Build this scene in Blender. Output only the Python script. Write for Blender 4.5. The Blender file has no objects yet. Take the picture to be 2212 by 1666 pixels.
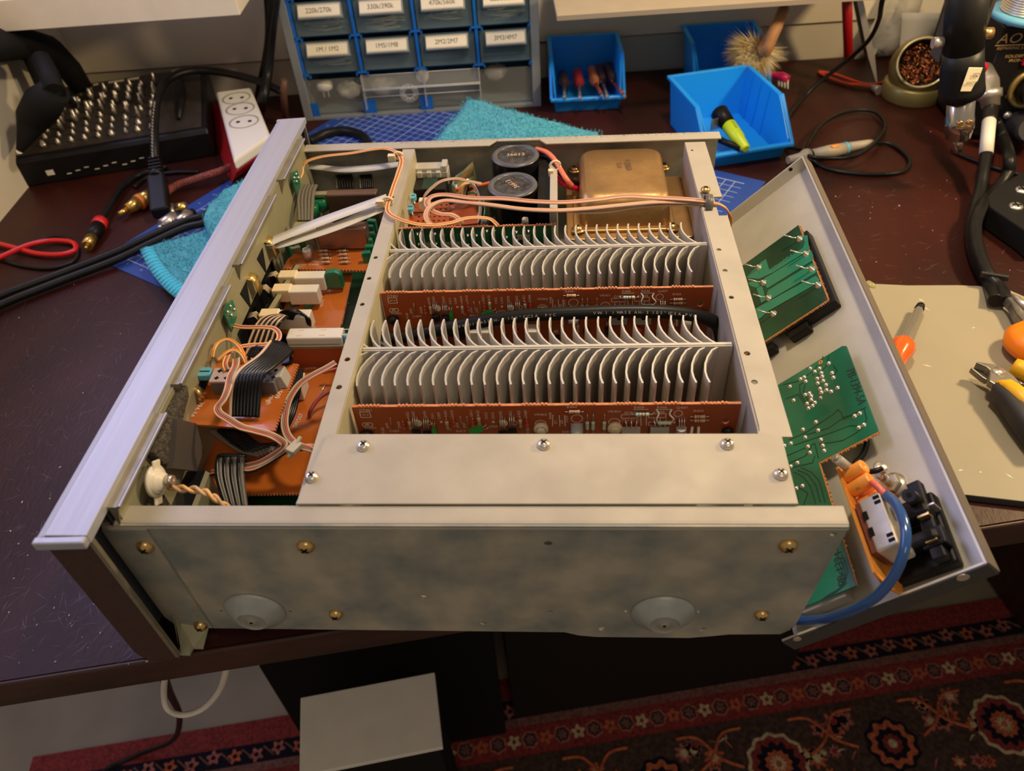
import bpy, bmesh, math, random
import numpy as np
from mathutils import Vector, Matrix, Euler
random.seed(7)
sc = bpy.context.scene
COL = sc.collection

# ---------------------------------------------------------------- camera, world, lights, exposure
CAM_LOC = (0.23097640, -0.21619332, 0.41080741)
CAM_ROT = (math.radians(45.91617749), math.radians(3.11899733), math.radians(2.35884198))
FPX, PW, PH = 1657.94966, 2212.0, 1666.0
cd = bpy.data.cameras.new('camera'); cam = bpy.data.objects.new('camera', cd); COL.objects.link(cam)
cam.location = CAM_LOC; cam.rotation_euler = Euler(CAM_ROT, 'XYZ')
cd.sensor_fit = 'HORIZONTAL'; cd.sensor_width = 36.0; cd.lens = 36.0 * FPX / PW
cd.clip_start = 0.02; cd.clip_end = 20
cd.dof.use_dof = True; cd.dof.focus_distance = 0.52; cd.dof.aperture_fstop = 9.0
sc.camera = cam
sc.view_settings.view_transform = 'Standard'; sc.view_settings.look = 'None'
sc.view_settings.gamma = 1.0; sc.view_settings.exposure = 0.08
sc.view_settings.use_curve_mapping = False

wd = bpy.data.worlds.new('room_ambience'); sc.world = wd; wd.use_nodes = True
bg = wd.node_tree.nodes['Background']; bg.inputs[0].default_value = (1.0, 0.88, 0.74, 1); bg.inputs[1].default_value = 0.22

def area(name, loc, target, size, sizey, power, color, shape='RECTANGLE'):
    l = bpy.data.lights.new(name, 'AREA'); l.shape = shape; l.size = size; l.size_y = sizey
    l.energy = power; l.color = color
    o = bpy.data.objects.new(name, l); COL.objects.link(o); o.location = loc
    o.rotation_euler = (Vector(target) - Vector(loc)).to_track_quat('-Z', 'Y').to_euler()
    return o
# warm bench lamp above the work, cool monitor at the back left of the desk
area('bench_lamp', (0.38, 0.34, 0.74), (0.25, 0.20, 0.0), 0.09, 0.09, 3.3, (1.0, 0.81, 0.57), 'DISK')
area('monitor_glow', (-0.50, 0.42, 0.55), (0.05, 0.05, 0.03), 0.60, 0.40, 3.5, (0.55, 0.56, 1.0))
area('side_lamp', (0.80, 0.34, 0.42), (0.1, 0.40, 0.0), 0.07, 0.07, 3.0, (1.0, 0.72, 0.38), 'DISK')
area('room_fill', (0.5, -0.9, 1.5), (0.3, 0.3, -0.3), 0.5, 0.5, 3.0, (1.0, 0.80, 0.60), 'DISK')  # fill added from the front to brighten the near side and floor

# ---------------------------------------------------------------- helpers
_R = np.array(Euler(CAM_ROT, 'XYZ').to_matrix()); _C = np.array(CAM_LOC)
def ray(x, y): return _R @ np.array([(x - PW/2) / FPX, -(y - PH/2) / FPX, -1.0])
def Z(x, y, z=0.0):
    d = ray(x, y); t = (z - _C[2]) / d[2]; return Vector(_C + t*d)
def Y(x, y, Yv):
    d = ray(x, y); t = (Yv - _C[1]) / d[1]; return Vector(_C + t*d)
def X(x, y, Xv):
    d = ray(x, y); t = (Xv - _C[0]) / d[0]; return Vector(_C + t*d)
def PL(x, y, o, n):
    d = Vector(ray(x, y)); c = Vector(_C); t = (Vector(o) - c).dot(n) / d.dot(n); return c + d*t
V = Vector

MATS = {}
def mat(name, col, rough=0.5, metal=0.0, var=0.0, vs=40.0, bump=0.0, bs=200.0, spec=0.5, trans=0.0, alpha=1.0, emit=None, est=0.0,
        sheen=0.0, col2=None, ior=1.45, coat=0.0, stretch=None, scratch=0.0, detail=3.0):
    m = bpy.data.materials.new(name); m.use_nodes = True; nt = m.node_tree; N = nt.nodes; Lk = nt.links
    b = N['Principled BSDF']
    b.inputs['Base Color'].default_value = (*col, 1); b.inputs['Roughness'].default_value = rough
    if max(col) < .03 and spec == .5: spec = .32; col = tuple(c*.6 for c in col)
    b.inputs['Base Color'].default_value = (*col, 1)
    b.inputs['Metallic'].default_value = metal; b.inputs['Specular IOR Level'].default_value = spec
    b.inputs['Transmission Weight'].default_value = trans; b.inputs['Alpha'].default_value = alpha
    b.inputs['IOR'].default_value = ior; b.inputs['Coat Weight'].default_value = coat
    if sheen: b.inputs['Sheen Weight'].default_value = sheen
    if emit: b.inputs['Emission Color'].default_value = (*emit, 1); b.inputs['Emission Strength'].default_value = est
    tc = N.new('ShaderNodeTexCoord'); src = tc.outputs['Object']
    if stretch:
        mp = N.new('ShaderNodeMapping'); mp.inputs['Scale'].default_value = stretch; Lk.new(src, mp.inputs['Vector']); src = mp.outputs[0]
    nz = N.new('ShaderNodeTexNoise'); nz.inputs['Scale'].default_value = vs; nz.inputs['Detail'].default_value = detail
    Lk.new(src, nz.inputs['Vector'])
    if var > 0 or col2:
        cr = N.new('ShaderNodeMix'); cr.data_type = 'RGBA'
        c2 = col2 if col2 else tuple(min(1, c*(1-var)) for c in col); c1 = col if col2 else tuple(min(1, c*(1+var)) for c in col)
        mr = N.new('ShaderNodeMapRange'); mr.inputs[1].default_value = 0.35; mr.inputs[2].default_value = 0.65
        Lk.new(nz.outputs['Fac'], mr.inputs[0]); Lk.new(mr.outputs[0], cr.inputs[0])
        cr.inputs[6].default_value = (*c1, 1); cr.inputs[7].default_value = (*c2, 1)
        Lk.new(cr.outputs[2], b.inputs['Base Color'])
    mr2 = N.new('ShaderNodeMapRange'); mr2.inputs[3].default_value = max(0.02, rough - 0.06); mr2.inputs[4].default_value = min(1, rough + 0.06 + scratch)
    Lk.new(nz.outputs['Fac'], mr2.inputs[0]); Lk.new(mr2.outputs[0], b.inputs['Roughness'])
    if bump > 0:
        n2 = N.new('ShaderNodeTexNoise'); n2.inputs['Scale'].default_value = bs; n2.inputs['Detail'].default_value = 2
        Lk.new(src, n2.inputs['Vector'])
        bp = N.new('ShaderNodeBump'); bp.inputs['Strength'].default_value = bump; bp.inputs['Distance'].default_value = 0.002
        Lk.new(n2.outputs['Fac'], bp.inputs['Height']); Lk.new(bp.outputs[0], b.inputs['Normal'])
    MATS[name] = m
    return m

class MB:
    """collects geometry in world space; build() links it as one mesh object"""
    def __init__(s): s.v = []; s.f = []; s.sm = []; s.mi = []; s.mats = []; s.cur = 0
    def use(s, m):
        if m not in s.mats: s.mats.append(m)
        s.cur = s.mats.index(m); return s
    def add(s, vs, fs, smooth=False):
        o = len(s.v); s.v += [tuple(v) for v in vs]
        for f in fs: s.f.append([i + o for i in f]); s.sm.append(smooth); s.mi.append(s.cur)
        return s
    def box(s, a, b, M=None):
        x0, y0, z0 = a; x1, y1, z1 = b
        vs = [V((x, y, z)) for z in (z0, z1) for y in (y0, y1) for x in (x0, x1)]
        if M is not None: vs = [M @ v for v in vs]
        return s.add(vs, [(0,2,3,1),(4,5,7,6),(0,1,5,4),(2,6,7,3),(0,4,6,2),(1,3,7,5)])
    def cbox(s, c, size, M=None):
        c = V(c); h = V(size) / 2
        if M is None: return s.box(c - h, c + h)
        return s.box(-h, h, Matrix.Translation(c) @ M.to_4x4())
    def prism(s, pts, h, smooth=False):
        """pts: planar loop of 3D points, extruded by vector h"""
        n = len(pts); h = V(h); vs = [V(p) for p in pts] + [V(p) + h for p in pts]
        s.add(vs, [tuple(range(n))[::-1], tuple(range(n, 2*n))])
        o = len(s.v) - 2*n
        for i in range(n):
            j = (i+1) % n; s.f.append([o+i, o+j, o+n+j, o+n+i]); s.sm.append(smooth); s.mi.append(s.cur)
        return s
    def tube(s, pts, r, n=8, caps=True, smooth=True):
        pts = [V(p) for p in pts]; k = len(pts)
        rs = r if isinstance(r, (list, tuple)) else [r]*k
        T = [(pts[min(i+1, k-1)] - pts[max(i-1, 0)]).normalized() for i in range(k)]
        up = V((0,0,1)) if abs(T[0].z) < .9 else V((1,0,0))
        a = T[0].cross(up).normalized(); o = len(s.v); vs = []
        for i in range(k):
            a = (a - T[i]*a.dot(T[i]))
            a = a.normalized() if a.length > 1e-9 else T[i].orthogonal().normalized()
            b = T[i].cross(a)
            for j in range(n):
                t = 2*math.pi*j/n; vs.append(pts[i] + (a*math.cos(t) + b*math.sin(t))*rs[i])
        fs = [(i*n+j, i*n+(j+1) % n, (i+1)*n+(j+1) % n, (i+1)*n+j) for i in range(k-1) for j in range(n)]
        s.add(vs, fs, smooth)
        if caps: 
            oo = len(s.v) - len(vs)
            s.f += [[oo+j for j in range(n)][::-1], [oo+(k-1)*n+j for j in range(n)]]; s.sm += [False]*2; s.mi += [s.cur]*2
        return s
    def cyl(s, p0, p1, r0, r1=None, n=16, caps=True): return s.tube([p0, p1], [r0, r0 if r1 is None else r1], n, caps)
    def lathe(s, prof, o, axis=(0,0,1), n=20, smooth=True):
        """prof: (radius, height) list along axis"""
        ax = V(axis).normalized(); a = ax.orthogonal().normalized(); b = ax.cross(a); o = V(o); k = len(prof)
        vs = [o + ax*h + (a*math.cos(2*math.pi*j/n) + b*math.sin(2*math.pi*j/n))*r for r, h in prof for j in range(n)]
        return s.add(vs, [(i*n+j, i*n+(j+1) % n, (i+1)*n+(j+1) % n, (i+1)*n+j) for i in range(k-1) for j in range(n)], smooth)
    def sphere(s, c, r, n=10, sx=1, sy=1, sz=1):
        c = V(c); m = max(4, n//2); vs = []; 
        for i in range(m+1):
            for j in range(n):
                p = math.pi*i/m; t = 2*math.pi*j/n
                vs.append(c + V((math.sin(p)*math.cos(t)*sx, math.sin(p)*math.sin(t)*sy, math.cos(p)*sz))*r)
        return s.add(vs, [(i*n+j, (i+1)*n+j, (i+1)*n+(j+1) % n, i*n+(j+1) % n) for i in range(m) for j in range(n)], True)
    def sheet(s, rows, th=None, smooth=True):
        """grid of points (list of rows); th: thickness vector"""
        R_, C_ = len(rows), len(rows[0])
        vs = [V(p) for r in rows for p in r]
        fs = [(i*C_+j, i*C_+j+1, (i+1)*C_+j+1, (i+1)*C_+j) for i in range(R_-1) for j in range(C_-1)]
        if th is None: return s.add(vs, fs, smooth)
        th = V(th); n = len(vs); vs2 = vs + [v + th for v in vs]
        fs2 = [f[::-1] for f in fs] + [tuple(i+n for i in f) for f in fs]
        loop = [j for j in range(C_)] + [i*C_+C_-1 for i in range(1, R_)] + [(R_-1)*C_+j for j in range(C_-2, -1, -1)] + [i*C_ for i in range(R_-2, 0, -1)]
        for i in range(len(loop)):
            a, b = loop[i], loop[(i+1) % len(loop)]; fs2.append((a, b, b+n, a+n))
        return s.add(vs2, fs2, smooth)
    def build(s, name, m=None, parent=None, bevel=0.0, seg=2, angle=40, flip=True):
        me = bpy.data.meshes.new(name)
        A = np.array(s.v, dtype=float); c = (A.min(0) + A.max(0)) / 2
        if parent is None: c[2] = A[:, 2].min()
        me.from_pydata((A - c).tolist(), [], s.f)
        me.polygons.foreach_set('use_smooth', s.sm)
        mats = s.mats if s.mats else [m]
        for x in mats: me.materials.append(x)
        if len(mats) > 1: me.polygons.foreach_set('material_index', s.mi)
        me.update()
        if flip:
            b = bmesh.new(); b.from_mesh(me); bmesh.ops.recalc_face_normals(b, faces=b.faces); b.to_mesh(me); b.free()
        o = bpy.data.objects.new(name, me); COL.objects.link(o)
        WL[o.name] = V(c)
        if parent is not None:
            o.parent = parent; o.location = V(c) - WL[parent.name]
        else: o.location = V(c)
        if bevel > 0:
            md = o.modifiers.new('bevel', 'BEVEL'); md.width = bevel; md.segments = seg; md.limit_method = 'ANGLE'; md.angle_limit = math.radians(angle)
            md.harden_normals = False
        return o
WL = {}
def tag(o, label=None, cat=None, group=None, kind=None):
    if label: o['label'] = label
    if cat: o['category'] = cat
    if group: o['group'] = group
    if kind: o['kind'] = kind
    return o
def thing(name, loc, label, cat, group=None):
    o = bpy.data.objects.new(name, None); COL.objects.link(o); o.location = V(loc); o.empty_display_size = .02
    WL[o.name] = V(loc); return tag(o, label, cat, group)
def struct(name, mb, m, **k):
    o = mb.build(name, m, **k); o['kind'] = 'structure'; return o
def put(src, name, loc, parent, rot=None):
    """another copy of a small part (shared mesh) at world location loc"""
    o = src.copy(); o.name = name; COL.objects.link(o); o.parent = parent
    base = WL[parent.name] if parent is not None else V((0,0,0))
    WL[o.name] = V(loc); o.location = V(loc) - base
    if rot is not None: o.rotation_euler = rot
    return o
def cr(pts, k=6, closed=False):
    """Catmull-Rom through points"""
    P = [V(p) for p in pts]; n = len(P); out = []
    for i in range(n - 1 + (1 if closed else 0)):
        if closed: p0, p1, p2, p3 = P[(i-1) % n], P[i % n], P[(i+1) % n], P[(i+2) % n]
        else: p0, p1, p2, p3 = P[max(i-1, 0)], P[i], P[i+1], P[min(i+2, n-1)]
        for j in range(k):
            t = j/k; t2 = t*t; t3 = t2*t
            out.append(0.5*((2*p1) + (p2-p0)*t + (2*p0-5*p1+4*p2-p3)*t2 + (3*p1-p0-3*p2+p3)*t3))
    if not closed: out.append(P[-1])
    return out
def Zs(L): return [Z(*q) for q in L]
def wire(L, r, m, name='wire', parent=None, k=6, n=8, raw=False):
    b = MB(); b.tube(cr(L if raw else Zs(L), k), r, n); return b.build(name, m, parent)
def ribbon(ctr, wid, n, r, m, name, parent, stripe=None, k=7, nn=6):
    """flat ribbon cable: ctr/wid lists of points / half-width vectors; n cores"""
    c = cr(ctr, k); w = cr(wid, k); b = MB()
    for i in range(n):
        t = -1 + 2*i/(n-1) if n > 1 else 0
        b.use(stripe if (stripe and i in (0,)) else m)
        b.tube([c[j] + w[j]*t for j in range(len(c))], r, nn)
    return b.build(name, None, parent)
_TX = {}
def text(b, s, o, xd, yd, size, align='L', squash=1.0):
    """flat lettering into MB b; o = origin, xd/yd = directions"""
    if s not in _TX:
        cu = bpy.data.curves.new('t', 'FONT'); cu.body = s; cu.size = 1.0; cu.resolution_u = 3; ob = bpy.data.objects.new('t', cu)
        COL.objects.link(ob); dg = bpy.context.evaluated_depsgraph_get(); me = bpy.data.meshes.new_from_object(ob.evaluated_get(dg))
        _TX[s] = ([tuple(v.co) for v in me.vertices], [tuple(p.vertices) for p in me.polygons])
        bpy.data.objects.remove(ob); bpy.data.curves.remove(cu); bpy.data.meshes.remove(me)
    vs, fs = _TX[s]
    if not vs: return
    w = max(v[0] for v in vs); off = {'L': 0, 'C': -w/2, 'R': -w}[align]
    xd = V(xd).normalized(); yd = V(yd).normalized(); o = V(o)
    b.add([o + xd*((x+off)*size*squash) + yd*(y*size) for x, y, z in vs], fs)
def cut(o, holes, depth=0.01):
    """drill real round holes: (centre, axis, radius, squash) list"""
    b = MB()
    for c, ax, r in holes:
        ax = V(ax).normalized(); b.cyl(V(c) - ax*depth, V(c) + ax*depth, r, n=14)
    c = b.build('drill', None, None); c.data.materials.clear()
    bo = o.modifiers.new('holes', 'BOOLEAN'); bo.object = c; bo.operation = 'DIFFERENCE'; bo.solver = 'EXACT'
    bpy.context.view_layer.update(); dg = bpy.context.evaluated_depsgraph_get()
    me = bpy.data.meshes.new_from_object(o.evaluated_get(dg)); o.modifiers.clear(); old = o.data; o.data = me; me.name = old.name
    bpy.data.objects.remove(c)
    return o
def rrect(x0, y0, x1, y1, r, z=0, k=4):
    out = []
    for cx, cy, a in ((x1-r, y1-r, 0), (x0+r, y1-r, 90), (x0+r, y0+r, 180), (x1-r, y0+r, 270)):
        for i in range(k+1):
            t = math.radians(a + 90*i/k); out.append(V((cx + r*math.cos(t), cy + r*math.sin(t), z)))
    return out
# ---------------------------------------------------------------- materials
m_wall = mat('wall_paint', (.74,.66,.52), .8, var=.05, vs=6, bump=.1, bs=300)
m_wall2 = mat('wall_lower_board', (.62,.56,.45), .7, var=.06, vs=8)
m_floor = mat('floor_laminate', (.30,.24,.17), .6, var=.2, vs=5)
m_deskw = mat('dark_wenge_laminate', (.036,.0065,.0035), .42, var=.3, vs=14, bump=.18, bs=420, spec=.34, stretch=(1,.35,1), scratch=.12)
m_deske = mat('desk_edge_band', (.045,.016,.010), .42, var=.35, vs=60, stretch=(.2,1,1))
m_shelf = mat('cream_shelf', (.88,.78,.62), .45, var=.03); m_shelf2 = mat('cream_shelf_darkened', (.46,.38,.26), .5, var=.03)  # one cream finish; right shelf's copy darkened to offset its stronger light
m_shelfe = mat('shelf_edge', (.34,.28,.22), .6)
m_rugred = mat('rug_red_pile', (0.225,0.027,0.024), .95, var=.35, vs=220, bump=.6, bs=900)
m_rugdk = mat('rug_dark_pile', (0.039,0.018,0.018), .95, var=.4, vs=220, bump=.6, bs=900)
m_rugbr = mat('rug_brown_pile', (0.187,0.076,0.060), .95, var=.35, vs=220, bump=.6, bs=900)
m_rugfd = mat('rug_field_pile', (.065,.032,.022), .95, var=.4, vs=150, bump=.6, bs=900)
m_rugor = mat('rug_orange_pile', (0.432,0.099,0.036), .95, var=.3, vs=220)
m_rugpk = mat('rug_pink_pile', (0.360,0.108,0.081), .95, var=.4, vs=220)
m_rugcr = mat('rug_cream_pile', (0.510,0.375,0.210), .95, var=.3, vs=220)
m_rugnv = mat('rug_navy_pile', (.012,.008,.022), .95, var=.3, vs=220)
m_black = mat('black_plastic', (.012,.011,.012), .42, var=.2, vs=60)
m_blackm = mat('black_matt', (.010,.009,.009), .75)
m_white = mat('white_board', (.80,.72,.62), .6, var=.03)
m_rubber = mat('black_rubber', (.016,.015,.014), .38, var=.2, vs=80)

# ---------------------------------------------------------------- setting
TH = math.radians(10.59); DU = V((math.cos(TH), math.sin(TH), 0)); DN = V((-math.sin(TH), math.cos(TH), 0))
TW = math.radians(4.3); WU = V((math.cos(TW), math.sin(TW), 0)); WN = V((-math.sin(TW), math.cos(TW), 0))
W0 = V((.5215, .8102, 0))
WC = W0 + WU * (-.3837 - .5215)/math.cos(TW)          # wall corner, back left
FLOOR = -.73
f = MB(); f.box((-2.2, -1.4, FLOOR-.03), (2.4, 2.0, FLOOR)); struct('floor', f, m_floor)
wl = MB(); a = WC - WU*.02; e = WC + WU*1.9
wl.prism([a + V((0,0,.0455)), e + V((0,0,.0455)), e + V((0,0,1.5)), a + V((0,0,1.5))], WN*.04)
struct('wall_back', wl, m_wall)
wl = MB(); off = WN*.006
wl.prism([a + off + V((0,0,FLOOR)), e + off + V((0,0,FLOOR)), e + off + V((0,0,.042)), a + off + V((0,0,.042))], WN*.034)
struct('trim_1', wl, m_wall2)
lw = MB(); LN = V((-WN.y, WN.x, 0))
lw.prism([WC + V((0,0,-.024)), WC - WN*.62 + V((0,0,-.024)), WC - WN*.62 + V((0,0,.28)), WC + V((0,0,.28))], -WU*.04)  # furniture side panel, cut low so the monitor light passes over it
struct('shelf_side_left', lw, m_wall)

# desk: top slab with edge band, right-hand side panel and a rail below
EP = V((.0125, -.0147, 0))
desk = thing('desk', EP, 'dark brown wood desk with scratched glossy top carrying the opened amplifier', 'desk')
ta = EP - DU*.402; tb = EP + DU*1.5
d = MB(); d.prism([ta + DN*.003, tb + DN*.003, tb + DN*.80, ta + DN*.78], V((0,0,-.024)))
# keep the top clear of the wall behind it
dk = MB()
A1 = WC + WU*.004 - WN*.0005; 
poly = [ta + DN*.003, tb + DN*.003, V((1.45, (W0 + WU*.95).y - .002, 0)), V((A1.x, A1.y - .001, 0)), V((-.376, .48, 0))]
dk.prism(poly, V((0,0,-.024))); dk.build('desk_top', m_deskw, desk)
eb = MB(); eb.prism([ta, tb, tb + DN*.0029, ta + DN*.0029], V((0,0,-.0245))); eb.build('edge_band', m_deske, desk, bevel=.0012, seg=2)
sp = MB(); q = EP + DU*.98 + DN*.02
sp.prism([q, q + DU*.02, q + DU*.02 + DN*.55, q + DN*.55], V((0,0,-.7))); 
for i in range(len(sp.v)): sp.v[i] = (sp.v[i][0], sp.v[i][1], sp.v[i][2]-.0245)
sp.build('side_panel', m_deske, desk)

# shelves above the desk
def shelf(name, pl, z, th, depth, label, pr=None, extra=None):
    """front edge through pixel points pl at height z"""
    P0, P1 = Z(*pl[0], z), Z(*pl[1], z)
    t = thing(name, P0, label, 'shelf')
    u = (P1 - P0).normalized(); n = V((-u.y, u.x, 0))
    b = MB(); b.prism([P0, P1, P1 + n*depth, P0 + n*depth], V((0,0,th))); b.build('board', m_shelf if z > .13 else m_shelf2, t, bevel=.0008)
    return t, P0, P1, u, n
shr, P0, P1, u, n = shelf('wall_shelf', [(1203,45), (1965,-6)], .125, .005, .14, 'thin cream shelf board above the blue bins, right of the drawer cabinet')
b = MB(); b.prism([P0 - n*.0006, P1 - n*.0006, P1, P0], V((0,0,.0048))); b.build('edge_strip', m_shelfe, shr)
shl, P0, P1, u, n = shelf('wall_shelf', [(-330,93), (519,33)], .150, .030, .135, 'thick cream shelf at the upper left above the screwdriver bits')
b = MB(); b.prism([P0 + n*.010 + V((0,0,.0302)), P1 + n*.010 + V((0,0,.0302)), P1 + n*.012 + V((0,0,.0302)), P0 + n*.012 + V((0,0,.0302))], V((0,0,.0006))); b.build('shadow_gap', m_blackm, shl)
b = MB(); b.prism([P0 + n*.014 + V((0,0,.0302)), P1 + n*.014 + V((0,0,.0302)), P1 + n*.13 + V((0,0,.0302)), P0 + n*.13 + V((0,0,.0302))], V((0,0,.008))); b.build('top_panel', m_shelf, shl, bevel=.001)

# ---------------------------------------------------------------- rug with woven pattern
RT = math.radians(10.6); RU = V((math.cos(RT), math.sin(RT), 0)); RN = V((math.sin(RT), -math.cos(RT), 0))   # RN towards the camera side
R0 = V((.063, .262, FLOOR))          # on the far edge of the dark flower band
rug = thing('rug', R0 + RN*.2, 'dark red patterned woven rug with flower borders on the floor beneath the desk', 'rug')
def band(n0, n1, z, m, name, u0=-.62, u1=.96):
    b = MB(); o = R0 + V((0,0,z)); b.prism([o + RU*u0 + RN*n0, o + RU*u1 + RN*n0, o + RU*u1 + RN*n1, o + RU*u0 + RN*n1], V((0,0,-z + .001)))
    return b.build(name, m, rug)
band(-.035, .62, .004, m_rugred, 'rug_body')
band(.000, .028, .0044, m_rugnv, 'border_band'); band(.028, .040, .0047, m_rugbr, 'border_band')
band(.044, .078, .0044, m_rugred, 'border_band'); band(.082, .42, .0044, m_rugfd, 'rug_field')
def rosette(b, o, r, petals, ms, z, rot=0.0):
    k = petals*4
    for (sc_, m_, amp) in ms:
        pts = [o + (RU*math.cos(t) + RN*math.sin(t))*(r*sc_*(1 + amp*math.cos(petals*t + rot))) for t in [2*math.pi*i/k for i in range(k)]]
        z += .00025; pts = [p + V((0,0,z)) for p in pts]; b.use(m_); b.prism(pts, V((0,0,.0003)))
b1 = MB(); b2 = MB(); b3 = MB()
u = -.6; i = 0
while u < .95:
    o = R0 + RU*u
    rosette(b1, o + RN*(.014 + .003*math.sin(i*2.1)), .0085, 5, [(1, m_rugpk if i % 3 else m_rugor, .35), (.4, m_rugnv, .1)], .0044, i)
    pts = cr([o + RU*.01 + RN*.006, o + RU*.018 + RN*.013, o + RU*.026 + RN*.021], 4); b1.use(m_rugbr).tube([p + V((0,0,.0048)) for p in pts], .0014, 4)
    u += .031; i += 1
u = -.6; i = 0
while u < .95:
    o = R0 + RU*u + RN*.061
    if i % 2 == 0: rosette(b2, o, .0125, 6, [(1, m_rugpk, .08), (.78, m_rugdk, .1), (.5, m_rugbr, .35)], .0044, i)
    else: rosette(b2, o, .0085, 5, [(1, m_rugcr if i % 4 == 1 else m_rugor, .3), (.35, m_rugred, .1)], .0044, i)
    u += .0235; i += 1
u = -.55; i = 0
while u < .95:
    o = R0 + RU*u + RN*.150
    if i % 2 == 0: rosette(b3, o, .042, 12, [(1, m_rugcr, .05), (.88, m_rugred, .05), (.66, m_rugnv, .14), (.42, m_rugor, .1), (.22, m_rugcr, .3), (.1, m_rugor, 0)], .0044, 0)
    else: rosette(b3, o, .036, 10, [(1, m_rugnv, .06), (.84, m_rugor, .12), (.6, m_rugnv, .1), (.36, m_rugred, .1), (.16, m_rugcr, .2)], .0044, 1)
    for s in (-1, 1):
        pts = cr([o + RU*.048*s + RN*(-.004), o + RU*.075*s - RN*.02, o + RU*.10*s - RN*.052, o + RU*.13*s - RN*.056], 5)
        b3.use(m_rugor).tube([p + V((0,0,.0048)) for p in pts], .0026, 4)
        for k in range(5):
            c = o + RU*s*random.uniform(.045,.125) + RN*random.uniform(-.05,.05)
            rosette(b3, c, random.uniform(.007,.013), random.choice([5,6,8]), [(1, random.choice([m_rugpk, m_rugor, m_rugbr]), .3), (.5, random.choice([m_rugcr, m_rugred, m_rugnv]), .2)], .0044, k)
        for k in range(3):
            c = o + RU*s*random.uniform(.05,.12) + RN*random.uniform(-.05,.05); a = random.uniform(0,6)
            dd = RU*math.cos(a) + RN*math.sin(a); b3.use(random.choice([m_rugcr, m_rugpk])).tube([c + V((0,0,.0048)), c + dd*.008 + V((0,0,.0048)), c + dd*.016 + RN*.005 + V((0,0,.0048))], [.0005,.0016,.0004], 4)
    u += .165; i += 1
u = -.55
for k in range(60):
    rosette(b3, R0 + RU*(u + .0253*k) + RN*(.27 + .006*math.sin(k)), .011, 6, [(1, m_rugpk if k % 2 else m_rugor, .25), (.45, m_rugnv, .1)], .0044, k)
tag(b1.build('flower_border', None, rug), kind='stuff'); tag(b2.build('rosette_border', None, rug), kind='stuff'); tag(b3.build('medallion_pattern', None, rug), kind='stuff')

# white-topped box and dark boxes under the desk
A, B, C_, D_ = Z(652,1513,-.36), Z(940,1458,-.36), Z(958,1620,-.36), Z(650,1682,-.36)
t = thing('pedestal', (A + C_)/2 + V((0,0,-.36)), 'black box with a plain white top panel standing on the rug below the desk edge', 'cabinet')
b = MB(); b.prism([A, B, C_, D_], V((0,0,.006))); b.build('top_panel', m_white, t, bevel=.001)
b = MB(); ins = .004
cc = (A+B+C_+D_)/4; b.prism([p + (cc-p).normalized()*ins + V((0,0,-.0005)) for p in (A,B,C_,D_)], V((0,0,-(.36-.0101)))); b.build('body', m_blackm, t)
A = Z(560,1440,-.42); u_, n_ = RU, -RN
b = MB(); q = A; b.prism([q, q + u_*.27, q + u_*.27 + n_*.2, q + n_*.2], V((0,0,FLOOR + .4255)))
c2 = MB(); q = A + u_*.285 + n_*.02; c2.prism([q, q + u_*.42, q + u_*.42 + n_*.3, q + n_*.3], V((0,0,FLOOR + .4255))); tag(c2.build('dark_filler_box', mat('near_black_filler', (.022,.015,.012), .7)), 'near black box added to stand in for the dark under the middle of the desk', 'cabinet'); tag(b.build('computer_case', m_blackm), 'black case in deep shadow under the desk behind the white-topped box', 'computer')  # near black box added to keep the space under the desk dark
tag(wire([(357,1452,-.05),(354,1500,-.12),(362,1532,-.14),(395,1545,-.14),(440,1530,-.14),(475,1490,-.10),(492,1435,-.03)], .0022, m_white, 'hanging_cable'), 'thin pale cable loop hanging below the desk edge', 'cable')
tag(wire([(350,1455,-.08),(368,1500,-.25),(388,1550,-.45),(372,1600,-.62),(300,1630,-.717),(230,1660,-.717)], .0035, m_rubber, 'hanging_cable'), 'black cable dropping behind the pale loop onto the rug', 'cable')
# ---------------------------------------------------------------- amplifier
m_zinc = mat('zinc_plated_steel', (.47,.42,.34), .60, metal=.25, var=.06, vs=30, bump=.05, bs=900, scratch=.1)
m_zincd = mat('dull_zinc_side', (.25,.265,.24), .55, metal=.3, var=.12, vs=30, bump=.06, bs=500, col2=(.50,.44,.33), detail=9, scratch=.15)
m_subp = mat('yellow_zinc_panel', (.36,.335,.21), .5, metal=.3, var=.05)
m_flng = mat('flange_steel', (.30,.26,.18), .38, metal=.5, var=.12, vs=80)
m_alu = mat('brushed_aluminium', (.47,.47,.52), .48, metal=.40, var=.03, vs=300, stretch=(1,.02,1), bump=.03, bs=1500)
m_brown = mat('brown_vinyl_end', (.060,.026,.018), .55, var=.1, vs=120, bump=.1, bs=900)
m_fin = mat('fin_aluminium', (.62,.58,.51), .45, metal=.4, var=.05, vs=50)
m_hole = mat('hole_shadow', (.01,.01,.01), .9)
m_brass = mat('brass_screw', (.72,.47,.18), .3, metal=.9)
m_nick = mat('nickel_screw', (.75,.68,.58), .3, metal=.85)
m_pcbo = mat('orange_phenolic_board', (.50,.125,.018), .2, var=.10, vs=18, spec=.6, coat=.6)
m_pcbr = mat('red_brown_board', (.36,.070,.018), .35, var=.12, vs=18, spec=.5, coat=.2)
m_pcbe = mat('board_cut_edge', (.62,.22,.09), .6, var=.2, vs=300)
m_pcbg = mat('green_solder_mask', (.012,.16,.085), .22, var=.25, vs=26, spec=.6, coat=.4)
m_pcbd = mat('dark_green_mask', (.010,.065,.028), .35, var=.3, vs=26, coat=.2)
m_trace = mat('green_trace', (.022,.25,.15), .22, spec=.6, coat=.4)
m_silk = mat('silkscreen_ink', (.80,.72,.62), .6)
m_silkd = mat('dark_ink', (.02,.05,.03), .6)
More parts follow.
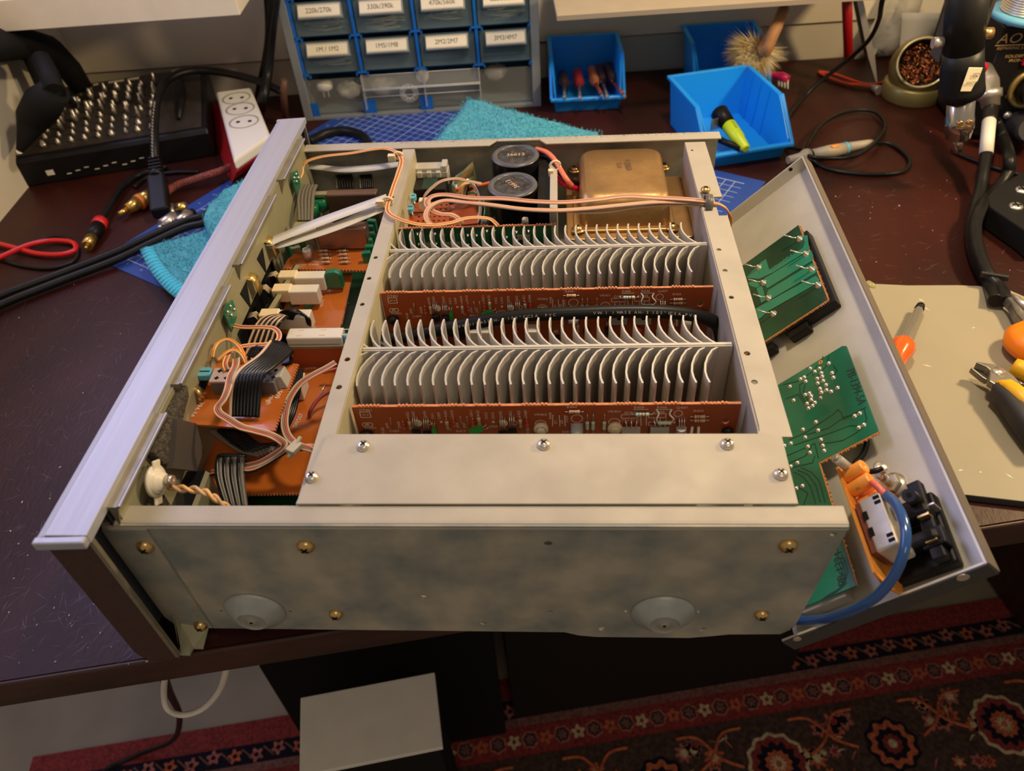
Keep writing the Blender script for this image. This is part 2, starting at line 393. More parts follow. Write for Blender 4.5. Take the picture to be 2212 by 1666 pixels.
m_solder = mat('solder', (.80,.72,.62), .25, metal=.85)
m_cream = mat('cream_plastic', (.80,.64,.40), .40, var=.05, vs=60)
m_creamw = mat('off_white_plastic', (.80,.72,.58), .35)
m_greenc = mat('green_film_capacitor', (.010,.17,.075), .22, spec=.6, coat=.4)
m_blue = mat('blue_trimmer', (.12,.42,.58), .35)
m_copper = mat('copper_shield', (.36,.22,.16), .28, metal=.8, var=.08, vs=14)
m_trafo = mat('gold_passivated_steel', (.47,.28,.115), .36, metal=.85, var=.18, vs=38, bump=.10, bs=300, detail=6, scratch=.15)
m_foam = mat('grey_foam', (.085,.07,.055), 1.0, var=.45, vs=420, bump=1.0, bs=900)
m_wpink = mat('salmon_wire', (.78,.33,.21), .42)
m_wcream = mat('cream_wire', (.68,.44,.27), .42)
m_wgrey = mat('grey_brown_wire', (.30,.20,.14), .45)
m_wred = mat('red_wire', (.50,.11,.07), .4)
m_worg = mat('orange_wire', (.85,.30,.05), .4)
m_wora2 = mat('amber_wire', (.90,.52,.20), .4)
m_wblk = mat('black_wire', (.014,.013,.014), .35)
m_ribk = mat('black_ribbon_sheath', (.007,.0065,.0075), .28, spec=.45)
m_ribg = mat('grey_ribbon_sheath', (.16,.14,.11), .38)
m_ffc = mat('white_flat_cable', (.66,.63,.60), .38)
m_resb = mat('tan_resistor_body', (.62,.42,.26), .4)
m_resg = mat('pale_green_resistor', (.55,.66,.50), .4)
m_yellow = mat('yellow_print', (.8,.62,.25), .5)
m_orcap = mat('orange_capacitor', (.88,.32,.05), .35)
m_grayp = mat('grey_plastic', (.42,.40,.36), .5)
m_label = mat('paper_label', (.80,.72,.54), .7)

H = .1078; D = .3986; W = .3626; ZB0 = .005
amp = thing('amplifier', (.18, .2, 0), 'opened stereo amplifier chassis without its lid, brushed metal front to the left', 'amplifier')
def P(b, name, m=None, par=None, **k): return b.build(name, m, par or amp, **k)

# front panel: extruded aluminium top, skin, brown end face, caps
b = MB(); yA, yB = -.0183, .4117
b.prism([V((-.0155,yA,.119)), V((-.0155,yA,.1228)), V((-.0118,yA,.1240)), V((-.0112,yA,.1238)), V((-.0106,yA,.1249)), V((.0096,yA,.1249)), V((.0096,yA,.119))], V((0, yB-yA, 0)))
fp = P(b, 'faceplate', m_alu, bevel=.0003)
b = MB(); prof = [(-.0150,.1188), (-.0150,.010), (-.013,.0035), (-.009,.0), (.003,.0), (.0068,.003), (.0072,.008), (.0072,.1188)]
b.prism([V((x, yA+.0006, z)) for x, z in prof], V((0, .0022, 0)), smooth=False); P(b, 'end_face', m_brown, bevel=.0005)
b = MB(); b.prism([V((x, yB-.0028, z)) for x, z in prof], V((0, .0022, 0))); P(b, 'end_face', m_brown)
b = MB(); b.prism([V((-.0152,yA+.004,.001)), V((-.0125,yA+.004,.001)), V((-.0125,yA+.004,.1189)), V((-.0152,yA+.004,.1189))], V((0, yB-yA-.008, 0))); P(b, 'front_skin', m_alu)
for yy in (yA+.0006, yB-.003):
    b = MB(); b.box((.0073, yy, .004), (.0096, yy+.0024, .1188)); P(b, 'end_trim_strip', m_flng)
for y0, y1, s in ((yA-.0042, yA, -1), (yB, yB+.0042, 1)):
    b = MB(); ya = yA if s < 0 else yB; yb = y0 if s < 0 else y1
    b.prism([V((-.0158,ya,.1182)), V((-.0158,ya,.1240)), V((.0098,ya,.1250)), V((.0098,ya,.1196))], V((0, yb-ya, 0)))
    P(b, 'trim_cap', m_alu, bevel=.0009, seg=2)
# dark inner wall behind the faceplate
b = MB(); b.box((.0060, .0, .003), (.0072, .392, .118)); P(b, 'front_backing', m_blackm)
# rear lips of the faceplate: four flange strips
ZF = .1212
for ya, yb in [(max(.0006, Z(x1,y1,.1212).y), Z(x0,y0,.1212).y) for x0,y0,x1,y1 in ((362,893,262,1117),(502.6,617.6,383,830),(600,422,525,571.7),(663.6,300,616.5,388))]:
    b = MB(); b.prism([V((.0097,ya,ZF)), V((.0145,ya,ZF)), V((.0155,ya,ZF+.0007)), V((.0164,ya,ZF)), V((.0164,ya,ZF-.0009)), V((.0097,ya,ZF-.0012))], V((0, yb-ya, 0)))
    fl = P(b, 'flange_strip', m_flng)
    b = MB(); b.box((.0157, ya, ZF-.0002), (.0164, yb, ZF+.0008)); P(b, 'rolled_edge', m_alu, fl)
    b = MB(); b.prism([V((.0100,ya,ZF-.0012)), V((.0150,ya,ZF-.0012)), V((.0100,ya,ZF-.016))], V((0,.0008,0))); P(b, 'gusset', m_flng, fl)
# sub panel behind it, with slot for the tone switches
SX = .0099
b = MB(); b.box((SX, .0035, .0850), (SX+.0011, .392, .1195)); b.box((SX, .262, .010), (SX+.0011, .392, .0849)); b.box((SX, .0035, .010), (SX+.0011, .172, .0849))
P(b, 'sub_panel', m_subp)
b = MB(); b.box((SX-.004, .172, .03), (SX-.0028, .262, .0848)); P(b, 'slot_backing', m_hole)
for px, py in ((490,665),(610,650-40),(510,838-40)):
    pass
# near side plate with rail, far side plate with rail
b = MB()
pr = [(.024,ZB0+.001),(.0245,ZB0),(.2300,ZB0),(.2380,.0015),(.2480,.0),(.3000,.0),(.3120,.0022),(.322,.0045),(.3500,.0055),(.3560,.012),(.3626,H-.003),(.3626,H-.0006),(.0035,H-.0006),(.0035,.03)]
b.prism([V((x,0,z)) for x, z in pr], V((0,.0012,0)))
side = P(b, 'side_plate', m_zincd)
cut(side, [(V((x,0,z)), (0,1,0), r) for x, z, r in ((.2225,.0927,.0022),(.1538,.0415,.0020),(.1844,.0141,.0019),(.2223,.0275,.0018),(.2511,.0092,.0020),(.3069,.0099,.0020),(.0354,.0246,.0012),(.0755,.0248,.0012),(.2637,.0288,.0012),(.3027,.0290,.0012),(.3570,.1013,.0016),(.3556,.0118,.0014))], .004)
b = MB(); q = [(0,-.0004,H-.0030),(0,.0003,H-.0012),(0,.0014,H-.0002),(0,.0030,H),(0,.0118,H),(0,.0118,H-.0011),(0,.0030,H-.0012),(0,.0016,H-.0030)]
b.prism([V((.0005,y,z)) for _, y, z in q], V((W+.0004-.0005,0,0)), smooth=False); P(b, 'top_rail', m_zinc, bevel=.0003)
for k, cx in ((0,.0556),(1,.2835)):
    b = MB(); b.lathe([(.0175,-.0003),(.0172,-.0012),(.0165,-.0020),(.0090,-.0072),(.0080,-.0078),(.0078,-.0070),(.0022,-.0070),(.0020,-.0079),(.0010,-.0080),(.0001,-.0080)], (cx,0,.0262 if k == 0 else .0275), (0,1,0), 28)
    for i in range(len(b.v)): pass
    fo = P(b, 'conical_dimple', mat('cone_zinc%d' % k, (.40,.41,.38), .5, metal=.3, var=.12, vs=90))
    b = MB(); b.lathe([(.0076,-.0071),(.0030,-.0073),(.0028,-.0080),(.0001,-.0080)], (cx,0,.0262 if k == 0 else .0275), (0,1,0), 20); P(b, 'cone_centre', m_zincd, fo)
# bracket at front corner
b = MB(); b.prism([V((.0008,-.0014,H-.0035)), V((.0238,-.0014,H-.0035)), V((.0248,-.0014,.0075)), V((.0035,-.0014,.0125)), V((.0008,-.0014,.02))], V((0,.0013,0))); P(b, 'corner_bracket', m_zincd)
b = MB(); b.box((.0008,-.0010,H-.0034), (.0238,.0014,H-.0026)); P(b, 'bracket_lip', m_zinc)
b = MB(); b.prism([V((.0075,-.0150,.0008)), V((.0140,-.0150,.0008)), V((.0148,-.0110,.0008)), V((.0205,-.0110,.0008)), V((.0225,-.0015,.0070)), V((.0075,-.0015,.0120))], V((0,.0004,.0012)))
b.prism([V((.0070,-.0016,.012)), V((.0070,-.0016,.024)), V((.0070,-.0120,.003)), V((.0070,-.0150,.001))], V((.0010,0,0))); P(b, 'foot_bracket', m_subp)
# far side plate
b = MB(); b.box((.0095, D-.0012, ZB0), (W, D, H-.0006)); P(b, 'far_side_plate', m_zincd)
b = MB(); yi = .3872
b.prism([V((.0098,D+.0004,H)), V((W+.0004,D+.0004,H)), V((W+.0004,yi,H)), V((.2182,yi,H)), V((.2125,.3948,H)), V((.1757,.3948,H)), V((.1700,yi,H)), V((.0098,yi,H))], V((0,0,-.0012))); P(b, 'far_rail', m_zinc, bevel=.0003)
sh = MB(); rnd = random.Random(3)
for i in range(260):
    x = rnd.uniform(.04,.355); y = rnd.uniform(.3955,D); 
    sh.box((x,y,H), (x+rnd.uniform(.0004,.0016),y+rnd.uniform(.0003,.0008),H+.0001))
tag(P(sh, 'flaked_paint', mat('grey_flakes', (.30,.27,.22), .8)), kind='stuff')
# chassis floor
b = MB(); b.box((.0095, .0014, ZB0), (W-.012, D-.0014, ZB0+.0012)); P(b, 'bottom_plate', m_zincd)

# left and right divider rails (channel section)
def hole_list(L, z): return [(V((x,y,z)), (0,0,1), r) for x, y, r in L]
b = MB(); b.prism([V((.0970,.0115,H-.0013)), V((.1072,.0115,H-.0013)), V((.1072,.385,H-.0013)), V((.0970,.385,H-.0013))], V((0,0,.0012)))
ld = P(b, 'divider_rail', m_zinc)
cut(ld, hole_list([(.1006,.2263,.0017),(.1003,.2019,.0017),(.1008,.1736,.0017),(.1015,.1204,.0019),(.1014,.0965,.0019),(.1003,.3075,.0014),(.1003,.361,.0013)], H), .005)
b = MB(); b.box((.1062,.0115,.006), (.1074,.385,H-.0012)); b.box((.0970,.0115,H-.008), (.0980,.385,H-.0012))
wv = P(b, 'divider_wall', mat('divider_zinc', (.58,.52,.34), .55, metal=.3, var=.06), bevel=.0006)
RI, RO = .3334, .3494
b = MB()
poly = [(RI,.0640),(RI-.0010,.0560),(RO-.0005,.0560),(RO,.2692),(.3432,.2692),(.3432,.2950),(RO,.2950),(RO-.0006,.3818),(RI-.0010,.3818)]
b.prism([V((x,y,H-.0013)) for x, y in poly], V((0,0,.0012)))
rd = P(b, 'divider_rail', m_zinc)
cut(rd, hole_list([(.3366,.3682,.0014),(.3369,.2266,.0017),(.3372,.2026,.0017),(.3367,.1740,.0017),(.3372,.1211,.0019),(.3370,.0971,.0019)], H), .005)
b = MB(); b.box((RI-.0012,.0560,.006), (RI,.3818,H-.0012)); P(b, 'divider_wall', m_zinc, bevel=.0005)
# cover plate on near rails
b = MB(); zc = H + .0004
b.prism([V((.0972,.0118,zc)), V((.1035,.0585,zc)), V((.3312,.0570,zc)), V((.3312,.0590,zc)), V((.3430,.0545,zc)), V((.3418,.0118,zc))], V((0,0,.0011)))
cp = P(b, 'cover_plate', m_zinc, bevel=.0003)
b = MB(); b.box((.1055,.0568,.0995), (.3312,.0579,H+.0003)); P(b, 'cover_fold', m_zinc, cp)
# screws
def screw(c, ax, r, m, name='screw', par=None, h=None):
    ax = V(ax).normalized(); h = h or r*.75; b = MB()
    b.lathe([(r,0),(r*1.0,h*.25),(r*.82,h*.7),(r*.5,h*.95),(.0001,h)], c, ax, 16); a = ax.orthogonal().normalized(); e = ax.cross(a)
    b.use(m); b.build; s_ = b.build(name, m, par or amp); b2 = MB(); t = h*1.02
    Mx = Matrix((a, e, ax)).transposed()
    for k in (0, 1): b2.cbox(V(c) + ax*(h*.86), ((r*1.0, r*.22, h*.34) if k else (r*.22, r*1.0, h*.34)), Mx)
    b2.build('cross_recess', m_hole, s_); return s_
for px, py in ((786,963),(1175,960),(1571,959),(674,1030),(1686,1024)):
    screw(Z(px,py+2,H+.0016), (0,0,1), .0037, m_nick)
for px, py in ((315,1180),(661,1179),(1702,1177),(726,1325),(1645,1326),(434,1350)):
    screw(Y(px,py,-.0014 if px in (315,434) else 0), (0,-1,0), .0046 if py < 1200 else .0040, m_brass, h=.0034)

# ---------------------------------------------------------------- heat sinks: bar with 29 fins each
FP = [(0,-.0017), (-.0040,-.0045), (-.0072,-.0100), (-.0096,-.0165), (-.0105,-.0230), (-.0102,-.0280), (-.0092,-.0322), (-.0080,-.0365), (-.0066,-.0400)]
FU = [(0,.0010), (-.0036,.0042), (-.0066,.0085), (-.0090,.0142), (-.0100,.0195), (-.0100,.0245), (-.0094,.0285)]
def finmesh():
    b = MB(); th = .0011
    for prof, kink in ((FP, 6), (FU, 99)):
        n = len(prof); L = []; R_ = []
        for i, (x, y) in enumerate(prof):
            x0, y0 = prof[max(i-1,0)]; x1, y1 = prof[min(i+1,n-1)]; t = V((x1-x0, y1-y0, 0)).normalized(); nn = V((-t.y, t.x, 0))*(th/2)
            tp = 0.0 if i <= kink else -.016
            L.append((V((x,y,0)) + nn, tp)); R_.append((V((x,y,0)) - nn, tp))
        vs = []; 
        for i in range(n):
            for (p_, tp) in (L[i], R_[i]): vs += [V((p_.x,p_.y,tp)), V((p_.x,p_.y,-.088))]
        fs = []
        for i in range(n-1):
            a = i*4; c = (i+1)*4
            if i == kink:
                vs2 = [V((L[i][0].x,L[i][0].y,-.016)), V((R_[i][0].x,R_[i][0].y,-.016))]; k0 = len(vs); vs += vs2
                fs += [(a, a+2, k0+1, k0), (k0, k0+1, c+2, c), (k0, c, c+1, a+1), (k0+1, a+3, c+3, c+2)]
            else:
                fs += [(a, a+2, c+2, c), (a, c, c+1, a+1), (a+2, a+3, c+3, c+2)]
        fs += [(0,1,3,2), (4*(n-1), 4*(n-1)+2, 4*(n-1)+3, 4*(n-1)+1)]
        b.add(vs, fs, False)
    return b
base_fin = None
for hk, (yb, x0, n) in enumerate(((.2405, .1143, 29), (.1343, .1115, 29))):
    b = MB(); xe = .3311 if hk == 0 else .3311
    b.box((.1078, yb-.0020, .0155), (xe, yb+.0014, .1030)); hs_lip = MB(); hs_lip.box((.1078, yb-.0020, .1031), (xe, yb-.0013, .1036)); hs_lip.box((.1078, yb-.0006, .1031), (xe, yb+.0014, .1038))
    hs = P(b, 'heatsink', m_fin, bevel=.0002)
    tag(hs_lip.build('grooved_edge', m_fin, hs), kind='stuff')
    tag(hs, label='far heatsink' if hk == 0 else 'near heatsink')
    for i in range(n):
        x = x0 + i*.00757 if hk == 0 else x0 + .0001 + i*.00755
        x = min(x, .3300)
        if base_fin is None:
            m_ = finmesh(); m_.v = [(v[0]+x, v[1]+yb, v[2]+.1030) for v in m_.v]; base_fin = m_.build('fin', m_fin, hs); off0 = WL['fin'] - V((x, yb, 0))
        else: put(base_fin, 'fin', V((x, yb, 0)) + off0, hs)
        if x >= .3300: break
# ---------------------------------------------------------------- component builders (sub-parts of boards)
def ribbon2(A_, B_, n, r, m, name, parent, stripe=None, si=(0,), k=7, nn=6, raw=False):
    a = cr(A_ if raw else Zs(A_), k); c = cr(B_ if raw else Zs(B_), k); b = MB()
    for i in range(n):
        t = i/(n-1) if n > 1 else .5
        if stripe:
            b.use(stripe if i in si else m)
        b.tube([a[j]*(1-t) + c[j]*t for j in range(len(a))], r, nn)
    return b.build(name, m if not stripe else None, parent)
def resistor(c, d, L, r, body, par, bands=None, lead=.003, name='resistor', up=None):
    d = V(d).normalized(); c = V(c); b = MB(); b.use(body)
    b.tube([c - d*L/2, c - d*L*.42, c - d*L*.3, c + d*L*.3, c + d*L*.42, c + d*L/2], [r*.6, r, r*.85, r*.85, r, r*.6], 8)
    for i, m in enumerate(bands or []): 
        q = c + d*L*(-.25 + .22*i); b.use(m).tube([q - d*L*.035, q + d*L*.035], r*.95, 8)
    b.use(m_solder)
    u_ = V(up) if up else V((0,0,0))
    for s in (-1, 1): b.tube([c + d*s*L/2, c + d*s*(L/2 + lead), c + d*s*(L/2 + lead*1.15) + u_], r*.22, 5)
    return b.build(name, None, par)
def drop(c, ax, r, h, m, par, name='electrolytic_capacitor', top=None):
    ax = V(ax).normalized(); b = MB(); b.use(m)
    b.lathe([(.0001,0),(r,0),(r,h*.93),(r*.9,h)], c, ax, 16)
    b.use(top or m).lathe([(r*.9,h),(r*.86,h*.985),(.0001,h*.985)], c, ax, 16)
    return b.build(name, None, par)
def to92(c, face, upd, r, h, m, par, lead=.005, name='transistor'):
    """D-shaped transistor body; leads run from body along upd back to the board along -face"""
    face = V(face).normalized(); upd = V(upd).normalized(); sd = face.cross(upd).normalized(); c = V(c); b = MB(); b.use(m)
    pts = [c + sd*(r*math.cos(t)) + face*(r*math.sin(t)) for t in [math.radians(a) for a in range(-20, 201, 20)]]
    b.prism(pts, upd*(-h)); b.use(m_solder)
    for k in (-1, 0, 1): b.tube([c + sd*k*r*.5, c + sd*k*r*.45 + upd*lead*.6, c + sd*k*r*.5 + upd*lead - face*.003], r*.12, 4)
    return b.build(name, None, par)
m_sil = mat('silver_can', (.62,.58,.55), .3, metal=.6)
m_dblk = mat('dark_component', (.025,.022,.022), .35)
bandA = [mat('band_red', (.6,.05,.03)), mat('band_brown', (.22,.07,.03)), mat('band_gold', (.7,.5,.15), .3, metal=.6)]

# ---------------------------------------------------------------- the two upright driver boards
def nubs(b, x0, x1, y, z, th=.0016, rnd=random.Random(5)):
    x = x0 + .004
    while x < x1 - .006:
        for i in range(7):
            b.box((x, y, z), (x+.0012, y+th, z+rnd.uniform(.0004,.0010))); x += .0022
        x += rnd.uniform(.004,.012)
YB2 = .0872; YB1 = .1945
def L2(px, py, zm=0): # near board zoom A and B frames
    o, s = ((740,680),4.809) if zm == 0 else ((1180,680),4.809)
    return Y(px/s + o[0], py/s + o[1], YB2)
def driver(yb, xl, xr, zt, label, detail):
    b = MB(); b.box((xl, yb, .018), (xr, yb+.0016, zt))
    bd = b.build('driver_board', m_pcbr, amp); tag(bd, label=label)
    cut(bd, [(V((.3228 if detail else .3226, yb, .0862)), (0,1,0), .0022)], .004) if True else None
    e = MB(); e.box((xl, yb-.00005, zt-.0001), (xr, yb+.0017, zt+.0004)); nubs(e, xl, xr, yb, zt+.0003); e.build('snapped_edge', m_pcbe, bd)
    dy = yb - YB2; dx = (xl - .1091)*.6
    def T(px, py, zm=0): 
        q = L2(px, py, zm); return V((q.x + dx*(1 - (q.x-.109)/.22), yb, q.z + (zt - .1)))
    F = V((0,-1,0)); UP = V((0,0,1)); XD = V((1,0,0))
    s = MB(); s.use(m_silk)
    f_ = V((0,-.00015,0))
    for t, px, py, zm, rot in (('CT401',175,1005,0,0),('TH401',225,1188,0,0),('C407',490,1220,0,0),('R417',1180,1220,0,0),('VR402',1990,1050,0,0),('J436',1528,1172,0,0),
        ('R444',212,972,1,0),('VR401',637,1018,1,0),('Q403',808,1030,1,0),('R408',908,975,1,0),('R446',1145,975,1,0),('Q405',1112,1025,1,0),('Q407',1348,978,1,0),('R403',1525,1012,1,0),('D404',165,1228,1,0)):
        text(s, t, T(px,py,zm) + f_, XD, UP, .0025, squash=1.1)
    for t, px, py, zm in (('R422',698,1075,0),('Q422',758,1075,0),('Q424',876,1075,0),('C411',955,1085,0),('C409',1022,1085,0),('R424',1090,1065,0),('D410',1157,1065,0),('J438',1210,1175,0),('J437',1280,1175,0),
        ('D411',1355,1060,0),('R425',1425,1060,0),('C412',1510,1085,0),('C410',1580,1085,0),('Q425',1660,1075,0),('Q423',1762,1075,0),('R423',1848,1065,0),('D409',1918,1065,0),('J439',485,1180,0),('D408',608,1180,0),('R448',2172,1085,0),('FUSE',442,1235,0),('C420',1238+700,1235,0),('J21',108,1135,1),('J20',175,1135,1),('C419',225,1120,1)):
        text(s, t, T(px,py,zm) + f_, UP, -XD, .0023, squash=1.1)
    def seg(pts, w=.00022):
        for a, c in zip(pts[:-1], pts[1:]):
            a, c = V(a), V(c); d = (c-a).normalized(); n_ = V((-d.z,0,d.x))*w
            s.add([a+n_+f_, c+n_+f_, c-n_+f_, a-n_+f_], [(0,1,2,3)])
    def circ(c, r, a0=0, a1=360):
        c = V(c); seg([c + V((r*math.cos(math.radians(t)),0,r*math.sin(math.radians(t)))) for t in range(a0, a1+1, 20)])
    def rect(p0, p1): seg([p0, V((p1.x,yb,p0.z)), p1, V((p0.x,yb,p1.z)), p0])
    rect(T(178,1012), T(298,1068)); seg([T(205,1038), T(225,1045), T(235,1038)]); seg([T(250,1038), T(262,1045), T(270,1038)])
    seg([T(215,1125), T(205,1145), T(215,1160), T(305,1160), T(318,1145), T(305,1125), T(215,1125)]); seg([T(235,1150), T(245,1130), T(255,1150), T(265,1130), T(275,1150)])
    for i in range(8): seg([T(1095 + (0 if i == 0 else 35) + i*52, 1192), T(1130 + i*52, 1192)])
    for px in (782, 888): pass
    for px in (888, 1780): circ(T(px,1125), .0019, -90, 90); seg([T(px-5,1098), T(px-5,1150)])
    circ(T(2058,1140), .0033); circ(T(318,1080,1), .0032); circ(T(706,1118,1), .0032); circ(T(1370,1028,1), .0024)
    rect(T(782,1040,1), T(955,1075,1)); rect(T(1068,1030,1), T(1240,1070,1)); rect(T(1065,1118,1), T(1240,1150,1)); seg([T(905,985,1), T(1060,985,1)]); seg([T(1150,985,1), T(1300,985,1)])
    for px in (135,190): seg([T(px,1045,1), T(px+6,1160,1)])
    seg([T(1040,1150,1), T(1038,1050,1)]); seg([T(980,1050,1), T(985,1160,1)])
    for px in (1570,1030): 
        for k in range(3): seg([T(px-12+k*8,1105), T(px-12+k*8,1125)])
    seg([T(2185,1040), T(2180,1160)])
    tag(s.build('silkscreen', None, bd), kind='stuff')
    O = lambda px, py, zm=0, off=.0015: T(px,py,zm) + F*off
    for px, py, m_ in ((705,1130,m_resb),(1090,1130,m_resb),(1420,1090,m_resb),(1848,1112,m_resb)): resistor(O(px,py), UP, .0062, .0012, m_, bd, bandA, .0018, up=(0,.0012,0))
    for px, py in ((643,1145),(1160,1120),(1358,1120),(1915,1110)): resistor(O(px,py), UP, .0045, .0010, bandA[0], bd, [m_resb], .002, 'diode', up=(0,.0012,0))
    for px, py in ((495,1125),(1222,1110),(1292,1110)): 
        w = MB(); a = O(px,py-55,0,.0004); c = O(px+22,py+55,0,.0004); w.tube([T(px,py-55), a, c, T(px+22,py+55)], .00028, 5); w.build('jumper_wire', m_solder, bd)
    for px, py, st in ((772,1165,1),(885,1180,0),(1668,1180,1),(1765,1155,0)):
        to92(O(px,py,0,.003), F, UP, .0026, .0048, m_dblk, bd, .009)
    for px in (786,1674):
        w = MB(); w.cyl(T(px,1125) , T(px,1125)+F*.0008, .0024, n=12); w.build('spacer_ring', m_creamw, bd)
    # film capacitors
    def film(c, d, L, w_, m_, nm='film_capacitor'):
        b2 = MB(); d = V(d).normalized(); sd = d.cross(F).normalized(); c = V(c) + F*.003
        pts = [c + d*L*.5*math.cos(t) + sd*w_*.5*(abs(math.sin(t))**.6)*(1 if math.sin(t) > 0 else -1) for t in [2*math.pi*i/14 for i in range(14)]]
        b2.use(m_).prism(pts, F*(-.0022), smooth=False); b2.use(m_solder)
        for k in (-1,1): b2.tube([c + d*L*.45 + sd*k*w_*.2, c + d*L*.8 + sd*k*w_*.25, c + d*L*.9 + sd*k*w_*.3 + V((0,.003,0))], .00022, 4)
        return b2.build(nm, None, bd)
    gm = mat('bright_green_cap', (.03,.36,.06), .3, coat=.3) if 'bright_green_cap' not in MATS else MATS['bright_green_cap']
    film(T(957,1190), (0.05,0,1), .0085, .0026, gm); film(T(1392,1172), (.8,0,.42), .0090, .0048, gm)
    b2 = MB(); b2.sphere(T(255,1225)+F*.002, .0044, 12, 1, .7, .8); b2.build('thermistor', m_dblk, bd)
    # round trimmers and can capacitors
    for px, py, zm, hx in ((2062,1170,0,1),(712,1165,1,0)):
        b2 = MB(); c = T(px,py,zm); b2.use(m_cream).lathe([(.0001,0),(.0043,0),(.0043,.0022),(.0036,.0030),(.0028,.0030)], c, F, 18); b2.use(m_creamw if hx else m_cream).lathe([(.0028,.0030),(.0026,.0042),(.0001,.0042)], c, F, 6 if hx else 12)
        b2.build('trimmer_potentiometer', None, bd)
    b2 = MB(); c = T(316,1130,1); b2.use(m_grayp).lathe([(.0001,0),(.0036,.0),(.0036,.0090)], c, V((0,-.72,-.7)), 18); b2.use(m_sil).lathe([(.0036,.0090),(.0034,.0112),(.0031,.0112),(.0001,.0108)], c, V((0,-.72,-.7)), 18); b2.build('can_capacitor', None, bd)
    for px in (425,485,600): resistor(O(px,1135,1), UP, .0062, .0012, m_resg, bd, None, .005, up=(0,.0014,0))
    resistor(O(995,1012,1,.002), XD, .0078, .0013, m_resg, bd, [mat('band_blue', (.1,.4,.6)) if 'band_blue' not in MATS else MATS['band_blue'], bandA[0], bandA[1]], .002, up=(0,.002,.001))
    resistor(O(1225,1100,1,.002), XD, .0078, .0013, m_resg, bd, None, .002, up=(0,.002,.001))
    w = MB(); w.tube(cr([T(1140,985,1), O(1165,1005,1,.002), O(1140,1050,1,.003), O(1160,1095,1,.002)],5), .0005, 6); w.tube(cr([T(1305,985,1), O(1278,1010,1,.002), O(1318,1050,1,.003), O(1290,1095,1,.002)],5), .0005, 6); w.build('sleeved_lead', m_creamw, bd)
    for py in (1042,1082): resistor(O(1590,py,1), XD, .0062, .0012, m_resb, bd, bandA, .002, up=(0,.0012,0))
    resistor(O(292,992,1), XD, .0062, .0012, m_resb, bd, bandA, .002, up=(0,.0012,0))
    for px in (875, 1170):
        b2 = MB(); c = T(px,1175,1) + F*.003; b2.use(m_grayp if px > 1000 else m_sil).cbox(c + V((0,0,-.003)), (.0105,.0022,.0115)); b2.use(m_solder)
        for k in (-1,0,1): b2.tube([c + XD*k*.0025 + UP*.003, c + XD*k*.0028 + UP*.0055, c + XD*k*.0035 + UP*.008 + V((0,.003,0))], .0004, 5)
        b2.use(m_hole).cyl(c + V((0,-.0013,-.003)), c + V((0,-.0010,-.003)), .0017); b2.build('power_transistor', None, bd)
    to92(O(1395,1125,1,.004), F, UP, .0030, .0050, m_sil, bd, .006)
    for px, tx in ((1510,-.0008),(1575,.0005)):
        w = MB(); w.tube([T(px,1130,1)+F*.003, T(px,1130,1)+F*.006+V((tx,0,-.012))], .0008, 8); w.build('wire_wrap_post', m_creamw, bd)
    b2 = MB(); b2.sphere(T(1880,1190,1)+F*.002, .0036, 12, 1, .7, .8); b2.build('thermistor', m_dblk, bd)
    return bd, T, F
bd2, T2, F_ = driver(YB2, .1091, .3293, .1002, 'near driver board', True)
bd1, T1, _ = driver(YB1, .1080, .3295, .1002, 'far driver board', False)
# lower row of parts on the far board, seen under the cable
for x0, x1 in ((.166,.181),(.205,.214)):
    b = MB(); b.box((x0, YB1-.009, .060), (x1, YB1-.0002, .072)); b.build('cement_resistor', m_creamw, bd1, bevel=.0008)
for i, x in enumerate((.131,.142,.153,.160,.190,.198,.226,.241,.247,.262,.272,.283,.296,.306)):
    c = V((x, YB1-.003, .066 + .004*math.sin(i*3)))
    if i % 3 == 0: to92(c, F_, (0,0,1), .0025, .0050, m_dblk, bd1)
    elif i % 3 == 1: resistor(c, (0,0,1), .0065, .0012, m_resb, bd1, bandA, up=(0,.002,0))
    else: 
        b = MB(); b.lathe([(.0001,0),(.0022,0),(.0022,.0035),(.0001,.0038)], V((x,YB1,.066)), (0,-1,0), 12); b.build('red_led_capacitor' if 0 else 'bead_capacitor', bandA[0] if i % 2 else m_dblk, bd1)
b = MB(); b.cyl(V((.3150,YB1-.004,.078)), V((.3150,YB1-.004,.066)), .0027); b.use; b.build('glass_fuse', m_creamw, bd1)

# thick mains cable lying between the heat sinks
CP = [(.118,.168,.0660),(.124,.172,.0775),(.132,.1745,.0800)]
px_ = [(905,722),(950,712),(1000,702),(1050,693),(1100,686),(1150,681),(1200,678),(1270,675),(1340,673),(1400,673),(1450,675),(1500,681),(1530,690),(1552,706),(1566,735)]
cabp = [V(q) for q in CP[:1]] + [Y(790,722,.1785), Y(840,731,.1790)] + [Y(x,y,.1795) for x, y in px_]
cabp[-1] = Y(1560,745,.172)
b = MB(); cpath = cr(cabp, 6); b.tube(cpath, .0045, 14); cab = b.build('mains_cable', m_rubber, amp)
def on_cable(px, s, size=.0026, ang=.55, pth=None, yv=.1795, r=.00462):
    pth = pth or cpath; n_ = V((0,-math.cos(ang),math.sin(ang))); tb_ = MB(); x = Y(px, 680, yv).x
    for ch in s:
        j = min(range(len(pth)-1), key=lambda i: abs(pth[i].x - x)); p_ = pth[j] + (pth[j+1]-pth[j])*((x-pth[j].x)/max(1e-6,(pth[j+1].x-pth[j].x)))
        d = (pth[min(j+1,len(pth)-1)] - pth[max(j-1,0)]).normalized(); nn = (n_ - d*n_.dot(d)).normalized()
        if ch != ' ': text(tb_, ch, p_ + nn*r - nn.cross(d)*size*.36*-1*-1, d, nn.cross(d), size, squash=1.1)
        x += size*.98
    return tb_
tb_ = MB(); tb_.use(mat('cable_print', (.42,.40,.34), .6))
